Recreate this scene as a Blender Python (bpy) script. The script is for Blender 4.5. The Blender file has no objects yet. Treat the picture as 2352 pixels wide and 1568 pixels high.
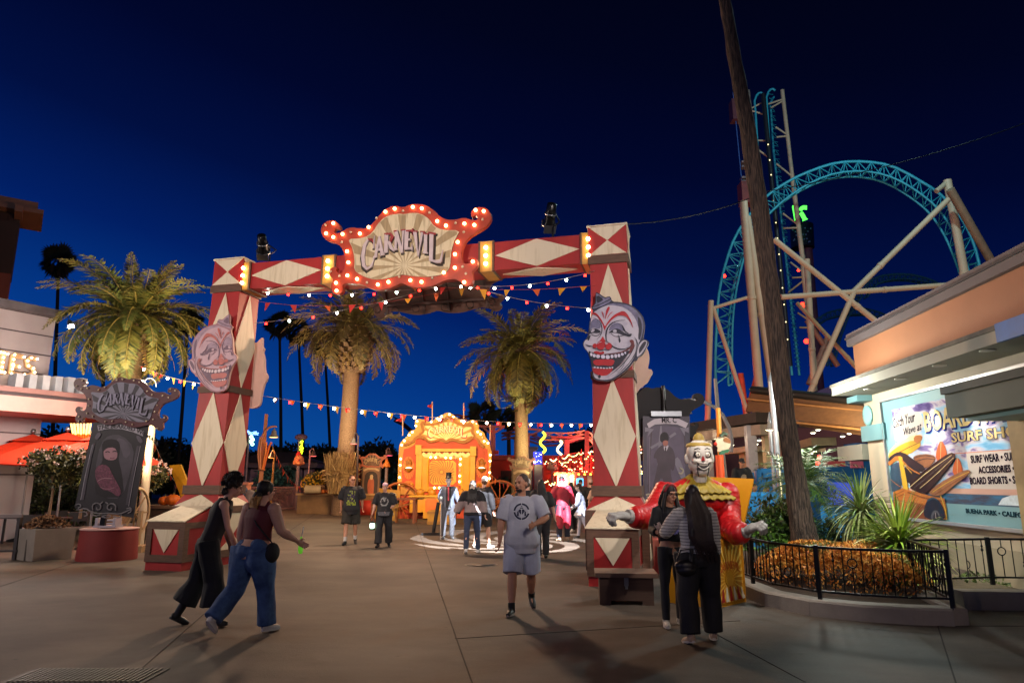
import bpy,bmesh,math,random
from mathutils import Vector as V,Matrix,noise
import numpy as np
SC=bpy.context.scene
COL=SC.collection
R=math.radians
# ---------------- camera (24 mm on full frame, eye height, tilted up) ----------------
FX=1568.;TILT=math.atan(322/FX);CH=1.72;ST,CT=math.sin(TILT),math.cos(TILT)
cam=bpy.data.objects.new('camera',bpy.data.cameras.new('camera'));COL.objects.link(cam)
cam.location=(0,0,CH);cam.rotation_euler=(math.pi/2+TILT,0,0)
cam.data.sensor_width=36;cam.data.lens=FX/2352*36;cam.data.clip_end=3000;cam.data.clip_start=.05
SC.camera=cam
# ---------------- dusk sky ----------------
W=bpy.data.worlds.new('World');SC.world=W;W.use_nodes=True
nt=W.node_tree;nt.nodes.clear()
wo=nt.nodes.new('ShaderNodeOutputWorld');bg=nt.nodes.new('ShaderNodeBackground')
tc=nt.nodes.new('ShaderNodeTexCoord');sx=nt.nodes.new('ShaderNodeSeparateXYZ');cr=nt.nodes.new('ShaderNodeValToRGB')
nt.links.new(tc.outputs['Generated'],sx.inputs[0])
# elevation plus a little azimuth: the afterglow sits low and left of the view
ma=nt.nodes.new('ShaderNodeMath');ma.operation='MULTIPLY_ADD';ma.inputs[1].default_value=.20
nt.links.new(sx.outputs['X'],ma.inputs[0]);nt.links.new(sx.outputs['Z'],ma.inputs[2])
nt.links.new(ma.outputs[0],cr.inputs[0])
el=cr.color_ramp.elements
el[0].position=0;el[0].color=(.0030,.064,.300,1)
el[1].position=.75;el[1].color=(.0006,.0008,.004,1)
for p,c in ((.10,(.0012,.038,.235,1)),(.22,(.0005,.0135,.125,1)),(.34,(.0004,.0050,.052,1)),(.46,(.0004,.0022,.024,1)),(.58,(.0005,.0014,.012,1))):
    e=el.new(p);e.color=c
bg.inputs[1].default_value=1.0
nt.links.new(cr.outputs[0],bg.inputs[0]);nt.links.new(bg.outputs[0],wo.inputs[0])
SC.view_settings.view_transform='Standard';SC.view_settings.look='None'
SC.view_settings.exposure=0;SC.view_settings.gamma=1
SC.cycles.use_denoising=True;SC.cycles.max_bounces=5;SC.cycles.diffuse_bounces=2;SC.cycles.glossy_bounces=2
SC.cycles.transmission_bounces=3;SC.cycles.sample_clamp_indirect=4;SC.cycles.caustics_reflective=False;SC.cycles.caustics_refractive=False
# ---------------- lamps of the place, plus added fills ----------------
def lamp(kind,loc,power,col,size=.2,aim=None,cone=60,blend=.5,name='lamp_light'):
    l=bpy.data.lights.new(name,kind);l.energy=power;l.color=col
    if kind == 'AREA':l.size=size
    else:l.shadow_soft_size=size
    if kind == 'SPOT':l.spot_size=R(cone);l.spot_blend=blend
    o=bpy.data.objects.new(name,l);COL.objects.link(o);o.location=loc
    if aim is not None:o.rotation_euler=(V(aim)-V(loc)).to_track_quat('-Z','Y').to_euler()
    return o
WARM=(1,.72,.48);WHITE=(1,.9,.78);COOL=(.72,.82,1)
# park lamps behind and beside the viewer
lamp('POINT',(-9,-6,7),560,(1,.74,.56),.12)
lamp('POINT',(7,-6,7),820,(1,.80,.66),.45)
lamp('SPOT',(-6,1,6.5),4300,(1,.82,.70),.12,(-4.5,15,5),48,.8)
lamp('SPOT',(3.5,-1,6.5),5400,(1,.86,.80),.12,(1.0,13.5,5),50,.8)
lamp('POINT',(-12.5,11,4.2),900,(1,.86,.74),.3)             # diner front
lamp('POINT',(-12.0,17.5,4.0),500,(1,.8,.70),.4)            # diner canopy
lamp('SPOT',(-9.5,16.5,1.2),3600,(1,.86,.46),.2,(-11.6,21,7),80,.8)   # palm uplights
lamp('SPOT',(-8.6,31,1.4),5600,(1,.78,.50),.2,(-8.6,37,9),80,.8)
lamp('SPOT',(2.6,34.6,.8),6500,(1,.90,.46),.2,(.5,38,8),84,.8)
lamp('SPOT',(-3.2,26,4.5),3600,(1,.58,.13),.4,(-3.0,34,2.4),60,.8)    # booth flood
lamp('POINT',(-8.5,32,4.0),700,(1,.66,.36),.4)
lamp('POINT',(-15,40,4),900,(1,.45,.18),.5)
lamp('POINT',(-3,21,6.5),2600,(1,.62,.38),.4)                # string light pool beyond the gate
lamp('POINT',(7.0,41.5,2.2),1900,(1,.06,.035),.5)
lamp('POINT',(10.5,43,3.0),1000,(1,.07,.04),.5)
lamp('POINT',(6.0,48.5,4.5),800,(1,.16,.14),.5)
lamp('SPOT',(24,20,2),8000,(1,.80,.62),.5,(26,48,16),75,.8)
lamp('SPOT',(16,22,4),6000,(1,.72,.52),.5,(20,50,12),70,.8)
lamp('POINT',(24,34,28),7000,(.6,.95,1),.5)
lamp('POINT',(16,52,5),1500,(1,.42,.22),.5)
lamp('POINT',(9.6,20.5,3.2),120,(1,.82,.5),.2)               # timber pavilion
lamp('POINT',(7.6,26,3.4),260,(1,.86,.6),.2)
lamp('POINT',(6.6,15.6,3.6),420,(.95,1,.9),.2)              # fill light added for the planting
lamp('SPOT',(5.6,8.4,3.6),900,(.96,1,.90),.12,(6.4,11.8,.9),56,.8)  # floating spot added to brighten the spiky plants
lamp('SPOT',(3.4,8.2,5.5),900,(1,.92,.84),.2,(2.9,10.4,1.6),60,.8)
lamp('POINT',(5.5,41,2.2),700,(1,.10,.06),.4)
lamp('POINT',(4.75,10.6,2.5),45,(.95,1,.88),.15)  # added fill for the green bush beside the palm
lamp('POINT',(-9.0,17.2,4.8),420,(1,.78,.56),.12)            # hooked pole lamp, throws shadows to the viewer
# ---------------- pixel -> place helpers (pixels of a 2352 px wide view) ----------------
def ray(x,y):
    xc=(x-1176)/FX;yc=(784-y)/FX;d=CT-yc*ST
    return V((xc/d,1,(ST+yc*CT)/d))
def P(x,y,Y):return V((0,0,CH))+ray(x,y)*Y
def G(x,y,z=0.):
    r=ray(x,y);return V((0,0,CH))+r*((z-CH)/r.z)
def Zm(x0,y0,k):return lambda a,b:((x0+a*k)/1.0884,(y0+b*k)/1.0884)
class Fr:  # a flat frame: origin, right, up, outward normal
    def __init__(s,o,u,v=(0,0,1)):
        s.o=V(o);s.u=V(u).normalized();s.v=V(v).normalized();s.n=s.u.cross(s.v).normalized()
    def p(s,a,b,c=0.):return s.o+s.u*a+s.v*b+s.n*c
    def hit(s,x,y,c=0.):
        r=ray(x,y);o=V((0,0,CH));q=s.o+s.n*c
        w=o+r*((q-o).dot(s.n)/r.dot(s.n))-s.o
        return (w.dot(s.u),w.dot(s.v))
    def tr(s,pts,z=None,c=0.):return [s.hit(*(z(*q) if z else q),c) for q in pts]
    def off(s,c):return Fr(s.p(0,0,c),s.u,s.v)
class MB:
    def __init__(s):s.v=[];s.f=[];s.m=[];s.s=[]
    def add(s,vs,fs,m=0,sm=False):
        b=len(s.v);s.v += [V(q) for q in vs]
        for f in fs:s.f.append([i+b for i in f]);s.m.append(m);s.s.append(sm)
        return s
    def box(s,c,d,m=0,rz=0.,M=None):
        c=V(c);h=V(d)/2;M=M or Matrix.Rotation(rz,3,'Z')
        vs=[c+M @ V((x*h.x,y*h.y,z*h.z)) for x in (-1,1) for y in (-1,1) for z in (-1,1)]
        return s.add(vs,[(0,1,3,2),(4,6,7,5),(0,4,5,1),(2,3,7,6),(0,2,6,4),(1,5,7,3)],m)
    def beam(s,a,b,w,d,m=0,up=(0,0,1)):
        a=V(a);b=V(b);t=(b-a).normalized();sd=t.cross(V(up))
        if sd.length < 1e-4:sd=t.cross(V((0,1,0)))
        sd.normalize();q=sd.cross(t)
        vs=[p+sd*(i*w/2)+q*(j*d/2) for p in (a,b) for i in (-1,1) for j in (-1,1)]
        return s.add(vs,[(0,1,3,2),(4,6,7,5),(0,4,5,1),(2,3,7,6),(0,2,6,4),(1,5,7,3)],m)
    def fbox(s,fr,a0,a1,b0,b1,c0,c1,m=0):
        vs=[fr.p(a,b,c) for a in (a0,a1) for b in (b0,b1) for c in (c0,c1)]
        return s.add(vs,[(0,1,3,2),(4,6,7,5),(0,4,5,1),(2,3,7,6),(0,2,6,4),(1,5,7,3)],m)
    def hexa(s,bot,top,m=0):  # two quads (same winding) joined
        return s.add(list(bot)+list(top),[(3,2,1,0),(4,5,6,7),(0,1,5,4),(1,2,6,5),(2,3,7,6),(3,0,4,7)],m)
    def prism(s,pts,fr,c0,c1,m=0,me=None):
        a=sum(pts[i][0]*pts[(i+1) % len(pts)][1]-pts[(i+1) % len(pts)][0]*pts[i][1] for i in range(len(pts)))
        if a < 0:pts=pts[::-1]
        n=len(pts)
        s.add([fr.p(x,y,c1) for x,y in pts],[list(range(n))],m)
        s.add([fr.p(x,y,c0) for x,y in pts],[list(range(n))[::-1]],m if me is None else me)
        s.add([fr.p(x,y,c) for c in (c0,c1) for x,y in pts],[(i,(i+1) % n,n+(i+1) % n,n+i) for i in range(n)],m if me is None else me)
        return s
    def ribbon(s,pts,w,fr,c0,c1,m=0):  # a painted or cut stroke of varying width
        n=len(pts);L=[];Rr=[]
        for i in range(n):
            a=V(pts[max(i-1,0)]);b=V(pts[min(i+1,n-1)]);t=(b-a)
            t=t.normalized() if t.length > 1e-9 else V((1,0));q=V((-t.y,t.x))
            ww=(w if isinstance(w,(int,float)) else w[i] if len(w) == n else w[0]+(w[1]-w[0])*i/(n-1))/2
            L.append(V(pts[i])+q*ww);Rr.append(V(pts[i])-q*ww)
        b=len(s.v);vs=[]
        for i in range(n):vs += [fr.p(L[i][0],L[i][1],c1),fr.p(Rr[i][0],Rr[i][1],c1),fr.p(L[i][0],L[i][1],c0),fr.p(Rr[i][0],Rr[i][1],c0)]
        fs=[]
        for i in range(n-1):
            k=4*i;fs += [(k,k+1,k+5,k+4),(k+2,k,k+4,k+6),(k+1,k+3,k+7,k+5)]
        fs += [(0,2,3,1),(4*n-4,4*n-3,4*n-1,4*n-2)]
        return s.add(vs,fs,m)
    def tube(s,pts,r,n=8,m=0,cap=True,sm=True,sq=1.):
        pts=[V(p) for p in pts];k=len(pts);vs=[];up=None
        for i in range(k):
            t=(pts[min(i+1,k-1)]-pts[max(i-1,0)])
            t=t.normalized() if t.length > 1e-9 else V((0,0,1))
            if up is None:up=t.orthogonal().normalized() if abs(t.z) > .9 else V((0,0,1))
            a=(up-t*up.dot(t))
            a=a.normalized() if a.length > 1e-6 else t.orthogonal().normalized();up=a;b=t.cross(a)
            rr=r if isinstance(r,(int,float)) else (r[i] if len(r) == k else r[0]+(r[-1]-r[0])*i/max(1,k-1))
            for j in range(n):
                g=2*math.pi*j/n;vs.append(pts[i]+a*(math.cos(g)*rr)+b*(math.sin(g)*rr*sq))
        fs=[(i*n+j,i*n+(j+1) % n,(i+1)*n+(j+1) % n,(i+1)*n+j) for i in range(k-1) for j in range(n)]
        s.add(vs,fs,m,sm)
        if cap:
            s.add(vs[:n],[list(range(n))[::-1]],m);s.add(vs[-n:],[list(range(n))],m)
        return s
    def loft(s,secs,n=16,m=0,sm=True):  # secs: (centre, ax vector, ay vector)
        vs=[];k=len(secs)
        for c,ax,ay in secs:
            for j in range(n):
                g=2*math.pi*j/n;vs.append(V(c)+V(ax)*math.cos(g)+V(ay)*math.sin(g))
        fs=[(i*n+j,i*n+(j+1) % n,(i+1)*n+(j+1) % n,(i+1)*n+j) for i in range(k-1) for j in range(n)]
        s.add(vs,fs,m,sm);s.add(vs[:n],[list(range(n))[::-1]],m,sm);s.add(vs[-n:],[list(range(n))],m,sm)
        return s
    def ball(s,c,r,n=8,k=6,m=0,M=None):
        c=V(c);r=V((r,r,r)) if isinstance(r,(int,float)) else V(r);M=M or Matrix.Identity(3)
        vs=[c+M @ V((0,0,r.z))]
        for i in range(1,k):
            a=math.pi*i/k
            for j in range(n):
                g=2*math.pi*j/n;vs.append(c+M @ V((r.x*math.sin(a)*math.cos(g),r.y*math.sin(a)*math.sin(g),r.z*math.cos(a))))
        vs.append(c+M @ V((0,0,-r.z)));fs=[(0,1+j,1+(j+1) % n) for j in range(n)]
        for i in range(k-2):
            for j in range(n):fs.append((1+i*n+j,1+(i+1)*n+j,1+(i+1)*n+(j+1) % n,1+i*n+(j+1) % n))
        L=len(vs)-1;fs += [(L,1+(k-2)*n+(j+1) % n,1+(k-2)*n+j) for j in range(n)]
        return s.add(vs,fs,m,True)
    def lathe(s,prof,c=(0,0,0),n=16,m=0,M=None,sm=True):
        c=V(c);M=M or Matrix.Identity(3);vs=[c+M @ V((r*math.cos(2*math.pi*j/n),r*math.sin(2*math.pi*j/n),z)) for r,z in prof for j in range(n)]
        k=len(prof);fs=[(i*n+j,i*n+(j+1) % n,(i+1)*n+(j+1) % n,(i+1)*n+j) for i in range(k-1) for j in range(n)]
        s.add(vs,fs,m,sm);s.add(vs[:n],[list(range(n))[::-1]],m);s.add(vs[-n:],[list(range(n))],m);return s
    def text(s,txt,fr,size,a=0.,b=0.,c=0.,th=.004,m=0,sx=1.,warp=None,align='LEFT',bold=0.,sh=0.):
        cu=bpy.data.curves.new('t','FONT');cu.body=txt;cu.size=size;cu.align_x=align;cu.resolution_u=2;cu.offset=bold;cu.shear=sh
        o=bpy.data.objects.new('t',cu);TS.collection.objects.link(o)
        TS.view_layers[0].update();dg=TS.view_layers[0].depsgraph or dgfb();dg.update();me=bpy.data.meshes.new_from_object(o.evaluated_get(dg))
        vv=[]
        for q in me.vertices:
            x,y=q.co.x*sx,q.co.y
            if warp:x,y=warp(x,y)
            vv.append((a+x,b+y))
        fs=[list(p.vertices) for p in me.polygons]
        s.add([fr.p(x,y,c+th) for x,y in vv],fs,m)
        es={}
        for f in fs:
            for i in range(len(f)):
                e=(f[i],f[(i+1) % len(f)]);es[e]=1
        b0=len(vv);sd=[(e[1],e[0],e[0]+b0,e[1]+b0) for e in es if (e[1],e[0]) not in es]
        s.add([fr.p(x,y,c+th) for x,y in vv]+[fr.p(x,y,c) for x,y in vv],sd,m)
        bpy.data.objects.remove(o);bpy.data.curves.remove(cu);bpy.data.meshes.remove(me)
        return s
    def mesh(s,name,org=V((0,0,0))):
        me=bpy.data.meshes.new(name);me.from_pydata([q-org for q in s.v],[],s.f)
        me.polygons.foreach_set('material_index',s.m);me.polygons.foreach_set('use_smooth',s.s);me.update();return me
    def build(s,name,mats,parent=None,local=False,org=None):
        o_=V((0,0,0)) if local else (ORG.get(parent.name,V((0,0,0))) if parent else (V(org) if org is not None else V((0,0,0))))
        me=s.mesh(name,o_)
        for q in (mats if isinstance(mats,(list,tuple)) else [mats]):me.materials.append(q)
        o=bpy.data.objects.new(name,me);COL.objects.link(o)
        if parent:o.parent=parent;ORG[o.name]=o_
        else:o.location=o_;ORG[o.name]=o_
        return o
ORG={}
TS=bpy.data.scenes.new('scratch')
def dgfb():print('NO DG');return bpy.context.evaluated_depsgraph_get()
def tag(o,label=None,cat=None,group=None,kind=None):
    if label:o['label']=label
    if cat:o['category']=cat
    if group:o['group']=group
    if kind:o['kind']=kind
    return o
def thing(name,label,cat,loc=(0,0,0),group=None,rz=0.):
    o=bpy.data.objects.new(name,None);COL.objects.link(o);o.location=loc;o.rotation_euler.z=rz
    o.empty_display_size=.1;ORG[o.name]=V(loc);return tag(o,label,cat,group)
def kids(o):return [c for c in bpy.data.objects if c.parent == o]
def dup(o,loc=None,rz=None,label=None,parent=None,sc=None):
    c=o.copy();COL.objects.link(c)
    if parent:c.parent=parent
    for k in kids(o):dup(k,parent=c)
    if loc is not None:c.location=loc
    if rz is not None:c.rotation_euler.z=rz
    if sc is not None:c.scale=(sc,sc,sc)
    if label:c['label']=label
    return c
def remesh(mb,voxel,it=4,wr=0.,wf=8.,seed=0):
    me=mb.mesh('tmp');o=bpy.data.objects.new('tmp',me);TS.collection.objects.link(o)
    r=o.modifiers.new('r','REMESH');r.mode='VOXEL';r.voxel_size=voxel;r.use_smooth_shade=True
    if it:q=o.modifiers.new('s','SMOOTH');q.iterations=it;q.factor=.5
    TS.view_layers[0].update();dg=TS.view_layers[0].depsgraph or dgfb();dg.update();m2=bpy.data.meshes.new_from_object(o.evaluated_get(dg))
    bpy.data.objects.remove(o);bpy.data.meshes.remove(me)
    out=MB();vs=[v.co.copy() for v in m2.vertices]
    if wr:
        ns=[v.normal.copy() for v in m2.vertices]
        vs=[v+n*(wr*noise.noise(V((v.x*wf+seed,v.y*wf,v.z*wf*.55)))) for v,n in zip(vs,ns)]
    out.add(vs,[list(p.vertices) for p in m2.polygons],0,True);bpy.data.meshes.remove(m2)
    return out
# ---------------- materials ----------------
def lin(h):
    if not isinstance(h,str):return h
    c=[int(h[i:i+2],16)/255 for i in (0,2,4)]
    return tuple(q/12.92 if q < .04045 else ((q+.055)/1.055)**2.4 for q in c)
MC={}
def mat(col,rough=.6,var=.18,scale=3.,bump=.0,metal=0.,emit=0.,streak=None,col2=None,thr=.5,soft=.15,bs=None,ecol=None,spec=.5,det=6.,alpha=None):
    key=(str(col),rough,var,scale,bump,metal,emit,str(streak),str(col2),thr,soft,str(bs),str(ecol),spec)
    if key in MC:return MC[key]
    c=lin(col);m=bpy.data.materials.new('surface');m.use_nodes=True;t=m.node_tree;b=t.nodes['Principled BSDF']
    b.inputs['Roughness'].default_value=rough;b.inputs['Metallic'].default_value=metal;b.inputs['Specular IOR Level'].default_value=spec
    if emit:
        b.inputs['Base Color'].default_value=(*c,1);b.inputs['Emission Color'].default_value=(*(lin(ecol) if ecol else c),1);b.inputs['Emission Strength'].default_value=emit
        MC[key]=m;return m
    tx=t.nodes.new('ShaderNodeTexCoord');mp=t.nodes.new('ShaderNodeMapping');nz=t.nodes.new('ShaderNodeTexNoise')
    nz.inputs['Scale'].default_value=scale;nz.inputs['Detail'].default_value=det;nz.inputs['Roughness'].default_value=.62
    if streak:mp.inputs['Scale'].default_value=streak
    t.links.new(tx.outputs['Object'],mp.inputs[0]);t.links.new(mp.outputs[0],nz.inputs[0])
    rp=t.nodes.new('ShaderNodeValToRGB');t.links.new(nz.outputs['Fac'],rp.inputs[0])
    if col2:
        d=lin(col2);rp.color_ramp.elements[0].position=thr-soft;rp.color_ramp.elements[1].position=thr+soft
        rp.color_ramp.elements[0].color=(*d,1);rp.color_ramp.elements[1].color=(*c,1)
    else:
        rp.color_ramp.elements[0].position=.3;rp.color_ramp.elements[1].position=.7
        rp.color_ramp.elements[0].color=(*[q*(1-var) for q in c],1);rp.color_ramp.elements[1].color=(*[min(1,q*(1+var)) for q in c],1)
    t.links.new(rp.outputs[0],b.inputs['Base Color'])
    if bump:
        n2=nz
        if bs:
            n2=t.nodes.new('ShaderNodeTexNoise');n2.inputs['Scale'].default_value=bs;n2.inputs['Detail'].default_value=4;t.links.new(mp.outputs[0],n2.inputs[0])
        bu=t.nodes.new('ShaderNodeBump');bu.inputs['Strength'].default_value=1;bu.inputs['Distance'].default_value=bump
        t.links.new(n2.outputs['Fac'],bu.inputs['Height']);t.links.new(bu.outputs[0],b.inputs['Normal'])
    MC[key]=m;return m
def glow(col,e,name=None):
    m=mat(col,emit=e);m.cycles.emission_sampling='AUTO';return m
def nodes(m):return m.node_tree,m.node_tree.nodes,m.node_tree.links,m.node_tree.nodes['Principled BSDF']
M_red=mat('9a1f1c',.55,.22,2.2,.002,streak=(1,1,.35),bs=14)
M_cream=mat('d6c8ac',.6,.16,2.5,.002,streak=(5,5,.5),col2='b8a684',thr=.36,soft=.14)
M_brown=mat('5b4030',.65,.3,5,.004,streak=(1,1,6))
M_gold=mat('c08a2c',.45,.2,4)
M_black=mat('141414',.5,.2,6)
M_iron=mat('0d0d10',.35,.2,8,metal=.3)
M_white=mat('cfcac0',.6,.08,2)
M_steel=mat('8a8c90',.35,.1,5,metal=.9)
M_skin=mat('b07a5e',.55,.08,9)
M_glass=mat('20242a',.08,.1)
BULB=glow('ffd9a0',26);BULBO=glow('ffb070',22);BULBW=glow('e8fff0',40);BULBR=glow('ff1a10',26)
# ================= ground =================
def structure(name,mb,m):return tag(mb.build(name,m),kind='structure')
g=MB();g.add([(-900,-60,0),(900,-60,0),(900,1500,0),(-900,1500,0)],[(0,1,2,3)])
gm=bpy.data.materials.new('concrete');gm.use_nodes=True;t,N,L,B=nodes(gm)
tx=N.new('ShaderNodeTexCoord');n1=N.new('ShaderNodeTexNoise');n1.inputs['Scale'].default_value=.35;n1.inputs['Detail'].default_value=8;n1.inputs['Roughness'].default_value=.6
mp=N.new('ShaderNodeMapping');mp.inputs['Scale'].default_value=(.8,1.1,1);n2=N.new('ShaderNodeTexNoise');n2.inputs['Scale'].default_value=1.5;n2.inputs['Detail'].default_value=5
n3=N.new('ShaderNodeTexNoise');n3.inputs['Scale'].default_value=38;n3.inputs['Detail'].default_value=6;n3.inputs['Roughness'].default_value=.8
for n in (n1,n3):L.new(tx.outputs['Object'],n.inputs[0])
L.new(tx.outputs['Object'],mp.inputs[0]);L.new(mp.outputs[0],n2.inputs[0])
r1=N.new('ShaderNodeValToRGB');r1.color_ramp.elements[0].position=.36;r1.color_ramp.elements[1].position=.64
r1.color_ramp.elements[0].color=(.064,.046,.033,1);r1.color_ramp.elements[1].color=(.158,.120,.090,1);L.new(n1.outputs[0],r1.inputs[0])
mx=N.new('ShaderNodeMix');mx.data_type='RGBA';mx.blend_type='MULTIPLY';mx.inputs[0].default_value=.6;L.new(r1.outputs[0],mx.inputs[6])
r2=N.new('ShaderNodeValToRGB');r2.color_ramp.elements[0].position=.35;r2.color_ramp.elements[1].position=.6;r2.color_ramp.elements[0].color=(.62,.60,.58,1)
L.new(n2.outputs[0],r2.inputs[0]);L.new(r2.outputs[0],mx.inputs[7])
m3=N.new('ShaderNodeMix');m3.data_type='RGBA';m3.blend_type='MULTIPLY';m3.inputs[0].default_value=.5;L.new(mx.outputs[2],m3.inputs[6]);L.new(n3.outputs[0],m3.inputs[7])
vo=N.new('ShaderNodeTexVoronoi');vo.inputs['Scale'].default_value=1.7;L.new(tx.outputs['Object'],vo.inputs[0]);vr=N.new('ShaderNodeValToRGB');vr.color_ramp.elements[0].position=.035;vr.color_ramp.elements[1].position=.055;vr.color_ramp.elements[0].color=(.45,.43,.42,1);L.new(vo.outputs['Distance'],vr.inputs[0])
m4=N.new('ShaderNodeMix');m4.data_type='RGBA';m4.blend_type='MULTIPLY';m4.inputs[0].default_value=.8;L.new(m3.outputs[2],m4.inputs[6]);L.new(vr.outputs[0],m4.inputs[7])
L.new(m4.outputs[2],B.inputs['Base Color']);B.inputs['Roughness'].default_value=.72
bu=N.new('ShaderNodeBump');bu.inputs['Distance'].default_value=.004;L.new(n3.outputs[0],bu.inputs['Height'])
b2=N.new('ShaderNodeBump');b2.inputs['Distance'].default_value=.02;L.new(n2.outputs[0],b2.inputs['Height']);L.new(bu.outputs[0],b2.inputs['Normal']);L.new(b2.outputs[0],B.inputs['Normal'])
structure('ground',g,gm)
jm=mat('2e2620',.9)
j=MB();ZF=Fr((0,0,0),(1,0,0),(0,1,0))
for a,b,w in (((955,1200),(1096,1600),.022),((560,1330),(250,1600),.022),((-80,1372),(200,1282),.03),((1560,1410),(1850,1566),.02),((2154,1437),(2206,1600),.025),((640,1235),(735,1172),.05),((1045,1466),(1700,1425),.014),((0,1262),(1560,1262),.02),((2154,1437),(2500,1437),.02)):
    p=G(*a);q=G(*b);j.ribbon([(p.x,p.y),(q.x,q.y)],w*.6,ZF,.001,.004)
structure('ground_joints',j,jm)
mh=thing('manhole_cover','round dark iron manhole cover set in the concrete behind the man in grey','manhole cover',G(1105,1297))
MB().lathe([(0,0),(.30,0),(.31,.006),(0,.007)],n=24).build('cover',mat('2a2420',.5,.3,9),mh,local=True)
MB().lathe([(.325,.0),(.325,.009),(.36,.009),(.36,0)],n=24).build('rim',mat('6b5f52',.6,.2,9),mh,local=True)
gr=thing('drain_grate','dark metal drain grate in the pavement at the lower left edge','drain grate',G(200,1552))
q=MB();q.box((0,0,.004),(1.25,.5,.006));q.build('frame',mat('15120f',.6),gr,local=True)
q=MB();[q.box((-.56+.045*i,0,.012),(.02,.44,.008)) for i in range(26)];q.build('bars',mat('2c2723',.5,metal=.5),gr,local=True)
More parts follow.
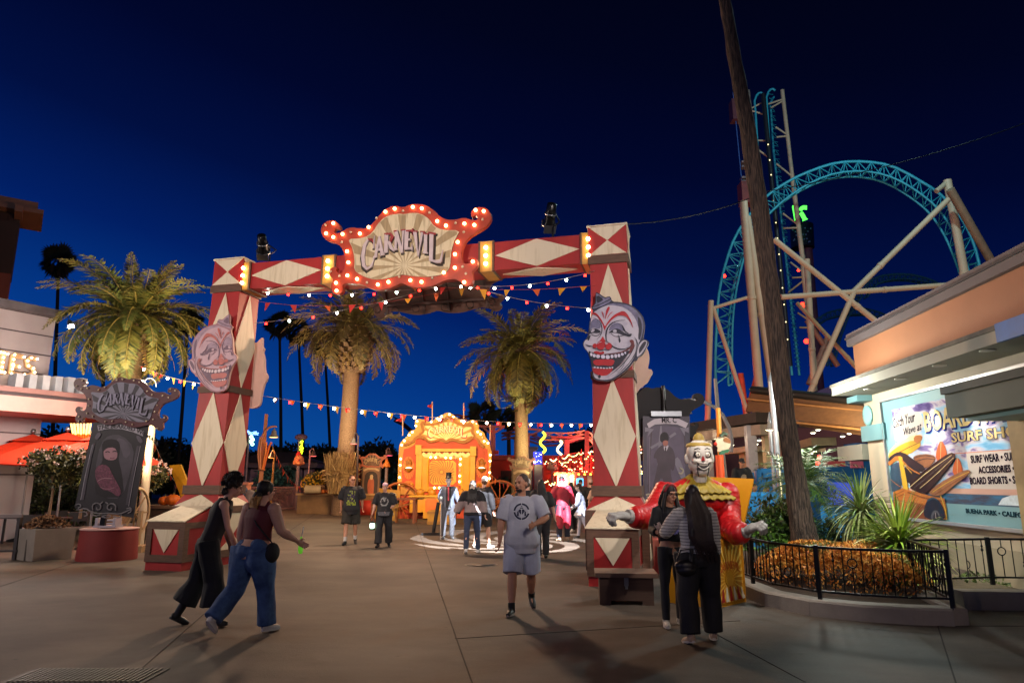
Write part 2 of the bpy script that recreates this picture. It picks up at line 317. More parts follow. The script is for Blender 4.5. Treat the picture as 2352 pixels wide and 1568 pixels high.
# ================= carnival gate =================
L0=V((-6.58,15.45,0));R0=V((2.03,13.3,0));GU=(R0-L0).normalized();GL=(R0-L0).length
gate=thing('carnival_gate','tall red carnival gate with cream diamonds and two square posts over the walkway','entrance gate',(L0+R0)/2)
GF=Fr(L0,GU)   # u along the gate, v up, n to the viewer
ZB,ZC,ZT=1.60,5.96,6.74
def sq(fr,w,z):return [fr.p(-w/2,z,w/2),fr.p(w/2,z,w/2),fr.p(w/2,z,-w/2),fr.p(-w/2,z,-w/2)]
def face(fr,k):  # the four side frames of a post
    u=[fr.u,-fr.n,-fr.u,fr.n][k];return Fr(fr.o,u)
def post(o,lean=0.):
    fr=Fr(o,GU)
    def ln_(m):
        for v in m.v:v += GU*lean*max(0,v.z-1.4)/5.5
        return m
    w0,w1=.82,.72
    W_=lambda z:w0+(w1-w0)*(z-ZB)/(ZC-ZB)
    p=MB();p.hexa(sq(fr,w0,ZB),sq(fr,w1,ZC),0)
    for k in range(4):
        f=face(fr,k)
        for za,zb in ((ZB+.02,3.66),(3.80,ZC-.02)):
            zm=(za+zb)/2
            if zb < 4:zm=2.55
            if za > 3.7:zm=4.75
            for tri in (((0,za),(W_(zm)/2-.005,zm),(0,zb),(-W_(zm)/2+.005,zm)),):
                vs=[f.p(x,z,W_(z)/2+.022) for x,z in tri];p.add(vs,[(0,1,2,3)],1)
                vb=[f.p(x,z,W_(z)/2-.01) for x,z in tri];p.add(vs+vb,[(i,(i+1) % 4,4+(i+1) % 4,4+i) for i in range(4)],1)
    post_o=ln_(p).build('post',[M_red,M_cream],gate)
    for z0,z1,e in ((ZB-.14,ZB+.05,.05),(3.66,3.80,.03),(ZC,ZC+.17,.04)):
        w=W_(max(z0,ZB))+2*e;b=MB();b.hexa(sq(fr,w,z0),sq(fr,w,z1));ln_(b).build('band',M_brown,gate)
    c=MB();w=w1+.04;z0=ZC+.17;z1=ZT;c.hexa(sq(fr,w,z0),sq(fr,w,z1),0)
    for k in range(4):
        f=face(fr,k);h=w/2;zm=(z0+z1)/2
        for tri in (((-h+.01,z1-.01),(h-.01,z1-.01),(0,zm)),((-h+.01,z0+.01),(h-.01,z0+.01),(0,zm))):c.prism(list(tri),f,h-.01,h+.02,1)
    c.hexa(sq(fr,w+.05,z1),sq(fr,w+.05,z1+.03),1)
    ln_(c).build('corner_block',[M_red,M_cream],gate)
    s=MB();zs,ws=1.21,1.12;s.hexa(sq(fr,ws,zs),sq(fr,.84,ZB-.14),0)
    for k in range(4):
        f=face(fr,k);vs=[f.p(-ws/2+.01,zs+.005,ws/2+.01),f.p(ws/2-.01,zs+.005,ws/2+.01),f.p(0,ZB-.145,.84/2+.015)]
        s.add(vs,[(0,1,2)],1)
    s.build('skirt',[M_red,M_cream],gate)
    pl=MB();pl.hexa(sq(fr,ws-.04,.0),sq(fr,ws-.04,zs-.01),0)
    for k in range(4):
        f=face(fr,k);h=(ws-.04)/2
        for a0,a1,b0,b1 in ((-h-.02,h+.02,zs-.14,zs),(-h-.02,h+.02,.16,.30),(-h-.02,-h+.1,.30,zs-.14),(h-.1,h+.02,.30,zs-.14)):pl.fbox(f,a0,a1,b0,b1,h-.01,h+.03+.002*k,2)
        pl.prism([(-h+.12,zs-.15),(h-.12,zs-.15),(0,.62)],f,h,h+.02,1);pl.prism([(-h+.12,.31),(h-.12,.31),(0,.60)],f,h,h+.02,1)
    pl.build('plinth',[M_red,M_cream,M_brown],gate)
    # buttress box with a sloping lid in front of the plinth
    bt=MB();w=.42;d0,d1=.56,1.36
    def q4(a,z0_,z1_):return [fr.p(-w,z0_,d1),fr.p(w,z0_,d1),fr.p(w,z1_,d0+.02),fr.p(-w,z1_,d0+.02)]
    bt.hexa([fr.p(-w,0,d1),fr.p(w,0,d1),fr.p(w,0,d0+.02),fr.p(-w,0,d0+.02)],q4(0,.93,1.16),0)
    ff=Fr(fr.p(0,0,d1),GU)
    for a0,a1,b0,b1 in ((-w-.02,w+.02,.80,.93),(-w-.02,w+.02,.16,.30),(-w-.02,-w+.1,.30,.80),(w-.1,w+.02,.30,.80)):bt.fbox(ff,a0,a1,b0,b1,-.02,.025,2)
    bt.prism([(-w+.13,.79),(w-.13,.79),(0,.34)],ff,0,.018,1)
    for sgn in (-1,1):
        fs_=Fr(fr.p(sgn*w,0,(d0+d1)/2),fr.n*(-1 if sgn > 0 else 1));h=(d1-d0)/2
        for a0,a1,b0,b1 in ((-h+.02,h,.16,.30),(-h+.02,h,.80,.92)):bt.fbox(fs_,a0,a1,b0,b1,-.01,.02,2)
        bt.fbox(fs_,*((-h+.001,-h+.12) if sgn > 0 else (h-.12,h-.001)),.30,.80,-.01,.021,2)
    lid=[fr.p(-w-.04,.935,d1+.05),fr.p(w+.04,.935,d1+.05),fr.p(w-.06,1.19,d0+.03),fr.p(-w+.06,1.19,d0+.03)]
    up=V((0,0,.025));bt.hexa([a+up*.1 for a in lid],[a+up for a in lid],1)
    bt.build('buttress',[M_red,M_cream,M_brown],gate)
    return post_o
post(L0,.16);post(R0,-.04)
BZ0,BZ1,BD=6.02,6.63,.31
def gs(x,y,c=BD):return GF.hit(x,y,c)
bm_=MB();bm_.fbox(GF,.38,GL-.38,BZ0,BZ1,-BD,BD,0)
SA=[gs(563,620)[0],gs(757,600)[0],gs(1118,570)[0],gs(1352,560)[0]]
for s0,s1 in ((SA[0]+.17,SA[1]-.17),(SA[2]+.17,SA[3]-.17)):
    sm_=(s0+s1)/2;zm=(BZ0+BZ1)/2
    for f,c in ((GF,BD),):bm_.prism([(s0+.02,zm),(sm_,BZ1-.01),(s1-.02,zm),(sm_,BZ0+.01)],f,c-.005,c+.022,1)
    uf=Fr(GF.p(0,BZ0),GU,GF.n)  # underside (normal down)
    uf.n=V((0,0,-1));bm_.prism([(s0+.1,0),(sm_,.29),(s1-.1,0),(sm_,-.29)],uf,-.004,.02,1)
bm_.build('beam',[M_red,M_cream],gate)
def bulbs(parent,pts,fr,c,r=.035,m=None,name='bulb',socket=True):
    first=None
    for i,(a,b) in enumerate(pts):
        p=fr.p(a,b,c)
        if first is None:
            q=MB();q.ball((0,0,0),r,6,4);o=q.build(name,m or BULB,parent,local=True);first=o
        else:o=first.copy();COL.objects.link(o);o.parent=parent
        o.location=p-ORG[parent.name]
    return first
M_goldp=mat('b98a3c',.5,.2,3,streak=(1,1,.4))
for sa in SA:
    st=MB();st.fbox(GF,sa-.13,sa+.13,BZ0-.03,BZ1+.02,-BD-.03,BD+.035,0)
    st.fbox(GF,sa-.17,sa-.13,BZ0-.035,BZ1+.025,-BD-.035,BD+.045,1);st.fbox(GF,sa+.13,sa+.17,BZ0-.035,BZ1+.025,-BD-.035,BD+.045,1)
    so=st.build('bulb_strip',[M_goldp,M_brown],gate)
    bulbs(so,[(sa,BZ0+.13),(sa,(BZ0+BZ1)/2),(sa,BZ1-.13)],GF,BD+.075,.042)
# ---- lettering used on several signs ----
def glyphs(mb,fr,cx,cy,w,h,c0,c1,m=0,drop=.18,big=1.5,gap=.02,k_=1.0):
    """CARNEVIL: tall C and L at the ends, spiky arched letters between."""
    G_={'C':(.8,[([(.80,.78),(.62,.95),(.38,1.0),(.14,.84),(.05,.5),(.14,.16),(.38,0),(.62,.03),(.80,.2)],[.05,.16,.2,.25,.28,.25,.2,.16,.04]),([(.80,1.05),(.78,.62)],[.03,.14]),([(.84,.34),(.74,.0)],[.12,.03])]),
          'A':(.85,[([(.12,0),(.42,1.02)],[.2,.12]),([(.74,0),(.42,1.02)],[.26,.14]),([(.2,.34),(.66,.34)],.12),([(-.04,.02),(.3,.02)],.09),([(.54,.02),(.96,.02)],.09)]),
          'R':(.82,[([(.16,0),(.16,1)],.25),([(.1,.93),(.5,.93),(.68,.76),(.5,.52),(.14,.50)],[.12,.16,.25,.16,.12]),([(.4,.52),(.60,.2),(.88,0)],[.2,.24,.1]),([(-.04,.03),(.36,.03)],.09),([(-.04,.97),(.3,.97)],.09)]),
          'N':(.86,[([(.14,0),(.14,1)],.15),([(.1,1),(.72,-.16)],[.26,.2]),([(.74,-.2),(.74,1)],[.03,.17]),([(-.03,.03),(.32,.03)],.08),([(.56,.98),(.94,.98)],.09),([(-.06,.97),(.2,.97)],.09)]),
          'E':(.7,[([(.16,0),(.16,1)],.25),([(.1,.94),(.66,.94)],[.12,.15]),([(.1,.5),(.5,.5)],[.1,.16]),([(.1,.06),(.68,.06)],[.12,.16]),([(.66,1.05),(.62,.74)],[.1,.02]),([(.68,-.05),(.64,.28)],[.1,.02])]),
          'V':(.84,[([(.12,1),(.48,-.28)],[.27,.05]),([(.78,1),(.48,-.28)],[.17,.04]),([(-.06,.97),(.34,.97)],.09),([(.6,.97),(.96,.97)],.09)]),
          'I':(.42,[([(.2,0),(.2,1)],[.24,.24]),([(0,.03),(.42,.03)],.1),([(0,.97),(.42,.97)],.1)]),
          'L':(.85,[([(.2,.05),(.2,1)],[.26,.3]),([(.12,.08),(.55,.06),(.86,.1)],[.14,.2,.22]),([(.98,.5),(.84,.1)],[.02,.2]),([(-.02,.97),(.46,.97)],.12)])}
    txt='CARNEVIL';sc={'C':big,'L':big};tot=sum(G_[q][0]*(1.25 if q in 'CL' else 1) for q in txt)+gap*7;x=0.
    for n_,ch in enumerate(txt):
        gw,st_=G_[ch];sy=sc.get(ch if n_ in (0,7) else '',1.);sx_=1.25 if n_ in (0,7) else 1.
        mid=(x+gw*sx_/2)/tot*2-1;base=-drop*mid*mid*4
        ang=-mid*drop*1.3
        for si,(pp,ww) in enumerate(st_):
            qq=[]
            for a,b in pp:
                lx=(x+a*sx_)/tot*2-1;ly=base+(b if n_ not in (0,7) else b*sy-(sy-1)*.55)+(a*sx_-gw*sx_/2)*math.tan(ang)*.8
                qq.append((cx+lx*w/2,cy+(ly-.5+drop*1.4)*h))
            s_=w/tot*k_;wd=[v*s_*1.0 for v in ww] if isinstance(ww,list) else ww*s_*1.1
            mb.ribbon(qq,wd,fr,c0,c1+.0008*si,m)
        x += gw*sx_+gap
    return mb
def rays(mb,fr,poly,cx,cy,n,rad,c,m,w=.5,a0=0.):
    """dark wedges clipped to a polygon: wedges end where the outline is met"""
    def edge(an):
        dx,dy=math.cos(an),math.sin(an);best=0
        for i in range(len(poly)):
            x1,y1=poly[i];x2,y2=poly[(i+1) % len(poly)];ex,ey=x2-x1,y2-y1;det=dx*ey-dy*ex
            if abs(det) < 1e-9:continue
            t_=((x1-cx)*ey-(y1-cy)*ex)/det;u_=((x1-cx)*dy-(y1-cy)*dx)/det
            if t_ > 0 and 0 <= u_ <= 1:best=max(best,t_)
        return best*.985
    for i in range(n):
        a=a0+2*math.pi*i/n;da=math.pi/n*w*2;k=4;pts=[(cx+math.cos(a+da/2)*rad,cy+math.sin(a+da/2)*rad)]
        for s_ in range(k+1):
            an=a+da*s_/k;e=edge(an)
            if e <= rad:e=rad*1.01
            pts.append((cx+math.cos(an)*e,cy+math.sin(an)*e))
        mb.prism(pts,fr,c,c+.002,m)
# ---- marquee sign: outlines traced once, kept as plane coordinates ----
z3=Zm(460,480,.33163);SF=GF.off(.62)
OUT=[(1655,118),(1700,95),(1765,88),(1830,100),(1885,138),(1930,185),(1990,212),(2050,208),(2110,192),(2160,208),(2195,214),(2218,203),(2212,183),(2190,178),(2166,195),(2162,155),(2182,125),(2222,113),(2268,115),(2302,142),(2317,188),(2300,235),(2255,275),(2195,310),(2140,345),(2108,390),(2090,445),(2092,505),(2110,538),(2148,542),(2170,522),(2160,508),(2140,502),(2152,488),(2185,490),(2210,510),(2213,545),(2192,578),(2168,600),(2182,650),(2170,690),(2140,712),(2108,702),(2088,680),(2050,655),(2000,655),(1950,672),(1900,695),(1840,716),(1770,722),(1700,712),(1640,682),(1595,708),(1530,732),(1450,740),(1390,720),(1330,692),(1270,690),(1215,688),(1188,705),(1200,740),(1178,768),(1140,772),(1112,745),(1108,700),(1125,655),(1100,635),(1092,600),(1105,572),(1138,562),(1155,572),(1142,592),(1168,612),(1198,603),(1215,570),(1215,500),(1200,440),(1172,400),(1128,376),(1080,370),(1045,335),(1030,285),(1045,240),(1085,215),(1130,213),(1165,235),(1178,265),(1165,282),(1142,275),(1126,290),(1145,314),(1182,305),(1220,280),(1262,265),(1320,275),(1370,275),(1410,250),(1452,200),(1500,142),(1550,112),(1600,103)]
INN=[(1660,172),(1720,158),(1790,165),(1850,205),(1890,262),(1950,290),(2085,292),(2055,340),(2030,400),(2012,480),(2010,560),(1980,610),(1920,632),(1850,640),(1780,640),(1700,632),(1640,622),(1560,648),(1480,662),(1400,655),(1330,625),(1285,590),(1290,520),(1280,450),(1262,400),(1240,357),(1330,352),(1390,335),(1430,300),(1470,235),(1520,190),(1580,170),(1625,166)]
BLIT=[(1130,238),(1076,315),(1130,343),(1200,320),(1330,317),(1396,268),(1523,153),(1592,130),(1728,117),(1796,127),(1912,223),(1978,257),(2117,242),(2192,252),(2201,140),(2262,148),(2066,380),(2046,472),(2045,573),(2180,527),(1962,610),(2115,682),(1234,450),(1243,533),(1236,631),(1309,658),(1150,687),(1155,746),(1465,700),(1545,680),(1710,667),(1794,680)]
BOFF=[(1073,253),(1195,380),(1262,305),(1457,200),(1655,146),(1854,160),(2050,237),(2254,210),(2112,305),(2104,566),(2128,617),(1875,650),(1627,640),(1383,685),(1176,635),(1109,602)]
def smooth(p,k=2):
    for _ in range(k-1):
        q=[]
        for i in range(len(p)):
            a,b=p[i],p[(i+1) % len(p)];q += [(a[0]*.75+b[0]*.25,a[1]*.75+b[1]*.25),(a[0]*.25+b[0]*.75,a[1]*.25+b[1]*.75)]
        p=q
    return p
out_=smooth(SF.tr(OUT,z3));inn_=SF.tr(INN,z3);bl_=SF.tr(BLIT,z3);bo_=SF.tr(BOFF,z3)
cx_=sum(q[0] for q in inn_)/len(inn_);cy_=sum(q[1] for q in inn_)/len(inn_)
REL=lambda L_:[(x-cx_,y-cy_) for x,y in L_]
OUTR,INNR,BLR,BOR=REL(out_),smooth(REL(inn_)),REL(bl_),REL(bo_)
M_sred=mat('a03a22',.45,.25,3,.002,bs=20);M_sdk=mat('3a1410',.6)
M_panel=mat('c9b996',.6,.14,2.5,streak=(5,5,.7),col2='7f6a4e',thr=.36,soft=.16)
M_pdk=mat('97825f',.6,.2,3,streak=(5,5,.7))
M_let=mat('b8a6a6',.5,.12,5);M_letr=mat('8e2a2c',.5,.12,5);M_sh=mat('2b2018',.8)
def show_sign(parent,fr,k,th,cols,lit=True,bulbr=.036,name='frame',boff=True,letters=True):
    S=lambda L_:[(x*k,y*k) for x,y in L_]
    cr_,cp,cdk,clet,clr,csh,cb,co=cols
    fo=MB();fo.prism(S(OUTR),fr,-th,0,0,0);f_=fo.build(name,[cr_],parent)
    pn=MB();inn=S(INNR);pn.prism(inn,fr,.001,.02*k+.004,1,2);c_=.02*k+.005
    rays(pn,fr,inn,.08*k,-.42*k,17,.04*k,c_,3,.42,.1)
    pn.build('panel',[cr_,cp,csh,cdk],parent)
    if letters:
        le=MB();glyphs(le,fr,.0*k,.03*k,1.78*k,.44*k,c_+.003,c_+.03*k+.006,0,.19,1.5,k_=1.12)
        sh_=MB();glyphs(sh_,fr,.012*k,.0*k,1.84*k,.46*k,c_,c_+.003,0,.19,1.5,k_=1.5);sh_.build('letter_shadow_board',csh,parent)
        lo=le.build('lettering',[clet,clr],parent)
        # upper halves of the letters are dipped in red paint
        for p_ in lo.data.polygons:
            cz=(sum((lo.data.vertices[v].co for v in p_.vertices),V())/len(p_.vertices)+ORG[lo.name]-fr.o).dot(fr.v)
            if cz > .16*k:p_.material_index=1
    if cb:bulbs(f_,S(BLR),fr,.03*k,bulbr*k,cb)
    if boff and co:bulbs(f_,S(BOR),fr,.03*k,bulbr*k*.85,co,'dark_bulb')
    return f_
sc_o=SF.p(cx_,cy_)
sign=thing('marquee_sign','scrolled orange marquee board with lit bulbs reading CARNEVIL mounted on the gate beam','sign',sc_o)
SFR=Fr(sc_o,GU)
M_unlit=mat('c9b9a0',.15,.1)
show_sign(sign,SFR,1.,.12,(M_sred,M_panel,M_pdk,M_let,M_letr,M_sh,BULBO,M_unlit))
ss=MB()
for a in (-1.1,1.1):ss.fbox(SFR,a-.05,a+.05,-.4,.4,-.32,-.12)
ss.build('mounting_bracket',M_brown,sign)
# reverse board hanging behind, leaning so that its lower edge shows
bf=Fr(GF.p(cx_+.28,cy_-.60,-.62),GU,V((0,0,1))-GF.n*(-.55))
back=thing('back_board','bare brown reverse side of a second scrolled board hanging below the gate beam','sign back',bf.o)
q=MB();q.prism([(x*.96,y*.62) for x,y in OUTR],bf,-.05,.05,0);q.build('board',mat('4a332a',.45,.3,4,.003,bs=12),back)
q=MB()
for a in (-1.2,-.3,.3,1.2):q.fbox(bf,a-.03,a+.03,-.5,.3,.05,.09)
q.fbox(bf,-1.3,1.3,-.30,-.24,.09,.12);q.build('batten',mat('3b2a24',.6),back)
q=MB()
for a,b in ((-1.45,-.35),(-1.0,-.42),(-.5,-.4),(.2,-.42),(.8,-.38),(1.3,-.35)):q.tube([bf.p(a+.09*math.cos(t*.7),b+.09*math.sin(t*.7),.07) for t in range(10)],.008,5)
q.build('cable_loop',M_iron,back)
# ---- floodlights standing on the beam ----
def flood(px,py,aim,label,s=1.):
    s0=gs(px,560)[0];base=GF.p(s0,BZ1,0);
    t_=thing('stage_floodlight',label,'floodlight',base,'stage floodlights on top of the gate')
    c=P(px,py,base.y);h=c-base
    m=MB();m.tube([base,base+V((0,0,h.z*.55))],.022,6);m.tube([base+V((0,0,h.z*.55)),base+V((.14*s,0,h.z*.75)),c+V((.13*s,0,.0))],.018,6);m.box(base+V((0,0,.02)),(.3,.25,.04))
    m.build('stand',M_iron,t_)
    d=(V(aim)-c).normalized();Mx=d.to_track_quat('Z','Y').to_matrix()
    m=MB();m.lathe([(.05,-.28),(.10,-.26),(.11,-.08),(.12,.0),(.12,.12),(.15,.22),(.15,.24)],c,14,0,Mx);m.build('housing',M_iron,t_)
    m=MB();m.lathe([(.125,-.06),(.132,-.06),(.132,-.03),(.125,-.03)],c,14,0,Mx);m.lathe([(.155,.18),(.165,.18),(.165,.22),(.155,.22)],c,14,0,Mx);m.build('ring',M_steel,t_)
    m=MB();m.box(c+d*.25+Mx @ V((0,.17,0)),(.26,.015,.18),M=Mx);m.box(c+d*.25-Mx @ V((0,.17,0)),(.26,.015,.18),M=Mx);m.build('barn_door',M_steel,t_)
    m=MB();m.lathe([(.0,.245),(.11,.245),(.11,.25),(0,.25)],c,14,0,Mx);m.build('lens',glow('dfe8ff',1.5),t_)
    return c
aimG=G(1150,1246)
flood(603,562,(-8,26,0),'black stage floodlight clamped on the left half of the gate beam, aimed down')
fc=flood(1264,495,aimG,'black stage floodlight clamped right of the marquee board, throwing the pattern on the ground')
# ================= clown face boards =================
zc=Zm(1440,700,.17857);CF=GF.off(.56)
FO=[(272,170),(310,175),(405,245),(440,230),(485,230),(505,300),(600,305),(700,325),(790,355),(880,430),(940,510),(965,600),(960,700),(938,822),(985,830),(1020,860),(1015,900),(985,950),(960,1010),(920,1060),(875,1085),(850,1130),(815,1130),(760,1210),(690,1280),(600,1350),(520,1400),(420,1420),(320,1410),(260,1390),(228,1340),(220,1250),(200,1130),(175,1050),(150,990),(110,950),(92,900),(105,850),(150,810),(165,770),(180,680),(185,600),(205,530),(240,440),(225,405),(205,380),(260,340),(270,260)]
FW=[(245,450),(330,395),(450,345),(560,330),(680,345),(785,385),(865,450),(920,540),(943,620),(932,730),(905,830),(872,890),(850,1000),(800,1105),(735,1200),(640,1290),(520,1370),(420,1400),(320,1390),(270,1372),(242,1320),(238,1230),(218,1130),(192,1050),(150,980),(115,940),(105,900),(120,850),(170,820),(192,760),(195,690),(200,610),(215,530)]
# colours: 0 board edge/back,1 white,2 navy ink,3 red,4 grey,5 dark red,6 skin-lilac grey
FD=[('p',1,FW,0),('p',1,[(940,840),(980,845),(1000,870),(985,930),(940,1000),(900,1050),(850,1080),(855,1000),(880,900)],0),
('p',6,[(430,338),(560,322),(690,340),(790,380),(872,450),(928,540),(948,620),(938,720),(905,840),(880,840),(885,720),(860,600),(800,480),(690,390),(560,352),(440,352)],0),
('p',2,[(860,500),(900,540),(925,640),(915,760),(885,850),(868,800),(880,700),(870,600)],0),('p',2,[(880,960),(930,880),(965,850),(990,870),(960,930),(920,990),(880,1040)],0),
('p',6,[(275,185),(310,195),(400,262),(440,245),(478,243),(495,300),(400,350),(300,385),(245,405),(222,382),(268,345),(280,270)],0),
('r',2,[(215,385),(330,345),(440,290),(495,262)],14),('r',2,[(272,330),(282,260),(276,185)],10),
('p',2,[(290,200),(390,268),(350,300),(290,330)],0),
('p',6,[(195,600),(260,530),(330,560),(355,650),(320,690),(240,660),(190,720)],0),('p',6,[(450,720),(480,640),(560,590),(650,620),(700,720),(620,700),(540,680)],0),
('r',2,[(440,880),(415,800),(430,690),(490,610),(580,570),(690,560)],[3,24,20,20,12,4]),('r',2,[(290,835),(350,770),(368,690),(350,600),(300,545),(230,525)],[3,10,16,12,6,3]),
('p',2,[(440,745),(520,690),(590,675),(650,720),(720,762),(790,745),(765,800),(690,785),(610,755),(540,735)],0),('p',1,[(512,712),(540,690),(570,700),(570,730),(530,735)],0),
('r',2,[(490,750),(540,790),(620,790),(690,765)],8),
('p',2,[(180,760),(200,700),(260,672),(330,700),(355,735),(300,745),(240,740)],0),('p',1,[(208,715),(235,682),(265,690),(255,722),(215,735)],0),('r',2,[(215,760),(260,785),(310,778),(345,745)],10),
('r',2,[(640,620),(665,680),(690,725),(740,750)],[4,20,20,8]),
('p',2,[(590,750),(606,790),(628,840),(620,875),(605,878),(598,850),(598,800)],0),('p',2,[(200,765),(208,780),(190,830),(178,850),(163,845),(168,815)],0),
('p',3,[(465,365),(478,400),(440,470),(408,570),(412,490),(425,410)],0),('p',3,[(360,430),(385,470),(402,555),(385,520),(360,450)],0),('p',3,[(525,440),(470,490),(432,560),(450,500),(490,455)],0),
('p',3,[(235,470),(270,452),(330,510),(380,590),(405,660),(450,580),(520,500),(600,455),(655,432),(700,450),(760,540),(790,620),(802,690),(770,600),(715,520),(650,495),(560,510),(480,580),(425,650),(402,720),(385,640),(340,560),(290,495),(240,485)],0),
('p',3,[(380,780),(395,830),(430,870),(320,860),(350,835)],0),
('p',5,[(745,850),(790,830),(820,870),(815,960),(770,1020),(720,1040),(760,970),(780,900)],0),
('p',2,[(170,980),(230,1020),(400,1050),(560,1040),(700,1000),(760,980),(720,1060),(640,1160),(560,1240),(480,1300),(300,1300),(235,1220),(200,1100)],0),
('p',3,[(240,1120),(380,1110),(550,1110),(520,1200),(440,1200),(380,1190),(300,1200),(250,1180)],0),
('p',3,[(232,1230),(300,1240),(430,1245),(530,1225),(490,1300),(410,1345),(300,1330),(240,1290)],0),
('p',3,[(235,1010),(300,990),(350,1015),(390,990),(400,1040),(300,1045)],0),
('r',5,[(400,1042),(560,1030),(680,1000),(760,950),(800,890)],[10,18,16,26,40]),('r',5,[(560,1240),(640,1170),(720,1080)],[4,10,4]),
('r',2,[(130,900),(180,925),(240,930)],[4,16,3]),('r',2,[(420,840),(470,890),(560,960),(660,975),(760,940),(800,900)],[3,10,14,14,10,3]),
('r',2,[(480,1330),(600,1240),(720,1110),(800,980),(830,900)],[3,12,14,12,4]),('r',2,[(540,1350),(660,1260),(770,1140),(850,1000),(862,860),(820,800)],[3,10,10,12,10,4]),('r',2,[(580,1300),(650,1230),(690,1150)],[3,8,3]),
('p',2,[(330,1320),(358,1352),(328,1385),(305,1352)],0),
('p',3,[(300,880),(345,850),(400,862),(418,900),(405,955),(360,985),(310,970),(288,930)],0),('p',3,[(232,915),(262,888),(292,900),(290,950),(262,958),(238,945)],0),('p',3,[(418,905),(450,880),(490,885),(508,925),(495,965),(450,980),(415,960)],0),
('r',2,[(238,948),(262,962),(300,970),(350,992),(400,975),(415,965),(450,985),(500,965),(512,920)],7),('r',1,[(305,900),(325,875),(360,868)],9),('r',1,[(425,905),(450,892)],8)]
TE=[(200,1022,236,1068),(238,1038,282,1084),(285,1045,340,1096),(352,1050,412,1102),(418,1052,476,1108),(486,1046,530,1096),(538,1040,580,1092),(585,1035,624,1084),(630,1022,672,1062),(678,1005,706,1040)]
TL=[(250,1212,282,1236),(290,1218,326,1240),(335,1222,370,1242),(376,1226,412,1244),(418,1226,455,1244),(460,1222,495,1242),(500,1218,528,1236)]
fo_=CF.tr(FO,zc);fcx=sum(p[0] for p in fo_)/len(fo_);fcy=sum(p[1] for p in fo_)/len(fo_)
def clown_board(fr,sx,sc,cols,th=.05,art=True,parent=None,name='board'):
    T_=lambda pts:[((a-fcx)*sx*sc,(b-fcy)*sc) for a,b in CF.tr(pts,zc)]
    k=CF.hit(*zc(1000,700))[0]-CF.hit(*zc(0,700))[0];k *= sc/1000
    m=MB();m.prism(smooth(T_(FO)),fr,-th,0,0,7);m.build(name,cols,parent)
    if not art:return
    m=MB();c=.001
    for typ,ci,pts,w in FD:
        if typ == 'p':m.prism(smooth(T_(pts)),fr,c-.0005,c+.0006,ci)
        else:m.ribbon(smooth_open(T_(pts)),[k*(w if not isinstance(w,list) else w[0])]*1 and interp(w,pts,k),fr,c-.0005,c+.0006,ci)
        c += .0009
    m.build('painted_face',cols,parent)
    m=MB()
    for x0,y0,x1,y1 in TE+TL:m.prism(smooth(T_([(x0,y0),(x1,y0+4),(x1-3,y1),(x0+4,y1)])),fr,c,c+.0015,8)
    m.build('painted_teeth',cols,parent)
def smooth_open(p):
    q=[tuple(p[0])]
    for a,b in zip(p,p[1:]):q += [tuple(x*.75+y*.25 for x,y in zip(a,b)),tuple(x*.25+y*.75 for x,y in zip(a,b))]
    return q+[tuple(p[-1])]
def interp(w,pts,k):
    n=len(pts)
    if not isinstance(w,list):return [w*k]*(2*n)
    q=[w[0]]
    for a,b in zip(w,w[1:]):q += [a*.75+b*.25,a*.25+b*.75]
    return [v*k for v in q+[w[-1]]]
K1=[mat('1d2038',.5),mat('b9b4c0',.45,.12,6,col2='8c88a0',thr=.36,soft=.14),mat('141528',.5,.3,9),mat('a8141c',.4,.2,7),mat('7d7a8c',.5,.3,8),mat('5e1418',.5,.3,7),mat('6a6884',.5,.5,7),mat('c4a796',.6,.1,3),mat('c9c4d6',.4,.1,9)]
K2=[mat('9a7078',.6),mat('b898a0',.55,.08,4),mat('6f5866',.6,.2,9),mat('b06058',.5,.15,7),mat('9a808c',.5,.2,8),mat('94544f',.5,.2,7),mat('9a8290',.5,.25,7),mat('c9a294',.6,.1,3),mat('d6bfc2',.5,.1,9)]
fr1=Fr(CF.p(fcx,fcy),GU)
c1=thing('clown_face_board','grinning white clown face cutout in bright colours with red nose on the right gate post','clown cutout',fr1.o)
clown_board(fr1,1,1,K1,parent=c1)
lf=GF.off(.52);lc=lf.hit(1090+0-0,0) if 0 else None
zl=Zm(460,480,.33163);a_,b_=lf.hit(*zl(232,1215));fr2=Fr(lf.p(a_,b_),GU)
c2=thing('clown_face_board','faded pink and lilac clown face cutout facing right on the left gate post','clown cutout',fr2.o)
clown_board(fr2,-1,1.0,K2,parent=c2)
# boards turned the other way, seen from behind
fr3=Fr(CF.p(fcx+.06,fcy-.40,-1.12),GU);c3=thing('cutout_board','plain pale back of a cutout peeking out behind the right gate post','cutout back',fr3.o)
clown_board(fr3,1,.92,[K1[7]]*9,parent=c3,art=False)
fr4=Fr(fr2.p(.22,-.30,-1.05),(GU+GF.n*.25).normalized());c4=thing('cutout_board','plain pink back of a cutout behind the left gate post','cutout back',fr4.o)
clown_board(fr4,-1,.95,[K2[7]]*9,parent=c4,art=False)
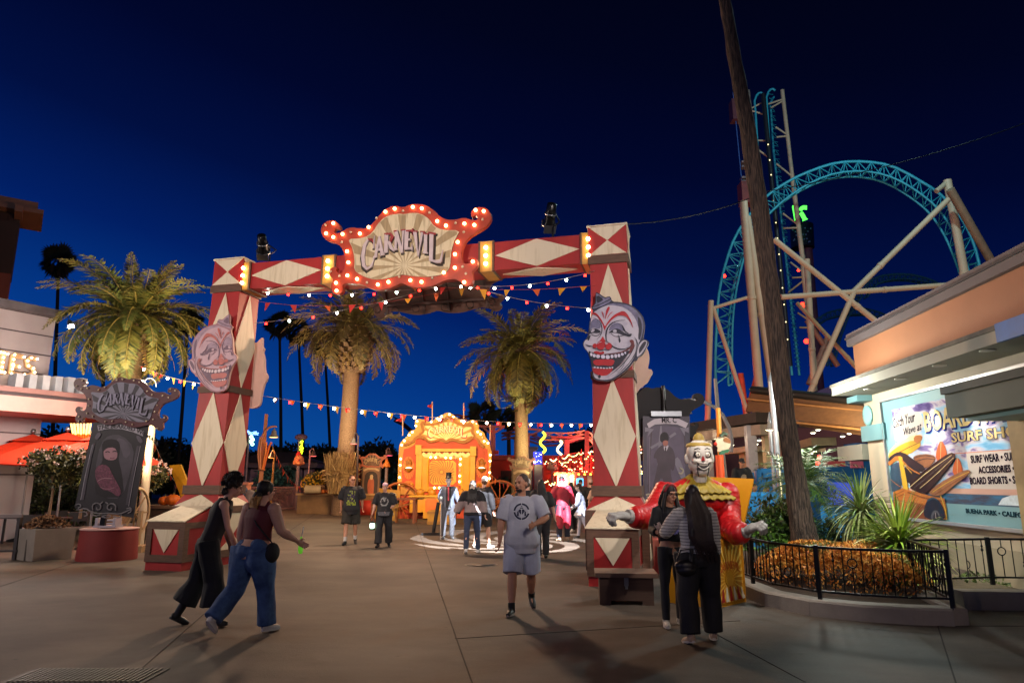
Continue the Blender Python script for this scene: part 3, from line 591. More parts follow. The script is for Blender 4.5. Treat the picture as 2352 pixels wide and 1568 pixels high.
# ================= string lights and pennants =================
M_flag=[mat('b3261c',.7),mat('c98a1c',.7),mat('c7541e',.7)]
M_cord=mat('8c7a70',.6);M_cordr=mat('9a3a30',.6)
M_sock=mat('2c2a2a',.5)
def catenary(a,b,sag,n):return [a.lerp(b,t/n)-V((0,0,sag*4*(t/n)*(1-t/n))) for t in range(n+1)]
def string_lights(label,a,b,sag,nb,r=.035,start=0,flags=0,cat='string lights',group=None,cw=.006,m=M_cord,fs=.20,cols=(None,None),seed=1,shift=.5):
    rd=random.Random(seed);t_=thing('string_lights' if nb else 'pennant_string',label,cat,a,group)
    pts=catenary(a,b,sag,24);MB().tube(pts,cw,4,0).build('cord',m,t_)
    ln=lambda u:a.lerp(b,u)-V((0,0,sag*4*u*(1-u)))
    pr={}
    for i in range(nb):
        u=(i+shift)/nb;k=(i+start) % 2;p=ln(u)-V((0,0,r*1.5))
        if k not in pr:
            q=MB();q.ball((0,0,0),r,6,5);q.tube([(0,0,r*.8),(0,0,r*2)],r*.45,5,1);o=q.build('bulb',[cols[k] or (BULBW if k == 0 else BULBR),M_sock],t_,local=True);pr[k]=o
        else:o=pr[k].copy();COL.objects.link(o);o.parent=t_
        o.location=p-a
    d=(b-a).normalized();fp={}
    for i in range(flags):
        u=(i+.5+rd.uniform(-.2,.2))/flags;k=rd.randrange(3);w=fs*rd.uniform(.75,1.05);h=fs*1.35;sw=rd.uniform(-.5,.5);c=ln(u);sd=V((d.y,-d.x,0))*rd.uniform(-.7,.7)
        q=MB();x=d*(w/2);tip=-V((0,0,h*rd.uniform(.55,1)))+sd*h*.5+d*sw*h*.4
        e=sd.cross(d)*.0+V((d.y,-d.x,0))*.003;A,Bq,Cq=c-x,c+x,c+tip
        q.add([A+e,Bq+e,Cq+e,A-e,Bq-e,Cq-e],[(0,1,2),(5,4,3),(0,3,4,1),(1,4,5,2),(2,5,3,0)]);q.build('pennant',M_flag[k],t_)
    return t_
SG='string lights across the walkway'
pb1=P(1075,645,14.0)
string_lights('upper string of red and white bulbs from the marquee board to the left gate post',P(990,660,14.2),P(592,668,15.2),.10,8,.028,1,group=SG)
string_lights('lower string of red and white bulbs slanting down to the left gate post',P(1030,650,14.2),P(585,742,15.0),.12,8,.028,0,group=SG)
string_lights('string of red and white bulbs rising to the top of the right gate post',P(1040,652,14.2),P(1366,622,13.0),.16,8,.028,0,group=SG)
string_lights('low string of red and white bulbs ending at the right clown face',P(1060,650,14.2),P(1376,708,12.9),.12,7,.028,0,group=SG)
string_lights('sagging pennant string left of the marquee board under the gate',P(1040,664,14.1),P(590,692,15.1),.22,0,flags=7,cat='pennants',m=M_cordr,fs=.16,seed=5,cw=.005)
string_lights('sagging pennant string right of the marquee board under the gate',P(930,650,14.2),P(1368,655,13.0),.12,0,flags=8,cat='pennants',m=M_cordr,fs=.17,seed=8,cw=.005)
string_lights('long string of bulbs and pennants stretching far behind the gate between the two posts',P(578,905,17.2),P(1368,972,22.5),.22,28,.038,1,flags=28,fs=.15,seed=3,cw=.006,cat='string lights')
string_lights('short string of bulbs and pennants from the left palm to the left gate post',P(318,838,20),P(462,880,18),.08,5,.036,0,flags=6,fs=.16,seed=4)
# cable across the sky
cb_=MB();cb_.tube(catenary(P(1440,515,13.2),P(1760,440,14),.15,12)+catenary(P(1760,440,14),P(2500,225,15),.25,14)[1:],.011,4)
tag(cb_.build('overhead_cable',mat('0c1220',.6),org=P(1440,515,13.2)),'thin dark cable crossing the sky from the right gate post past the leaning palm','cable')
# ================= plants =================
M_gr=[mat('505a26',.6,.3,3),mat('706c2e',.6,.3,3),mat('363e1a',.6,.3,3)]
M_dg=[mat('10180f',.8,.3,2),mat('18220f',.8,.3,2),mat('0b120c',.8,.3,2)]
def leaf(m,p,d,w,l,k,nz=None):
    d=d.normalized();s=d.cross(nz if nz is not None else V((random.uniform(-1,1),random.uniform(-1,1),random.uniform(-.3,1))));s=s.normalized() if s.length > 1e-4 else d.orthogonal().normalized()
    a=p+d*l*.5+s*w/2;b=p+d*l*.5-s*w/2;m.add([p,a,p+d*l,b],[(0,1,2,3)],k)
def rnd_dir(rd):
    while True:
        v=V((rd.uniform(-1,1),rd.uniform(-1,1),rd.uniform(-1,1)))
        if .05 < v.length < 1:return v.normalized()
def leafcloud(c,r,n,size,rd,nm=3,m=None,lumps=9,fill=.55):
    m=m or MB();c=V(c);L_=[]
    for i in range(lumps):
        d=rnd_dir(rd);L_.append((V((d.x*r[0]*.6,d.y*r[1]*.6,d.z*r[2]*.6)),rd.uniform(.35,.62)))
    for i in range(n):
        o,q=rd.choice(L_);d=rnd_dir(rd);t=rd.uniform(fill,1)**.5;p=c+o+V((d.x*r[0],d.y*r[1],d.z*r[2]))*q*t
        leaf(m,p,rnd_dir(rd)+d*.5,size*rd.uniform(.35,.6),size*rd.uniform(.7,1.3),min(nm-1,int(rd.random()*nm)))
    return m
def frond(m,base,az,el,ln,droop,rd,lw=.5,nl=26,k=0,rk=3,th=.03,curl=0.):
    """feather palm frond: arching rachis with leaflets on both sides"""
    n=12;pts=[V(base)];e=el;a=az
    for i in range(n):
        e -= droop/n*(.5+i/n*1.1);a += curl/n;pts.append(pts[-1]+V((math.cos(a)*math.cos(e),math.sin(a)*math.cos(e),math.sin(e)))*ln/n)
    m.tube(pts,[th*(1-.85*i/n) for i in range(n+1)],3,rk,False)
    for j in range(nl):
        t=.12+.88*j/nl;x=t*n;i=min(n-1,int(x));p=pts[i].lerp(pts[i+1],x-i);tg=(pts[i+1]-pts[i]).normalized()
        sd=tg.cross(V((0,0,1)));sd=sd.normalized() if sd.length > .05 else V((math.sin(a),-math.cos(a),0));up=sd.cross(tg)
        w=lw*math.sin(math.pi*min(1,.12+t*.88))**.6*(1-.35*t)
        for s_ in (-1,1):
            d=(sd*s_*1.0+tg*rd.uniform(.55,.9)+up*rd.uniform(-.55,.25));leaf(m,p,d,.056*ln/3,w*rd.uniform(.85,1.15),k if rd.random() < .75 else (k+1) % 3,up)
def trunk_mat(c1,c2,ring=9.):
    m=mat(c1,.8,.3,7,.02,streak=(2,2,ring),col2=c2,thr=.47,soft=.16,bs=3.5);return m
M_tr=trunk_mat('8a6c4e','3e2c1e');M_trk=trunk_mat('6b5138','2c1e12',2.2);M_rach=mat('8a7a3a',.6)
M_trd=mat('1d1813',.9,.3,2);M_dead=mat('7a5c34',.7,.3,3)
def canary(label,x,yc_,Y,ybase,crown_r,tr_r,nf,seed,lean=0.,mats=None,ub=None,lo=-1.25,boss=.55,boss_h=1.3,skirt=True,group=None,bx=None):
    """feather date palm: ringed trunk, knobbly boss, crown of arching fronds"""
    rd=random.Random(seed);top=P(x,yc_,Y);b=V((P(bx if bx else x,1000,Y).x,Y,0));t_=thing('palm_tree',label,'palm tree',b,group)
    path=[b.lerp(top,i/10)+V((lean*math.sin(math.pi*i/10),0,0)) for i in range(11)]
    m=MB();m.tube(path,[tr_r*(1.12-.2*i/10) for i in range(11)],14);m.build('trunk',M_tr,t_)
    m=MB();h=boss_h
    for i in range(11):
        z=-h+h*1.05*i/10;rr=boss*(.72+.35*math.sin(math.pi*i/11))
        for j in range(13):
            a=2*math.pi*(j+.5*(i % 2))/13;d=V((math.cos(a),math.sin(a),0));p=top+V((0,0,z))+d*rr*.75
            q=p+d*rr*.38+V((0,0,.16));s_=V((-d.y,d.x,0))*.09*boss/.55;m.add([p-s_-V((0,0,.1)),p+s_-V((0,0,.1)),q+s_*.6,q-s_*.6,p+V((0,0,.14))-s_,p+V((0,0,.14))+s_],[(0,1,2,3),(3,2,5,4),(0,3,4),(1,5,2)])
    m.tube([top+V((0,0,-h)),top+V((0,0,.1))],[boss*.6,boss*.72,],12);m.build('frond_boss',M_trk,t_)
    m=MB()
    for i in range(nf):
        f=(i+.5)/nf;el=R(80)-f*R(80-math.degrees(lo))*1.0 if lo > -10 else 0
        az=i*2.39996+rd.uniform(-.2,.2);ln=crown_r*(.85+.25*rd.random())*(1.0 if f > .12 else .8)
        frond(m,top+V((math.cos(az),math.sin(az),0))*boss*.3,az,el+rd.uniform(-.12,.12),ln,1.0+f*.9+rd.uniform(-.2,.3),rd,ln*.20,58,0 if rd.random() < .6 else 1,3,.035,rd.uniform(-.4,.4))
    m.build('crown',mats or M_gr+[M_rach],t_)
    if skirt:
        m=MB()
        for i in range(16):frond(m,top+V((0,0,-.35)),i*2.4,R(-22)+rd.uniform(-.25,.1),crown_r*rd.uniform(.6,.8),1.15,rd,.22,20,0,1,.03)
        m.build('dry_skirt',[mat('8f7430',.7,.3,3),M_dead,mat('7a6a2c',.7,.3,3)],t_)
    return t_
canary('big feather palm rising behind the bearded woman banner on the left',310,728,21,1180,2.6,.36,92,1,bx=288,boss=.55,lo=-.72,group='feather palms')
canary('palm with a knobbly trunk head seen through the gate under the marquee board',812,755,37,1100,3.9,.44,56,2,mats=[mat('5a4a26',.6,.3,3),mat('6b5a30',.6,.3,3),mat('40401f',.6,.3,3),M_rach],bx=790,lean=.1,boss=1.0,boss_h=2.4,lo=-.42,skirt=True,group='feather palms')
canary('rounded palm with drooping skirt of fronds seen through the gate on the right',1196,805,38,1100,3.9,.36,84,3,mats=[mat('55501f',.6,.3,3),mat('6a5f2a',.6,.3,3),mat('3a3818',.6,.3,3),M_rach],bx=1199,lo=-1.35,boss=.6,boss_h=1.2,group='feather palms')
def fanpalm(label,xb,xt,yt,Y,hr,seed,tr=.16,m3=None,trm=None,name='palm_tree',group='tall thin fan palms against the dusk sky'):
    rd=random.Random(seed);top=P(xt,yt,Y);b=V((P(xb,1050,Y).x,Y,0));t_=thing(name,label,'palm tree',b,group)
    m=MB();m.tube([b,b.lerp(top,.5)+V((.05,0,0)),top],[tr*1.2,tr,tr*.8],8);m.build('trunk',trm or M_trd,t_)
    m=MB()
    for i in range(60):
        d=rnd_dir(rd);d.z=d.z*.9+.1;p=top+d*hr*rd.uniform(.25,.55)
        m.tube([top,p],.015,3,2,False)
        ax=d.orthogonal().normalized();bx_=d.cross(ax)
        for j in range(11):
            a=-1.3+2.6*j/10;q=(d*math.cos(a)+ax*math.sin(a)*.9+V((0,0,-.35)));leaf(m,p,q,hr*.09,hr*rd.uniform(.35,.5),j % 2,bx_)
    for i in range(50):
        a=rd.uniform(0,6.28);leaf(m,top+V((math.cos(a)*hr*.25,math.sin(a)*hr*.25,-hr*rd.uniform(.1,.5))),V((math.cos(a)*.5,math.sin(a)*.5,-1)),hr*.12,hr*.5,2)
    m.build('crown',m3 or [M_dg[0],M_dg[1],mat('1f1810',.9)],t_);return t_
for i,(xb,xt,yt,Y,hr,lb) in enumerate(((128,135,600,34,1.15,'tall fan palm beside the left edge above the white building'),(237,240,790,34,1.0,'tall thin palm standing just left of the big feather palm trunk'),(330,326,800,36,1.0,'thin dark palm trunk behind the big feather palm, right of its trunk'),(412,432,740,36,1.0,'slightly leaning thin palm between the big feather palm and the left gate post'),(572,566,690,40,.9,'thin palm partly hidden behind the left gate post'),(652,642,742,38,1.1,'leftmost tall fan palm framed by the gate opening'),(706,685,762,40,1.05,'second tall fan palm in the gate opening, leaning left'),(768,745,790,44,1.15,'leaning fan palm just left of the knobbly palm in the gate opening'),(820,815,800,46,1.0,'dark palm trunk half hidden behind the knobbly palm'))):
    fanpalm(lb,xb,xt,yt,Y*1.9,hr*1.9,20+i,.17)
for i,(x,yt,Y,hr,lb) in enumerate(((1113,950,60,1.9,'bushy dark palm right behind the gabled booth'),(1168,960,66,1.5,'small dark palm left of the rounded palm trunk'),(1175,1082,50,.9,'low dark palm between booth and poster by the palm trunk'),(1500,930,40,1.3,'reddish lit palm top behind the dark scroll board on the right'))):
    fanpalm(lb,x,x,yt,Y,hr,40+i,.2,m3=([mat('5a3a1c',.8,.3,2),mat('6b4a22',.8,.3,2),mat('3a2412',.8)] if i == 3 else None),group='bushy dark palms behind the gate')
# ================= white diner building on the left =================
M_sid=mat('b9aeb0',.6,.06,1.5);M_grv=mat('5a5054',.7);M_pink=mat('c79a94',.55,.08,2);M_pinkd=mat('96706c',.6,.1,2)  # canopy pinks hold the pink light in the paint colour
wc=P(131,712,21.5);wu=V((.49,.87,0)).normalized();WF=Fr((wc.x,wc.y,0),wu)
dn=thing('diner_building','white moderne diner with grooved siding, rounded pink lit canopy and bulb letters, far left','building',WF.o)
zt=wc.z
m=MB();m.fbox(WF,-14,0,0,zt-.25,-4,0,0);m.build('wall',M_sid,dn)
for i in range(9):
    m=MB();z=zt-.28-.62*i
    if z < 3.9 and z > 3.5:continue
    m.fbox(WF,-14,.004,z-.02,z+.02,-.1,.012,0);m.build('siding_groove',M_grv,dn)
m=MB();m.fbox(WF,-14.1,.1,zt-.25,zt,-4.1,.1,0);m.build('parapet_cap',mat('6a6468',.6),dn)
def capsule(a0,a1,n0,n1,k=10):
    r=min((n1-n0)/2,1.0);pts=[(a0,n0),(a1-r,n0)]
    pts += [(a1-r+r*math.sin(math.pi*i/k),(n0+n1)/2-(n1-n0)/2*math.cos(math.pi*i/k)) for i in range(1,k)]
    return pts+[(a1-r,n1),(a0,n1)]
HF=Fr(WF.o,WF.u,-WF.n);HF.n=V((0,0,1))
neg=lambda L_:[(a,-b) for a,b in L_]
zz=lambda px,py:WF.hit(px,py,1.2)[1]
z0,z1,z2,z3_=[WF.hit(0,y_,c_)[1] for y_,c_ in ((942,1.9),(905,1.9),(897,1.6),(884,1.7))]
m=MB();m.prism(neg(capsule(-14,1.75,-1.2,1.9)),HF,z0,z1,0);m.build('canopy',M_pink,dn)
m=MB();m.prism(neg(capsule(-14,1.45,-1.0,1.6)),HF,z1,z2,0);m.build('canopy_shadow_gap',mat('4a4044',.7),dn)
m=MB();m.prism(neg(capsule(-14,1.55,-1.0,1.7)),HF,z2,z3_,0);m.build('canopy_upper_band',M_pinkd,dn)
for i in range(6):
    q=MB();d0=.35-i*.36;q.fbox(WF,d0,d0+.2,z3_,z3_+.55-.02*i,.9-.02*i,1.25);q.build('channel_letter_back',mat('b9bfc6',.4,.1,4),dn)
EF=WF.off(.02)
def bulbletter(pts_list,nm):
    q=MB()
    for k,pts in enumerate(pts_list):q.ribbon(EF.tr(pts,z8),.15,EF,0,.10+.002*k)
    lo=q.build('bulb_letter',mat('b89068',.5),dn);bp=[]
    for pts in pts_list:
        w=EF.tr(pts,z8);d=0
        for a,b in zip(w,w[1:]):
            L_=math.hypot(b[0]-a[0],b[1]-a[1]);n=max(1,int(L_/.14))
            bp += [(a[0]+(b[0]-a[0])*j/n,a[1]+(b[1]-a[1])*j/n) for j in range(n)]
        bp.append(w[-1])
    bulbs(lo,bp,EF,.14,.030,glow('ffe8c8',16))
z8=Zm(0,780,.3061)
bulbletter([[(15,335),(-5,490)],[(-12,330),(45,345)],[(-25,480),(20,495)]],'I')
bulbletter([[(100,350),(75,505)],[(100,350),(178,370)],[(90,440),(140,448)],[(75,505),(150,515)]],'E')
bulbletter([[(285,385),(240,375),(208,400),(215,440),(255,462),(265,495),(225,525),(180,512)]],'S')
# dark soffit lamps under the canopy
for px,py in ((160,948),(108,955)):
    p=P(px,py,22.2);l_=thing('canopy_lamp','small bright lamp under the pink lit canopy' + (' near its rounded end' if px == 160 else ' beside the wall corner'),'lamp',p)
    q=MB();q.box((0,0,0),(.35,.12,.06));q.build('diffuser',glow('dff2ff',12),l_,local=True);q=MB();q.box((0,0,.06),(.4,.16,.05));q.build('housing',M_steel,l_,local=True)
# lamp on a thin arm off the parapet
p0_=P(131,742,21.3);p1_=P(160,740,20.6)
t_=thing('arm_floodlight','small white floodlight on a thin arm off the corner of the diner wall','floodlight',p0_)
m=MB();m.tube([p0_,p0_.lerp(p1_,.3)+V((0,0,.08)),p0_.lerp(p1_,.8)+V((0,0,.2)),p1_],.015,5);m.build('arm',M_steel,t_)
d=V((.5,-.2,-.8)).normalized();m=MB();m.tube([p1_-d*.05,p1_+d*.16],[.06,.1],8);m.build('lamp_head',M_steel,t_)
m=MB();m.tube([p1_+d*.16,p1_+d*.18],[.095,.095],8);m.build('lens',glow('f2e2ff',40),t_)
# brown tower beyond
tb=P(100,490,36);t_=thing('brown_tower','dark brown stucco tower with an overhanging flat roof at the upper left edge','building',(tb.x,36,0));t_.rotation_euler.z=R(35.7)
m=MB();e=P(46,560,36).x;m.box((e-5,37.5,tb.z/2-1.8),(10,2,tb.z-3.6));m.build('wall',mat('6b3322',.8,.15,1),t_)
m=MB();m.box((e-5,37.5,tb.z-1.9),(10.06,2.06,3.4));m.build('upper_wall',mat('2e1a12',.8,.15,1),t_)
m=MB();m.box((tb.x-6,37.5,tb.z),(12,3.4,.25));m.box((tb.x-6,37.5,tb.z+.35),(11.4,2.9,.45));m.build('roof_slab',mat('7a5444',.8,.15,1),t_)
for k in range(2):
    m=MB();m.box((tb.x-1.1-k*3,36,tb.z-.3),(.35,2.0,.35));m.build('roof_bracket',mat('7a5444',.8,.15,1),t_)
# ================= parasols =================
M_or=mat('d8391a',.65,.1,2,streak=(1,1,.3));M_ord=mat('b32c14',.7)
def parasol(label,top,r,drop,rot,n=6):
    b=V((top.x,top.y,0));t_=thing('parasol',label,'parasol',b,'orange parasols in front of the diner')
    c=top-V((0,0,.0));m=MB();vr=[c+V((r*math.cos(rot+2*math.pi*i/n),r*math.sin(rot+2*math.pi*i/n),-drop)) for i in range(n)]
    vm=[c+(v-c)*.5+V((0,0,.05)) for v in vr];vs=[];fs=[]
    K=5
    for s_ in range(n):
        a,b_=vr[s_],vr[(s_+1) % n];am,bm2=vm[s_],vm[(s_+1) % n];base=len(vs)
        for q in range(K+1):
            t=q/K;sag=-.07*math.sin(math.pi*t)
            vs += [c,am.lerp(bm2,t)+V((0,0,sag*.5)),a.lerp(b_,t)+V((0,0,sag))+(c-a.lerp(b_,t))*.03*math.sin(math.pi*t),a.lerp(b_,t)+V((0,0,sag-.09))+(c-a.lerp(b_,t))*.03*math.sin(math.pi*t)]
        for q in range(K):
            o=base+4*q;fs += [(o,o+1,o+5),(o+1,o+2,o+6,o+5),(o+2,o+3,o+7,o+6)]
    m.add(vs,fs,0,True);m.build('canopy',M_or,t_)
    m=MB();cc=c+V((0,0,.07));rr=r*.36;vv=[cc+V((rr*math.cos(rot+2*math.pi*i/n),rr*math.sin(rot+2*math.pi*i/n),-drop*.36+.02)) for i in range(n)]
    m.add([cc]+vv,[(0,1+i,1+(i+1) % n) for i in range(n)]);m.build('vent_cap',M_or,t_)
    m=MB();m.tube([b,c+V((0,0,.05))],.03,8);m.build('pole',mat('8f8c8c',.4,metal=.6),t_)
    m=MB();m.ball(c+V((0,0,.16)),.075,10,6);m.build('finial',M_steel,t_)
    for i in range(n):
        m=MB();m.tube([c-V((0,0,.05)),vr[i]+V((0,0,-.02))],.012,4);m.build('rib',M_steel,t_)
    m=MB();m.lathe([(.3,0),(.3,.05),(.08,.1),(.04,.2)],b,16);m.build('base',M_iron,t_)
parasol('leftmost of the three orange parasols, cut by the left edge',P(75,1002,21),1.95,.72,.3)
parasol('middle orange parasol with folded top, beside the fan of neon tubes',P(155,998,20),1.95,.76,.0)
parasol('orange parasol mostly hidden behind the bearded woman banner',P(232,1000,18.6),1.45,.66,.5)
# fan of neon tubes
fo=P(205,1055,30);t_=thing('neon_fan','fan of upright yellow and red neon tubes glowing behind the parasols','neon sign',fo)
for i in range(9):
    x0,x1=172+i*4.6,160+i*8.6;a=P(x0,1016,30);b_=P(x1,955+(6 if i % 2 else 0),30);mid=a.lerp(b_,.33)
    q=MB();q.tube([mid,b_],.038,6);q.build('tube',glow('ffd070',4),t_);q=MB();q.tube([a,mid],.036,6);q.build('tube_foot',glow('ff5a18',2.2),t_)
q=MB();q.beam(P(168,1020,30.2),P(214,1020,30.2),.3,.2);q.beam(V((P(190,1020,30.2).x,30.2,0)),P(190,1020,30.2),.2,.2);q.build('base',M_iron,t_)
# row of small warm bulbs on the far fascia
t_=thing('fascia_lights','short row of warm bulbs under the small scrolled sign','lights',P(235,978,27))
q=MB();q.beam(P(215,976,27.1),P(330,990,27.1),.1,.18);q.build('fascia',mat('b9b4b0',.6),t_)
for x in (236,249,259,270,283,296):
    q=MB();q.ball(P(x,981+(x-236)*.06,26.9),.075,6,4);q.build('bulb',glow('ffca88',22),t_)
# ================= planters, railing, chairs =================
pc=G(74,1289);pd1=(G(163,1281)-pc).normalized();pl=(G(163,1281)-pc).length
t_=thing('square_planter','square grey concrete planter with brown flowers beside the red drum','planter',pc)
F2=Fr(pc,pd1);sgn=-1
m=MB();w=pl;b4=[F2.p(0,0,0),F2.p(w,0,0),F2.p(w,0,-w),F2.p(0,0,-w)];e=.03;t4=[F2.p(-e,.68,e),F2.p(w+e,.68,e),F2.p(w+e,.68,-w-e),F2.p(-e,.68,-w-e)]
m.hexa(b4,t4);m.build('box',mat('77706a',.75,.15,2,.002,bs=20),t_)
m=MB();side=Fr(pc,-F2.n)
m.fbox(Fr(F2.p(-.02,0,-.0),-F2.n),.30,.34,.0,.68,.0,.04);m.build('side_groove',mat('3a3430',.8),t_)
rd=random.Random(5);m=MB();pcc=F2.p(w/2,.68,-w/2)
for i in range(1500):
    a,r_=rd.uniform(0,6.28),math.sqrt(rd.random())*w*.52;p=pcc+V((r_*math.cos(a),r_*math.sin(a),.02+.22*(1-(r_/(w*.55))**2)*rd.uniform(.5,1.1)))
    leaf(m,p,rnd_dir(rd)+V((0,0,.6)),.05,.08,rd.randrange(3))
m.build('flowers',[mat('6b4a30',.8),mat('8f6a48',.8),mat('3a281c',.8)],t_)
def topiary(label,base,h,r,seed,group=None,n=2600,name='topiary_tree'):
    rd=random.Random(seed);t_=thing(name,label,'tree',base,group);top=V(base)+V((0,0,h))
    m=MB();m.tube([base,V(base)+V((.03,0,h*.5)),top-V((0,0,r*.4))],[.035,.028,.025],7);m.build('trunk',mat('7a5f48',.8,.3,9),t_)
    m=MB();m=leafcloud(top,(r,r,r*.72),n,.1,rd,3,m,14,.3);m.build('crown',[mat('4a4a24',.5,.3,4),mat('6b6634',.5,.3,4),mat('26301a',.5,.3,4)],t_)
    m=MB()
    for i in range(26):
        d=rnd_dir(rd);d.z=abs(d.z);p=top+V((d.x*r,d.y*r,d.z*r*.75));
        for k in range(9):leaf(m,p+rnd_dir(rd)*.035,rnd_dir(rd),.05,.06,0)
    m.build('blossom',mat('e0bfb4',.6),t_)
topiary('flowering standard tree growing from the square grey planter',pcc,1.42,.62,7)
topiary('flowering bush tree half hidden behind the bearded woman banner, left side',P(183,1190,16.8)*1.0,1.2,.55,8)
topiary('flowering bush tree showing right of the bearded woman banner',P(330,1190,20)*1.0,1.2,.6,9)
rb=G(33,1285);t_=thing('terrace_railing','dark metal terrace railing at the left edge by the planter','railing',rb)
q=MB();q.box((0,0,.49),(.07,.10,.98));q.build('post',mat('2e2a2c',.5),t_,local=True)
for z,hh in ((.96,.07),(.2,.04)):
    q=MB();q.beam((.05,0,z),(-4.5,-1.5,z),.09,hh);q.build('rail',mat('6a6060',.5) if z > .5 else mat('2e2a2c',.5),t_,local=True)
q=MB();q.beam((.03,.03,.6),(2.2,7,.6),.05,.05);q.build('side_rail',mat('6a6060',.5),t_,local=True)
def chair(p,rz,label):
    t_=thing('terrace_chair',label,'chair',p,'dark terrace chairs and tables',rz)
    dk=mat('221e20',.5)
    for x in (-.22,.22):
        for y in (-.22,.22):
            q=MB();q.box((x,y,.22 if y < 0 else .44),(.035,.035,.44 if y < 0 else .88));q.build('leg',dk,t_,local=True)
    q=MB();q.box((0,0,.45),(.48,.48,.035));q.build('seat',dk,t_,local=True)
    q=MB();q.box((0,.22,.74),(.46,.03,.26));q.build('backrest',dk,t_,local=True)
def table(p,label,r=.4):
    t_=thing('terrace_table',label,'table',p,'dark terrace chairs and tables')
    q=MB();q.box((0,0,.74),(1.0,.8,.05));q.build('tabletop',mat('544c4c',.4),t_,local=True)
    for x in (-.45,.45):
        for y in (-.35,.35):
            q=MB();q.box((x,y,.36),(.05,.05,.72));q.build('leg',mat('2e2a2c',.5),t_,local=True)
table(G(95,1255),'dark terrace table behind the square planter');table(G(20,1250),'dark terrace table at the left edge behind the railing');table(G(150,1232),'dark terrace table just left of the banner')
for (x,y,a,l) in ((60,1262,.5,'dark terrace chair between railing and planter'),(10,1240,2.8,'dark terrace chair farthest left behind the railing'),(125,1240,-2.5,'dark terrace chair behind the flowering standard tree'),(170,1248,.4,'dark terrace chair behind the red drum'),(48,1232,3.0,'dark terrace chair below the leftmost parasol')):
    chair(G(x,y),a,l)
# ================= bearded woman banner =================
dc=G(227,1287)+V((0,.3,0))
t_=thing('red_drum','low dark red drum carrying the bearded woman banner','drum base',dc)
m=MB();m.lathe([(.62,0),(.62,.05),(.585,.64),(.585,.66)],n=40);m.build('side',mat('6e1c1c',.7,.12,3),t_,local=True)
m=MB();m.lathe([(0,.661),(.60,.661),(.60,.685),(0,.686)],n=40);m.build('top',mat('a88684',.6,.1,3),t_,local=True)
ro=R(4.5);bc=P(257,1076,15.1);BF=Fr(bc,(math.cos(ro),.12,-math.sin(ro)),(math.sin(ro),0,math.cos(ro)));BF.v=BF.n.cross(BF.u)
bn=thing('bearded_woman_banner','dark sideshow banner lettered THE BEARDED WOMAN standing on the red drum','banner',(dc.x,dc.y,.686))
zb=Zm(180,930,.3125);bw=lambda pts:BF.tr(pts,zb)
M_bk=mat('211d26',.6,.35,2,col2='100e14',thr=.5,soft=.2)
m=MB();m.prism(bw([(170,400),(615,425),(490,1165),(20,1085)]),BF,-.03,0,0);m.build('panel',M_bk,bn)
def art(lst,fr,z,mats,parent,c=.0015,name='painted_art'):
    m=MB()
    for e in lst:
        if e[0] == 'p':m.prism(smooth(fr.tr(e[2],z)),fr,c-.001,c+.0006,e[1])
        elif e[0] == 'q':m.prism(fr.tr(e[2],z),fr,c-.001,c+.0006,e[1])
        else:m.ribbon(smooth_open(fr.tr(e[2],z)),e[3],fr,c-.001,c+.0006,e[1])
        c += .0008
    m.build(name,mats,parent);return c
AM=[mat('8a8590',.6,.2,3),mat('3b3640',.6,.3,3),mat('17131a',.7,.3,3),mat('8d6670',.6,.15,5),mat('5d2c40',.6,.5,28,det=2),mat('4a4450',.6,.3,2),mat('201a22',.7)]
art([('p',1,[(230,560),(300,500),(400,500),(500,600),(480,760),(400,1010),(250,1010),(180,800)],0),
 ('p',5,[(350,520),(430,540),(480,640),(420,700),(390,600)],0),
 ('p',2,[(240,590),(270,545),(330,530),(380,560),(385,620),(370,700),(400,800),(420,1000),(200,1000),(180,900),(200,760),(245,720),(245,640)],0),
 ('p',3,[(252,625),(280,605),(340,600),(365,640),(360,690),(325,705),(280,700),(255,680)],0),
 ('p',2,[(240,560),(300,530),(375,545),(380,600),(330,590),(280,605),(245,640)],0),('r',2,[(268,640),(288,632),(302,640)],.02),('r',2,[(325,636),(342,628),(358,636)],.02),('r',4,[(305,685),(325,690),(342,683)],.018),
 ('p',4,[(185,770),(230,735),(290,745),(325,820),(360,880),(400,960),(370,1000),(310,950),(240,940),(190,860)],0),
 ('r',3,[(205,870),(250,845),(320,850)],.016),('r',3,[(230,920),(290,940),(340,920)],.01),
 ('r',1,[(175,570),(120,820),(85,1020)],.05),('r',1,[(530,590),(480,830),(440,1060)],.05),('r',0,[(165,580),(108,820),(72,1020)],.012),('r',0,[(548,590),(495,840),(455,1070)],.012),
 ('q',0,[(205,425),(300,410),(400,415),(500,440),(580,475),(570,512),(490,478),(400,455),(300,452),(212,470)],0),
 ('p',5,[(180,520),(215,475),(240,500),(200,545)],0),('p',5,[(510,505),(545,510),(575,560),(540,570)],0)],BF,zb,AM,bn)
a0,b0=BF.hit(*zb(208,462));a1,b1=BF.hit(*zb(560,500));am_,bm3=BF.hit(*zb(385,448));wd=a1-a0
def wp(x,y):
    t=x/wd;lo_=b0+(b1-b0)*t+(bm3-(b0+b1)/2)*4*t*(1-t);return x,y+lo_-b0
m=MB();m.text('THE BEARDED WOMAN',BF,.125,a0,b0,.016,.002,sx=.96,warp=wp,bold=.004);m.build('banner_lettering',mat('17131a',.6),bn)
m=MB()
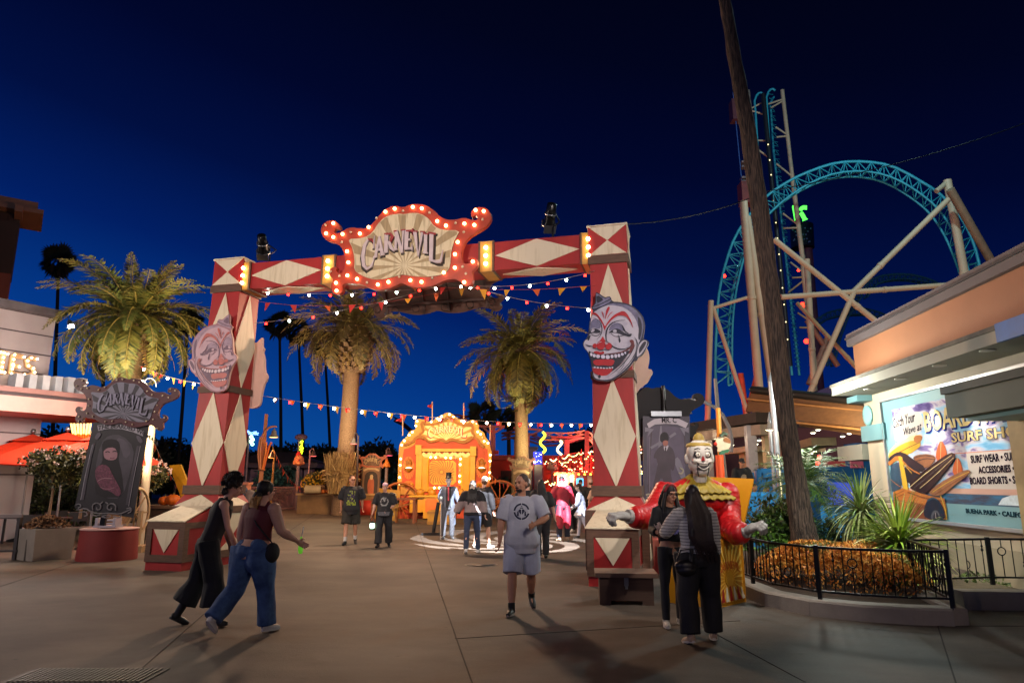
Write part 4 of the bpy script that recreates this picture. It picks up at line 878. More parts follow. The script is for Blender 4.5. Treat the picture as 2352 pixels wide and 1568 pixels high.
fil=[[(30,1060),(60,1050),(80,1070),(50,1085)],[(40,1100),(110,1085),(160,1120),(230,1130),(300,1125),(380,1135),(440,1110),(480,1090)],[(170,1100),(165,1060),(200,1040),(235,1060),(230,1095),(200,1100),(200,1078)],[(350,1105),(355,1065),(320,1045),(285,1062),(285,1095),(315,1103),(318,1082)],[(230,1050),(250,1035)],[(290,1050),(270,1038)],[(60,1120),(110,1110),(130,1140),(100,1150)],[(440,1090),(470,1080),(480,1110),(450,1125)],[(240,1155),(280,1165),(320,1150),(280,1140),(240,1150)],[(150,1130),(190,1150),(230,1140)],[(330,1150),(380,1165),(400,1140)]]
for i,f_ in enumerate(fil):m.ribbon(smooth_open(BF.tr(f_,zb)),.022,BF,.002,.02+.001*i)
m.build('scroll_ornament',mat('6f6c70',.5),bn)
ctr=BF.hit(*Zm(0,0,1.0884)(287,924));sf=Fr(BF.p(ctr[0],ctr[1],.06),BF.u,BF.v)
show_sign(bn,sf,.575,.1,(mat('45161a',.4,.2,4),mat('6c6a7a',.6,.15,3),mat('2e2a34',.6),mat('77748a',.5),mat('4a4656',.5),mat('100e14',.8),M_unlit,None),name='scrolled_topper',bulbr=.035)
m=MB();m.fbox(BF,-.12,.12,.8,1.3,-.12,-.04);m.fbox(BF,-.05,.05,-1.2,1.0,-.12,-.04);m.build('spine',M_iron,bn)
q=MB();b_=V((dc.x,dc.y-.1,.70));q.box(b_+V((0,0,.03)),(.52,.3,.05));q.box(b_+V((-.2,0,.12)),(.06,.26,.2));q.box(b_+V((.2,0,.12)),(.06,.26,.2));q.tube([b_+V((-.2,0,.16)),b_+V((.2,0,.16))],.025,6);q.tube([b_+V((-.2,-.08,.09)),b_+V((.2,-.08,.09))],.02,6);q.build('foot_bracket',mat('8d8a98',.5,.1),bn)
# pale flag pole with a hook
pb=G(318,1258);t_=thing('hooked_pole','pale slanting round pole with a thin curved hook right of the banner','pole',pb)
tp=P(357,905,pb.y);m=MB();m.tube([pb,tp],[.12,.09],12);m.build('shaft',mat('a89a86',.5,.12,3),t_)
m=MB();m.tube([tp+V((.2*math.cos(a)-.2,0,.2+.25*math.sin(a))) for a in [math.pi*i/8 for i in range(9)]]+[tp+V((-.4,0,0))],.012,5);m.build('hook',mat('a8b0c0',.4),t_)
wb=G(320,1262)+V((.1,-.5,0));t_=thing('prop_wheel','tall wooden hoop wheel standing on a block left of the left gate post','prop',wb)
m=MB();n=24
Mx=Matrix.Rotation(R(70),3,'Z');cz=V((-.05,0,.95))
m.tube([cz+Mx @ V((.42*math.cos(2*math.pi*i/n),0,.62*math.sin(2*math.pi*i/n))) for i in range(n+1)],.035,6,0,False);m.build('hoop',mat('a88c68',.6),t_,local=True)
for k in range(4):
    a=math.pi*k/4;v_=Mx @ V((.42*math.cos(a),0,.62*math.sin(a)));q=MB();q.tube([cz-v_,cz+v_],.022,5);q.build('spoke',mat('8a7050',.6),t_,local=True)
q=MB();q.box((.1,0,.5),(.09,.09,1.0));q.box((.05,0,.08),(.6,.5,.16));q.build('stand',mat('8a7050',.6),t_,local=True)
# ================= booth =================
bz=Zm(980,1010,.19135);bo=G(1028,1190);KF=Fr(bo,(math.cos(R(3)),math.sin(R(3)),0))
bt=thing('carnival_booth','ornate yellow and red show booth with scrolled crown, curtains and lit bulbs beyond the gate','show booth',bo)
K_g=mat('a87420',.5,.2,2,.003,bs=10);K_y=mat('c08a16',.5,.15,3);K_r=mat('a83418',.6,.2,2);K_o=mat('c4622a',.6,.25,3);K_c=mat('d9c490',.5,.12,3);K_d=mat('8a5416',.6,.3,4);K_w=mat('e8d8c0',.5);K_rr=mat('b02020',.5)
KM=[K_g,K_y,K_r,K_o,K_c,K_d,K_w,K_rr]
FAC=[(65,1180),(90,565),(108,505),(150,455),(190,430),(215,370),(250,345),(300,332),(312,300),(295,250),(310,205),(350,190),(420,200),(480,228),(540,215),(570,180),(640,150),(700,115),(745,108),(790,130),(840,170),(890,205),(960,232),(1040,205),(1100,215),(1135,270),(1130,320),(1165,345),(1200,370),(1225,430),(1270,490),(1288,570),(1302,620),(1268,1180)]
m=MB();m.prism(KF.tr(FAC,bz),KF,-.12,0,0);m.build('facade',KM,bt)
m=MB();fl=KF.tr([(80,600)],bz)[0];fr_=KF.tr([(1280,620)],bz)[0];m.fbox(KF,fl[0]+.05,fr_[0]-.05,0,fl[1]+.1,-2.6,-.12,2);m.build('body',KM,bt)
art([('p',2,[(130,592),(240,565),(300,520),(320,430),(370,420),(430,470),(520,490),(600,480),(700,500),(800,480),(900,490),(980,470),(1060,425),(1100,450),(1120,500),(1160,550),(1272,598),(1250,1175),(125,1175)],0),
 ('r',5,[(205,520),(185,490),(215,475),(225,505),(200,530)],.05),('r',5,[(1205,545),(1185,525),(1215,505)],.05)],KF,bz,KM,bt,.003,'painted_field')
sp=KF.tr([(360,395),(420,360),(435,265),(520,272),(620,252),(690,238),(800,238),(880,265),(960,280),(1035,280),(1050,360),(1082,410),(1020,440),(960,492),(860,482),(800,448),(720,475),(620,450),(560,482),(490,492),(430,440)],bz)
m=MB();m.prism(smooth(sp),KF,.0,.10,4);cxx,cyy=KF.hit(*bz(722,470));rays(m,KF,sp,cxx,cyy,22,.1,.101,0,.4,.05);m.build('sign_panel',KM,bt)
m=MB()
for pts in ([(360,395),(420,360),(400,300),(385,250),(430,240),(440,270)],[(1082,410),(1040,370),(1060,320),(1040,270),(1000,260)],[(440,268),(560,268),(640,240),(700,200),(740,160),(790,200),(830,240),(920,275),(1030,278)],[(430,440),(490,495),(570,480),(650,450),(710,500),(760,455),(830,470),(900,495),(970,490),(1050,430)],[(650,230),(660,200),(700,190),(690,225)],[(830,230),(820,195),(780,190),(790,225)],[(150,540),(210,520),(280,490),(310,440),(370,420),(430,445)],[(1060,430),(1110,450),(1150,520),(1200,560)]):
    m.ribbon(smooth_open(KF.tr(pts,bz)),[.10,.16]*1,KF,.09,.16+.002*len(m.f)/40,5)
m.build('gilt_scrolls',KM,bt)
m=MB();a,b=KF.hit(*bz(722,348));c_=KF.hit(*bz(965,350))
m2=MB();glyphs(m2,KF,a,b-.01,(c_[0]-a)*2*1.03,.33,.10,.125,7,.19,1.5,k_=1.45);m2.build('letter_outline',KM,bt)
glyphs(m,KF,a,b,(c_[0]-a)*2,.30,.13,.16,6,.19,1.5,k_=.75);m.build('lettering',KM,bt)
def kb(x0,y0,x1,y1,c0,c1,k,nm):
    a,b=KF.hit(*bz(x0,y0));c,d=KF.hit(*bz(x1,y1));q=MB();q.fbox(KF,min(a,c),max(a,c),min(b,d),max(b,d),c0,c1,k);q.build(nm,KM,bt)
for a in ((315,538,390,660),(1022,555,1098,680)):kb(*a,0,.35,1,'capital')
kb(390,582,1022,622,0,.28,1,'lintel')
for a in ((322,660,385,1165),(1022,680,1082,1165)):kb(*a,0,.27,1,'column')
for a in ((480,682,912,716),(872,716,912,1060),(440,1074,868,1110)):kb(*a,0,.07,0,'bulb_rail')
kb(446,716,872,1074,0,.04,2,'window_frame')
m=MB();oc=[(490,770),(530,735),(800,735),(838,770),(838,1010),(800,1048),(530,1048),(490,1010)];op=KF.tr(oc,bz);m.prism(op,KF,.03,.06,1)
sx_,sy_=KF.hit(*bz(648,885));w_=(KF.hit(*bz(838,885))[0]-KF.hit(*bz(490,885))[0])/2;h_=w_*.92
for i in range(24):
    a0=2*math.pi*i/24;pts=[]
    for j in range(9):
        r_=.12+j/8*1.32;a=a0+r_*.9;x,y=math.cos(a)*r_,math.sin(a)*r_
        if max(abs(x),abs(y)) > .95 or abs(x)+abs(y) > 1.68:break
        pts.append((sx_+x*w_,sy_+y*h_))
    if len(pts) > 2:m.ribbon(pts,[.02,.06],KF,.06,.062+.0004*(i % 5),5)
m.build('spiral_panel',KM,bt)
for s_,x0,x1 in ((0,388,474),(1,915,1015)):
    q=MB()
    for i in range(7):
        t=(i+.5)/7;xa=x0+(x1-x0)*t;dx=(20*(.5-t)) if s_ == 0 else 0
        A=KF.hit(*bz(xa,665));B_=KF.hit(*bz(xa+dx+(-14 if s_ == 0 else 14)*0,1140));q.tube([KF.p(A[0],A[1],.06),KF.p((A[0]+B_[0])/2+.03*math.sin(i),(A[1]+B_[1])/2,.09),KF.p(B_[0],B_[1],.06)],.085,7,1)
    q.build('curtain',KM,bt)
q=MB()
for i in range(6):
    t0,t1=400+i*102,400+(i+1)*102;q.ribbon(smooth_open(KF.tr([(t0,640),((t0+t1)/2,682),(t1,640)],bz)),.17,KF,.08,.15+.003*i,4)
q.build('valance',KM,bt)
for cxp,nm in ((218,0),(1168,1)):
    q=MB();e=[(cxp+78*math.cos(a),830+(150 if nm == 0 else 135)*math.sin(a)) for a in [2*math.pi*i/20 for i in range(20)]];ep=KF.tr(e,bz);q.prism(ep,KF,.0,.04,3)
    cx2,cy2=KF.hit(*bz(cxp,850));rays(q,KF,ep,cx2,cy2,20,.1,.041,5,.35);q.build('side_medallion',KM,bt)
    q=MB();p=KF.p(*KF.hit(*bz(cxp+5,772)),.09);q.ball(p,(.16,.1,.22),10,8,5);q.ball(p+V((0,-.08,-.03)),(.05,.06,.05),8,6,5);q.build('lion_head',KM,bt)
    q=MB();p=KF.p(*KF.hit(*bz(cxp+2,858)),.16);q.lathe([(.22,.08),(.14,-.02),(.04,-.1)],p,12,0);q.build('lamp_dish',KM,bt)
    q=MB();q.ball(p+V((0,0,.06)),(.18,.1,.06),8,5);q.build('lamp_glow',glow('ffe2a8',9),bt)
    q=MB()
    e=[(cxp+70*math.cos(a),1050+55*math.sin(a)) for a in [2*math.pi*i/16 for i in range(16)]];q.prism(KF.tr(e,bz),KF,.0,.03,3)
    for k in (-1,0,1):q.ball(KF.p(*KF.hit(*bz(cxp+k*40,1052)),.03),.1,8,6,0)
    q.build('lower_rosette',KM,bt)
bp=[(330,225),(315,285),(268,365),(228,404),(165,478),(130,533),(455,188),(515,232),(594,190),(650,163),(752,136),(803,171),(910,222),(935,250),(1055,230),(1108,250),(1120,362),(1158,392),(1204,486),(1252,508),(117,714),(109,796),(101,956),(97,1036),(1283,663),(1280,742),(1276,892),(1274,970),(508,694),(572,695),(704,698),(768,700),(895,714),(891,789),(885,936),(882,1010),(555,1090),(620,1090),(755,1092),(816,1094)]
bulbs(bt,KF.tr(bp,bz),KF,.13,.052,glow('ffd890',15))
bulbs(bt,KF.tr([(575,200),(700,150),(850,190),(1000,235),(1180,440),(190,440),(113,870),(1278,820),(640,696),(830,705),(888,865),(690,1092)],bz),KF,.12,.05,M_unlit,'dark_bulb')
kb(248,1182,950,1205,0,1.15,1,'counter_top')
kb(255,1205,430,1400,0,.9,1,'side_cabinet');kb(432,1205,800,1475,0,1.05,1,'counter_front')
q=MB();q.prism(KF.tr([(455,1250),(475,1225),(590,1225),(612,1250),(612,1380),(590,1405),(475,1405),(455,1380)],bz),KF,1.05,1.07,3);q.build('counter_panel',KM,bt)
for x in (385,535,905):q=MB();q.ball(KF.p(*KF.hit(*bz(x,1150)),.7),.19,10,8,0);q.build('gilt_knob',KM,bt)
cr_=thing('yellow_crate','yellow wooden crate steps at the left foot of the show booth','crate',G(1042,1203)+V((-.5,0,0)))
q=MB();q.box((0,0,.28),(1.1,.7,.56));q.build('box',K_y,cr_,local=True)
for z in (.08,.48):q=MB();q.box((0,-.36,z),(1.14,.03,.1));q.build('batten',K_g,cr_,local=True)
def pflag(x,y0,y1,dx,lab):
    a=P(x,y1,33.6);b=P(x,y0,33.6);t_=thing('flag_pole',lab,'flag',a,'red pennant flags on the show booth')
    q=MB();q.tube([a,b],.03,6);q.build('pole',mat('c9a088',.5),t_)
    q=MB();k=8;vs=[]
    for i in range(k+1):t=i/k;w=.26*(1-t);c=b+V((dx*t,.08*math.sin(t*7),-.14-abs(dx)*.5*t-(.22*t if abs(dx)<.2 else 0)-.03*math.sin(t*5)));vs += [c+V((0,0,w/2)),c-V((0,0,w/2+.01)),c+V((0,.01,w/2)),c+V((0,.01,-w/2-.01))]
    q.add(vs,[f for i in range(k) for f in ((4*i,4*i+1,4*i+5,4*i+4),(4*i+3,4*i+2,4*i+6,4*i+7))],0,True);q.build('flag',mat('b0222a',.7),t_)
pflag(925,953,1000,-.34,'red pennant flag at the left end of the show booth roof');pflag(993,922,968,-.26,'red pennant flag left of the booth crown, pointing left');pflag(1065,925,966,.1,'red pennant flag hanging limp right of the booth crown');pflag(1126,975,1010,.12,'red pennant flag at the right end of the show booth roof')
def wheel(c,r,lab,yaw=0.):
    t_=thing('wagon_wheel',lab,'wagon wheel',(c.x,c.y,0));Mx=Matrix.Rotation(yaw,3,'Z');wm=mat('8f4a20',.6,.2,4)
    q=MB();q.tube([c+Mx @ V((r*math.cos(2*math.pi*i/24),0,r*math.sin(2*math.pi*i/24))) for i in range(25)],.06,6,0,False);q.build('rim',wm,t_)
    for k in range(12):a=math.pi*k/6;q=MB();q.tube([c,c+Mx @ V((r*math.cos(a),0,r*math.sin(a)))],.03,5);q.build('spoke',wm,t_)
    q=MB();q.tube([c-Mx @ V((0,.1,0)),c+Mx @ V((0,.1,0))],.12,8);q.build('hub',wm,t_)
wheel(P(918,1158,33.4),1.0,'wooden wagon wheel leaning at the left side of the show booth');wheel(P(1148,1152,32.5),.95,'wooden wagon wheel beside the right side of the show booth',.2)
def stall_table(p,w,lab,c='8a4a22',cloth=True):
    t_=thing('side_stall',lab,'stall',p)
    q=MB();q.box((0,0,1.0),(w,.9,.08));q.build('shelf',mat(c,.6),t_,local=True)
    for x in (-w/2+.06,w/2-.06):q=MB();q.box((x,-.38,.5),(.09,.09,1));q.build('leg',mat(c,.6),t_,local=True)
    for x in (-w/2+.06,w/2-.06):q=MB();q.box((x,.38,.5),(.09,.09,1));q.build('leg',mat(c,.6),t_,local=True)
    q=MB();q.tube([(-w/2+.1,-.42,.85),(0,-.45,.6),(w/2-.1,-.42,.85)],.02,5);q.build('rope',mat('b07a40',.7),t_,local=True)
stall_table(G(905,1200),1.9,'small orange stall table left of the show booth');stall_table(G(1155,1200),1.7,'wooden stall table with slack rope right of the show booth')
pn_=thing('folding_board','tilted yellow panel board with painted spots leaning by the left stall','painted board',G(892,1198)+V((0,-.3,0)))
q=MB();q.box((0,0,.75),(.95,.06,1.3),M=Matrix.Rotation(.12,3,'Y'));q.build('board',K_y,pn_,local=True)
for k in range(3):q=MB();q.ball((0.05*k,-.04,.35+.4*k),(.3,.02,.13),10,6);q.build('spot',K_c,pn_,local=True)
for k in (-1,1):q=MB();q.box((.38*k,.1,.3),(.06,.4,.6));q.build('strut',K_d,pn_,local=True)
for px,lb in ((1088,'black rope stanchion on a square foot left of the top hat man'),):
    b=G(995,1228);t_=thing('rope_stanchion',lb,'stanchion',b);q=MB();q.box((0,0,.04),(.75,.35,.08));q.build('foot',M_black,t_,local=True);q=MB();q.tube([(0,0,.05),(.15,0,1.05)],.06,8);q.build('post',M_black,t_,local=True)
# ================= two small sideshow posters =================
def small_poster(lab,base,w,h,topk,cols,zbase,drum=True,cyl=False):
    t_=thing('sideshow_poster',lab,'poster stand',base)
    fr=Fr(base+V((0,0,zbase)),(1,0,0));pm,dk,li,rdm=cols
    q=MB();q.prism([(-w/2,0),(w/2,0),(w/2,h),(-w/2,h)],fr,-.06,0,0);q.build('panel',[pm],t_)
    q=MB();q.prism(smooth([(-w*.36,.1),(w*.36,.1),(w*.38,h*.7),(w*.2,h*.86),(-w*.2,h*.86),(-w*.38,h*.7)]),fr,0,.004,1)
    q.prism(smooth([(-w*.12,.12),(w*.15,.12),(w*.18,h*.5),(w*.12,h*.66),(-w*.1,h*.66),(-w*.2,h*.45)]),fr,.004,.008,2);q.prism(smooth([(-w*.06,h*.6),(w*.1,h*.6),(w*.11,h*.76),(-w*.07,h*.76)]),fr,.008,.012,3)
    q.ribbon([(-w*.42,h*.88),(-w*.2,h*.94),(w*.2,h*.94),(w*.42,h*.88)],h*.06,fr,.004,.012,3);q.build('painted_figure',[pm,dk,rdm,li],t_)
    for k in (-1,1):q=MB();q.prism([(k*w*.5-.03,0),(k*w*.5+.03,0),(k*w*.5+.03,h),(k*w*.5-.03,h)],fr,-.07,.03,0);q.build('side_rail',dk,t_)
    s2=Fr(fr.p(0,h+topk*.78,.05),(1,0,0));show_sign(t_,s2,topk,.08,(rdm,pm,dk,li,li,dk,None,None),name='scrolled_topper')
    q=MB();rd=random.Random(3)
    for i in range(9):q.tube([fr.p(-w*.5+w*i/8+.12*math.cos(a),-.05+.12*math.sin(a),.08) for a in [2*math.pi*j/8 for j in range(9)]],.035,5)
    q.build('scroll_foot',li,t_)
    if drum:q=MB();q.lathe([(.0,0),(w*.62,0),(w*.58,zbase-.05),(0,zbase-.05)],base,20);q.build('drum',mat('a8261a',.7),t_)
    else:q=MB();q.box(base+V((0,.1,zbase/2)),(w,.5,zbase));q.build('plinth',mat('5a4030',.8),t_)
sb=G(849,1181)
small_poster('orange lit sideshow poster with scrolled topper on a red drum left of the booth',sb,1.0,1.72,.42,(mat('8a6244',.6,.2,2),mat('3c2a1e',.6,.2,3),mat('c9a878',.6),mat('b0552a',.5,.2,3)),.80)
small_poster('brown sideshow poster with scrolled topper standing before the rounded palm trunk',V((P(1198,1180,35.5).x,35.5,0)),.95,2.1,.37,(mat('5c4634',.6,.2,2),mat('34261c',.6,.2,3),mat('8a745c',.6),mat('543226',.5,.2,3)),.28,drum=False)
# ================= hay, pumpkins, planter =================
w0=P(681,1178,38.5);w1=P(862,1182,37.5);w0.z=w1.z=0;WFr=Fr(w0,(w1-w0));wl=(w1-w0).length
t_=thing('stone_planter','long pale stone planter wall round the knobbly palm and hay','planter',w0)
q=MB();q.fbox(WFr,0,wl,0,1.0,-6,0);q.build('wall',mat('8a6a44',.8,.2,2,.01,bs=5),t_)
q=MB();q.fbox(WFr,-.08,wl+.08,1.0,1.1,-6.08,.08);q.build('coping',mat('b08a5c',.8,.15,3),t_)
rd=random.Random(12)
hb=P(783,1100,36.6);hb.z=1.1
t_=thing('corn_sheaf','big sheaf of dry corn stalks tied round the foot of the knobbly palm','corn sheaf',hb)
q=MB()
for i in range(900):
    a=rd.uniform(0,6.283);r0=rd.uniform(.15,.62);r1=r0*rd.uniform(.9,1.7);h=rd.uniform(1.3,2.2)
    b_=hb+V((r0*math.cos(a),r0*math.sin(a)*.8,0));tp=hb+V((r1*math.cos(a+.3),r1*math.sin(a+.3)*.8,h));mid=b_.lerp(tp,.6)+V((rd.uniform(-.1,.1),0,0))
    q.tube([b_,mid,tp],[.02,.016,.008],3,rd.randrange(3),False)
    if i % 2:leaf(q,mid,V((rd.uniform(-1,1),rd.uniform(-.6,.2),rd.uniform(-.8,.6))),.07,.45,rd.randrange(3))
q.build('stalks',[mat('9a7a48',.7,.2,5),mat('7a5c34',.7,.2,5),mat('b89a64',.7,.2,5)],t_)
def blobthing(name,lab,cat,c,r,m,group=None,seed=0,rough=.12,base=None,ribs=0):
    t_=MB();t_.ball((0,0,r[2] if base is None else 0),r,20,12)
    for v in t_.v:
        n=noise.noise(V((v.x/max(r)*1.6+seed,v.y/max(r)*1.6,v.z/max(r)*1.6)));k=1+n*rough
        if ribs:k *= 1+.06*math.cos(ribs*math.atan2(v.y,v.x))
        v.x *= k;v.y *= k;v.z=max(0,v.z*k)
    return tag(t_.build(name,m,org=None),lab,cat,group) if 0 else _place(t_,name,m,c,lab,cat,group)
def _place(mb,name,m,c,lab,cat,group):
    o=mb.build(name,m);o.location=c;return tag(o,lab,cat,group)
M_pk=mat('c8641a',.5,.15,4)
def pumpkin(c,r,lab,m=None,group='pumpkins on the stone planter'):
    t_=thing('pumpkin',lab,'pumpkin',c,group);q=MB();q.ball((0,0,r*.75),(r,r,r*.78),24,8)
    for v in q.v:k=1+.07*math.cos(8*math.atan2(v.y,v.x));v.x *= k;v.y *= k
    q.build('body',m or M_pk,t_,local=True);q=MB();q.tube([(0,0,r*1.45),(.02,0,r*1.75)],[r*.13,r*.08],6);q.build('stem',mat('5a5a2a',.7),t_,local=True)
zq=Zm(590,1020,.1722)
for i,(x,y,r,l) in enumerate(((1255,1305,.15,'orange pumpkin under the right end of the white log'),(1335,1308,.14,'orange pumpkin second from the white log'),(1495,1300,.17,'orange pumpkin at the right end of the planter by the man in black'),(1425,1300,.14,'pale orange pumpkin in the middle of the planter row'),(1010,1300,.13,'yellowish gourd at the left end of the planter'))):
    c=P(*zq(x,y),37.9);c.z=1.1;pumpkin(c,r,l,mat('b07a30',.6) if i > 3 else None)
for i,(x,l) in enumerate(((1390,'small white gourd leftmost of three on the coping'),(1450,'small white gourd in the middle of three on the coping'),(1520,'small white gourd rightmost of three on the coping'))):
    c=P(*zq(x,1305),37.6);c.z=1.1;pumpkin(c,.10,l,mat('b8a890',.6))
c=P(*zq(1110,1270),37.6);c.z=1.1;t_=thing('log','thick pale log lying on the stone planter','log',c)
q=MB();q.tube([(-.42,0,.22),(.42,.1,.22)],[.22,.21],14);q.build('bark',mat('b09a74',.8,.2,3,.01),t_,local=True);q=MB();q.tube([(.421,.1,.22),(.435,.1,.22)],.19,14);q.build('cut_end',mat('8a6844',.8),t_,local=True)
for i,(x,y,r,l) in enumerate(((1430,1240,(.38,.3,.2),'rounded pinkish rock behind the pumpkins'),(1280,1225,(.3,.3,.22),'rock at the cut end of the pale log'),(1250,1160,(.6,.4,.22),'flat yellowish rock behind the pale log'),(1100,1160,(.45,.4,.2),'low mossy rock at the left end of the planter'))):
    c=P(*zq(x,y),38.4+i*.3);c.z=1.1;blobthing('rock',l,'rock',c,r,mat('8a6a4a',.8,.25,3,.01),'rocks on the stone planter',i*3,.3)
c=P(*zq(1230,1110),39.5);c.z=1.1;t_=thing('flowering_shrub','green shrub with yellow flowers on the planter left of the hay','shrub',c)
q=leafcloud(c+V((-.1,0,.55)),(.95,.6,.6),2200,.12,random.Random(4),3);q.build('foliage',[mat('4a4a1c',.6),mat('6b5c1c',.6),mat('33381a',.6)],t_)
q=MB();rd=random.Random(6)
for i in range(120):d=rnd_dir(rd);d.y=-abs(d.y);p=c+V((-.1,0,.55))+V((d.x*.95,d.y*.6,d.z*.6));[leaf(q,p,rnd_dir(rd),.08,.1,0) for _ in range(4)]
q.build('flowers',mat('c9981c',.6),t_)
c=P(*zq(1420,1150),38.6);c.z=1.1;t_=thing('dark_shrub','small dark purple shrub between hay and pumpkins','shrub',c);q=leafcloud(c+V((0,0,.45)),(.5,.4,.45),700,.14,random.Random(4),3);q.build('foliage',[mat('3a1f1a',.6),mat('4a2a1a',.6),mat('26140f',.6)],t_)
for x,l,k in ((1310,'large rust red rounded mushroom prop left of the hay',.9),(0,'large rust red mushroom prop right of the hay',0)):
    c=P(*zq(1315,1000),41) if k else P(*Zm(800,1080,.19126)(520,600),40);b_=V((c.x,c.y,0));t_=thing('mushroom_prop',l,'prop',b_)
    q=MB();q.lathe([(.3,0),(.26,c.z*.6),(.3,c.z)],b_,12);q.build('stem',mat('7a4a30',.8),t_);q=MB();q.lathe([(.42,-.06),(.43,0),(.4,.22),(.28,.38),(.1,.44),(0,.45)],V((c.x,c.y,c.z)),18);q.build('cap',mat('8f2f1a',.6,.25,2),t_)
# ================= lamps and neon signs in the background =================
def bell(t_,p,s_=1.,dark=False,on=True,ring='ffb060',e=6):
    s=s_*.56;q=MB();mm=mat('8a8078',.4,.15,5,metal=.4) if not dark else mat('4a3430',.5)
    q.lathe([(.03*s,.62*s),(.07*s,.6*s),(.07*s,.5*s),(.17*s,.44*s),(.2*s,.2*s),(.36*s,.02*s),(.38*s,-.04*s)],p,16,0);q.build('bell_shade',mm,t_)
    if on:q=MB();q.lathe([(0,-.045*s),(.30*s,-.045*s),(.30*s,-.03*s),(0,-.03*s)],p,16);q.build('lamp_glass',glow(ring,e),t_)
def small_lamp(lab,px,ptop,pbot,Y,bx,by,col,dark=True,ring='ff4030',polec='7a5a5c'):
    b=V((P(pbot[0],pbot[1],Y).x,Y,0));t_=thing('bell_lamp_post',lab,'lamp post',b,'bell lamps beyond the gate');tp=P(*ptop,Y);bl=P(bx,by,Y)
    q=MB();q.tube([b,tp],[.06,.05],8);q.build('pole',mat(polec,.6),t_)
    q=MB();q.tube([tp-V((0,0,.1)),tp+V(((bl.x-tp.x)*.3,0,.1)),tp+V(((bl.x-tp.x)*.8,0,.1)),bl+V((0,0,.34))],.03,6);q.build('arm',mat(polec,.6),t_);bell(t_,bl,1.,dark,True,ring)
small_lamp('dark bell lamp with red glow just right of the left gate post',0,zq(48,640),zq(30,1100),38,*zq(90,680),None)
small_lamp('bell lamp on an orange lit post right of the tall wooden lamp',0,zq(560,640),zq(520,1130),40,*zq(518,715),None,True,'ffa040','b8803a')
small_lamp('bell lamp with pink glow left of the hay sheaf',0,zq(1078,610),zq(1040,1130),42,*zq(1125,690),None,True,'ff6a60','8a6668')
z6=Zm(800,1080,.19126)
small_lamp('bell lamp just right of the knobbly palm trunk',0,z6(500,40),z6(492,700),36,*z6(440,148),None,False,'ff5a50','3a2a28')
small_lamp('small pink bell lamp left of the booth above the orange sign',0,z6(870,230),z6(860,700),40,*z6(905,300),None,True,'ff5a70','8a6668')
lb=V((P(*zq(345,1140),36).x,36,0));t_=thing('wooden_lamp_post','tall wooden lamp post with curved arm, bell lamp and orange lit slatted cage','lamp post',lb)
M_wl=mat('b07048',.6,.2,4,streak=(3,3,.4));tp=P(*zq(442,85),36);q=MB();q.tube([lb,P(*zq(400,600),36),tp],[.13,.11,.09],4,0,True,False);q.build('shaft',M_wl,t_)
ap=[P(*zq(a,b),35.9) for a,b in ((385,400),(425,330),(480,280),(540,262),(592,265))];q=MB();q.tube(ap,[.07,.06,.055,.05,.04],6);q.build('curved_arm',M_wl,t_)
bell(t_,P(*zq(548,415),35.9),1.25,False,True,'ffc070',5)
for pts,mm in (([(355,430),(322,600),(320,700),(345,880)],M_wl),([(375,420),(352,600),(350,760),(360,890)],M_wl),([(440,495),(430,650),(400,800),(385,890)],mat('d8741c',.5)),([(512,495),(480,560),(440,720),(395,890)],mat('c85a14',.5))):  # two slats carry the orange lamp light in their colour
    q=MB();q.tube([P(*zq(*p),35.7) for p in pts],.055,5);q.build('cage_slat',mm,t_)
q=MB();q.tube([P(*zq(328,890),35.8),P(*zq(420,897),35.8)],.04,5);q.build('collar',M_wl,t_)
q=MB();q.tube([P(*zq(340,425),35.9),P(*zq(380,405),35.9)],.03,5);q.build('peg',M_wl,t_)
def neonsign(lab,Y,pole,parts,org):
    b=V((P(*pole[1],Y).x,Y,0));t_=thing('neon_sign',lab,'neon sign',b)
    q=MB();q.tube([b,P(*pole[0],Y)],[.06,.05],8);q.build('pole',mat('6a6068',.6),t_)
    for typ,a in parts:
        q=MB()
        if typ == 'T':s,x,y,sz,col,e,bold=a;fr=Fr(P(x,y,Y-.15),(1,0,-.1));q.text(s,fr,sz,align='CENTER',th=.03,bold=bold,sh=.3)
        elif typ == 'R':x,y,r,col,e=a;c=P(x,y,Y-.15);q.tube([c+V((r*math.cos(2*math.pi*i/12),0,r*math.sin(2*math.pi*i/12))) for i in range(13)],.03,6,0,False)
        q.build('neon_letters' if typ == 'T' else 'neon_ring',glow(col,e),t_)
    return t_
neonsign('blue neon script sign over green rings on a pole right of the left gate post',37,(zq(190,380),zq(135,1150)),[('T',('Pacific',*zq(232,380),.27,'6a9cff',5,.006)),('R',(*zq(222,415),.07,'b8ffd0',4)),('R',(*zq(243,455),.07,'b8ffd0',4)),('R',(*zq(217,480),.07,'b8ffd0',4)),('R',(*zq(238,520),.07,'b8ffd0',4))],None)
t_=neonsign('yellow green vertical neon letters on a pole above the orange clown head',44,(zq(915,470),zq(870,1150)),[('T',(c_,*zq(945,y_),.27,'d8ff20',4,.01)) for c_,y_ in (('G',512),('A',560),('M',610),('E',660))],None)
q=MB();c=P(*zq(945,420),44);q.ball(c,(.42,.15,.22),12,6);q.build('sign_crest',mat('3a2a4a',.7),t_)
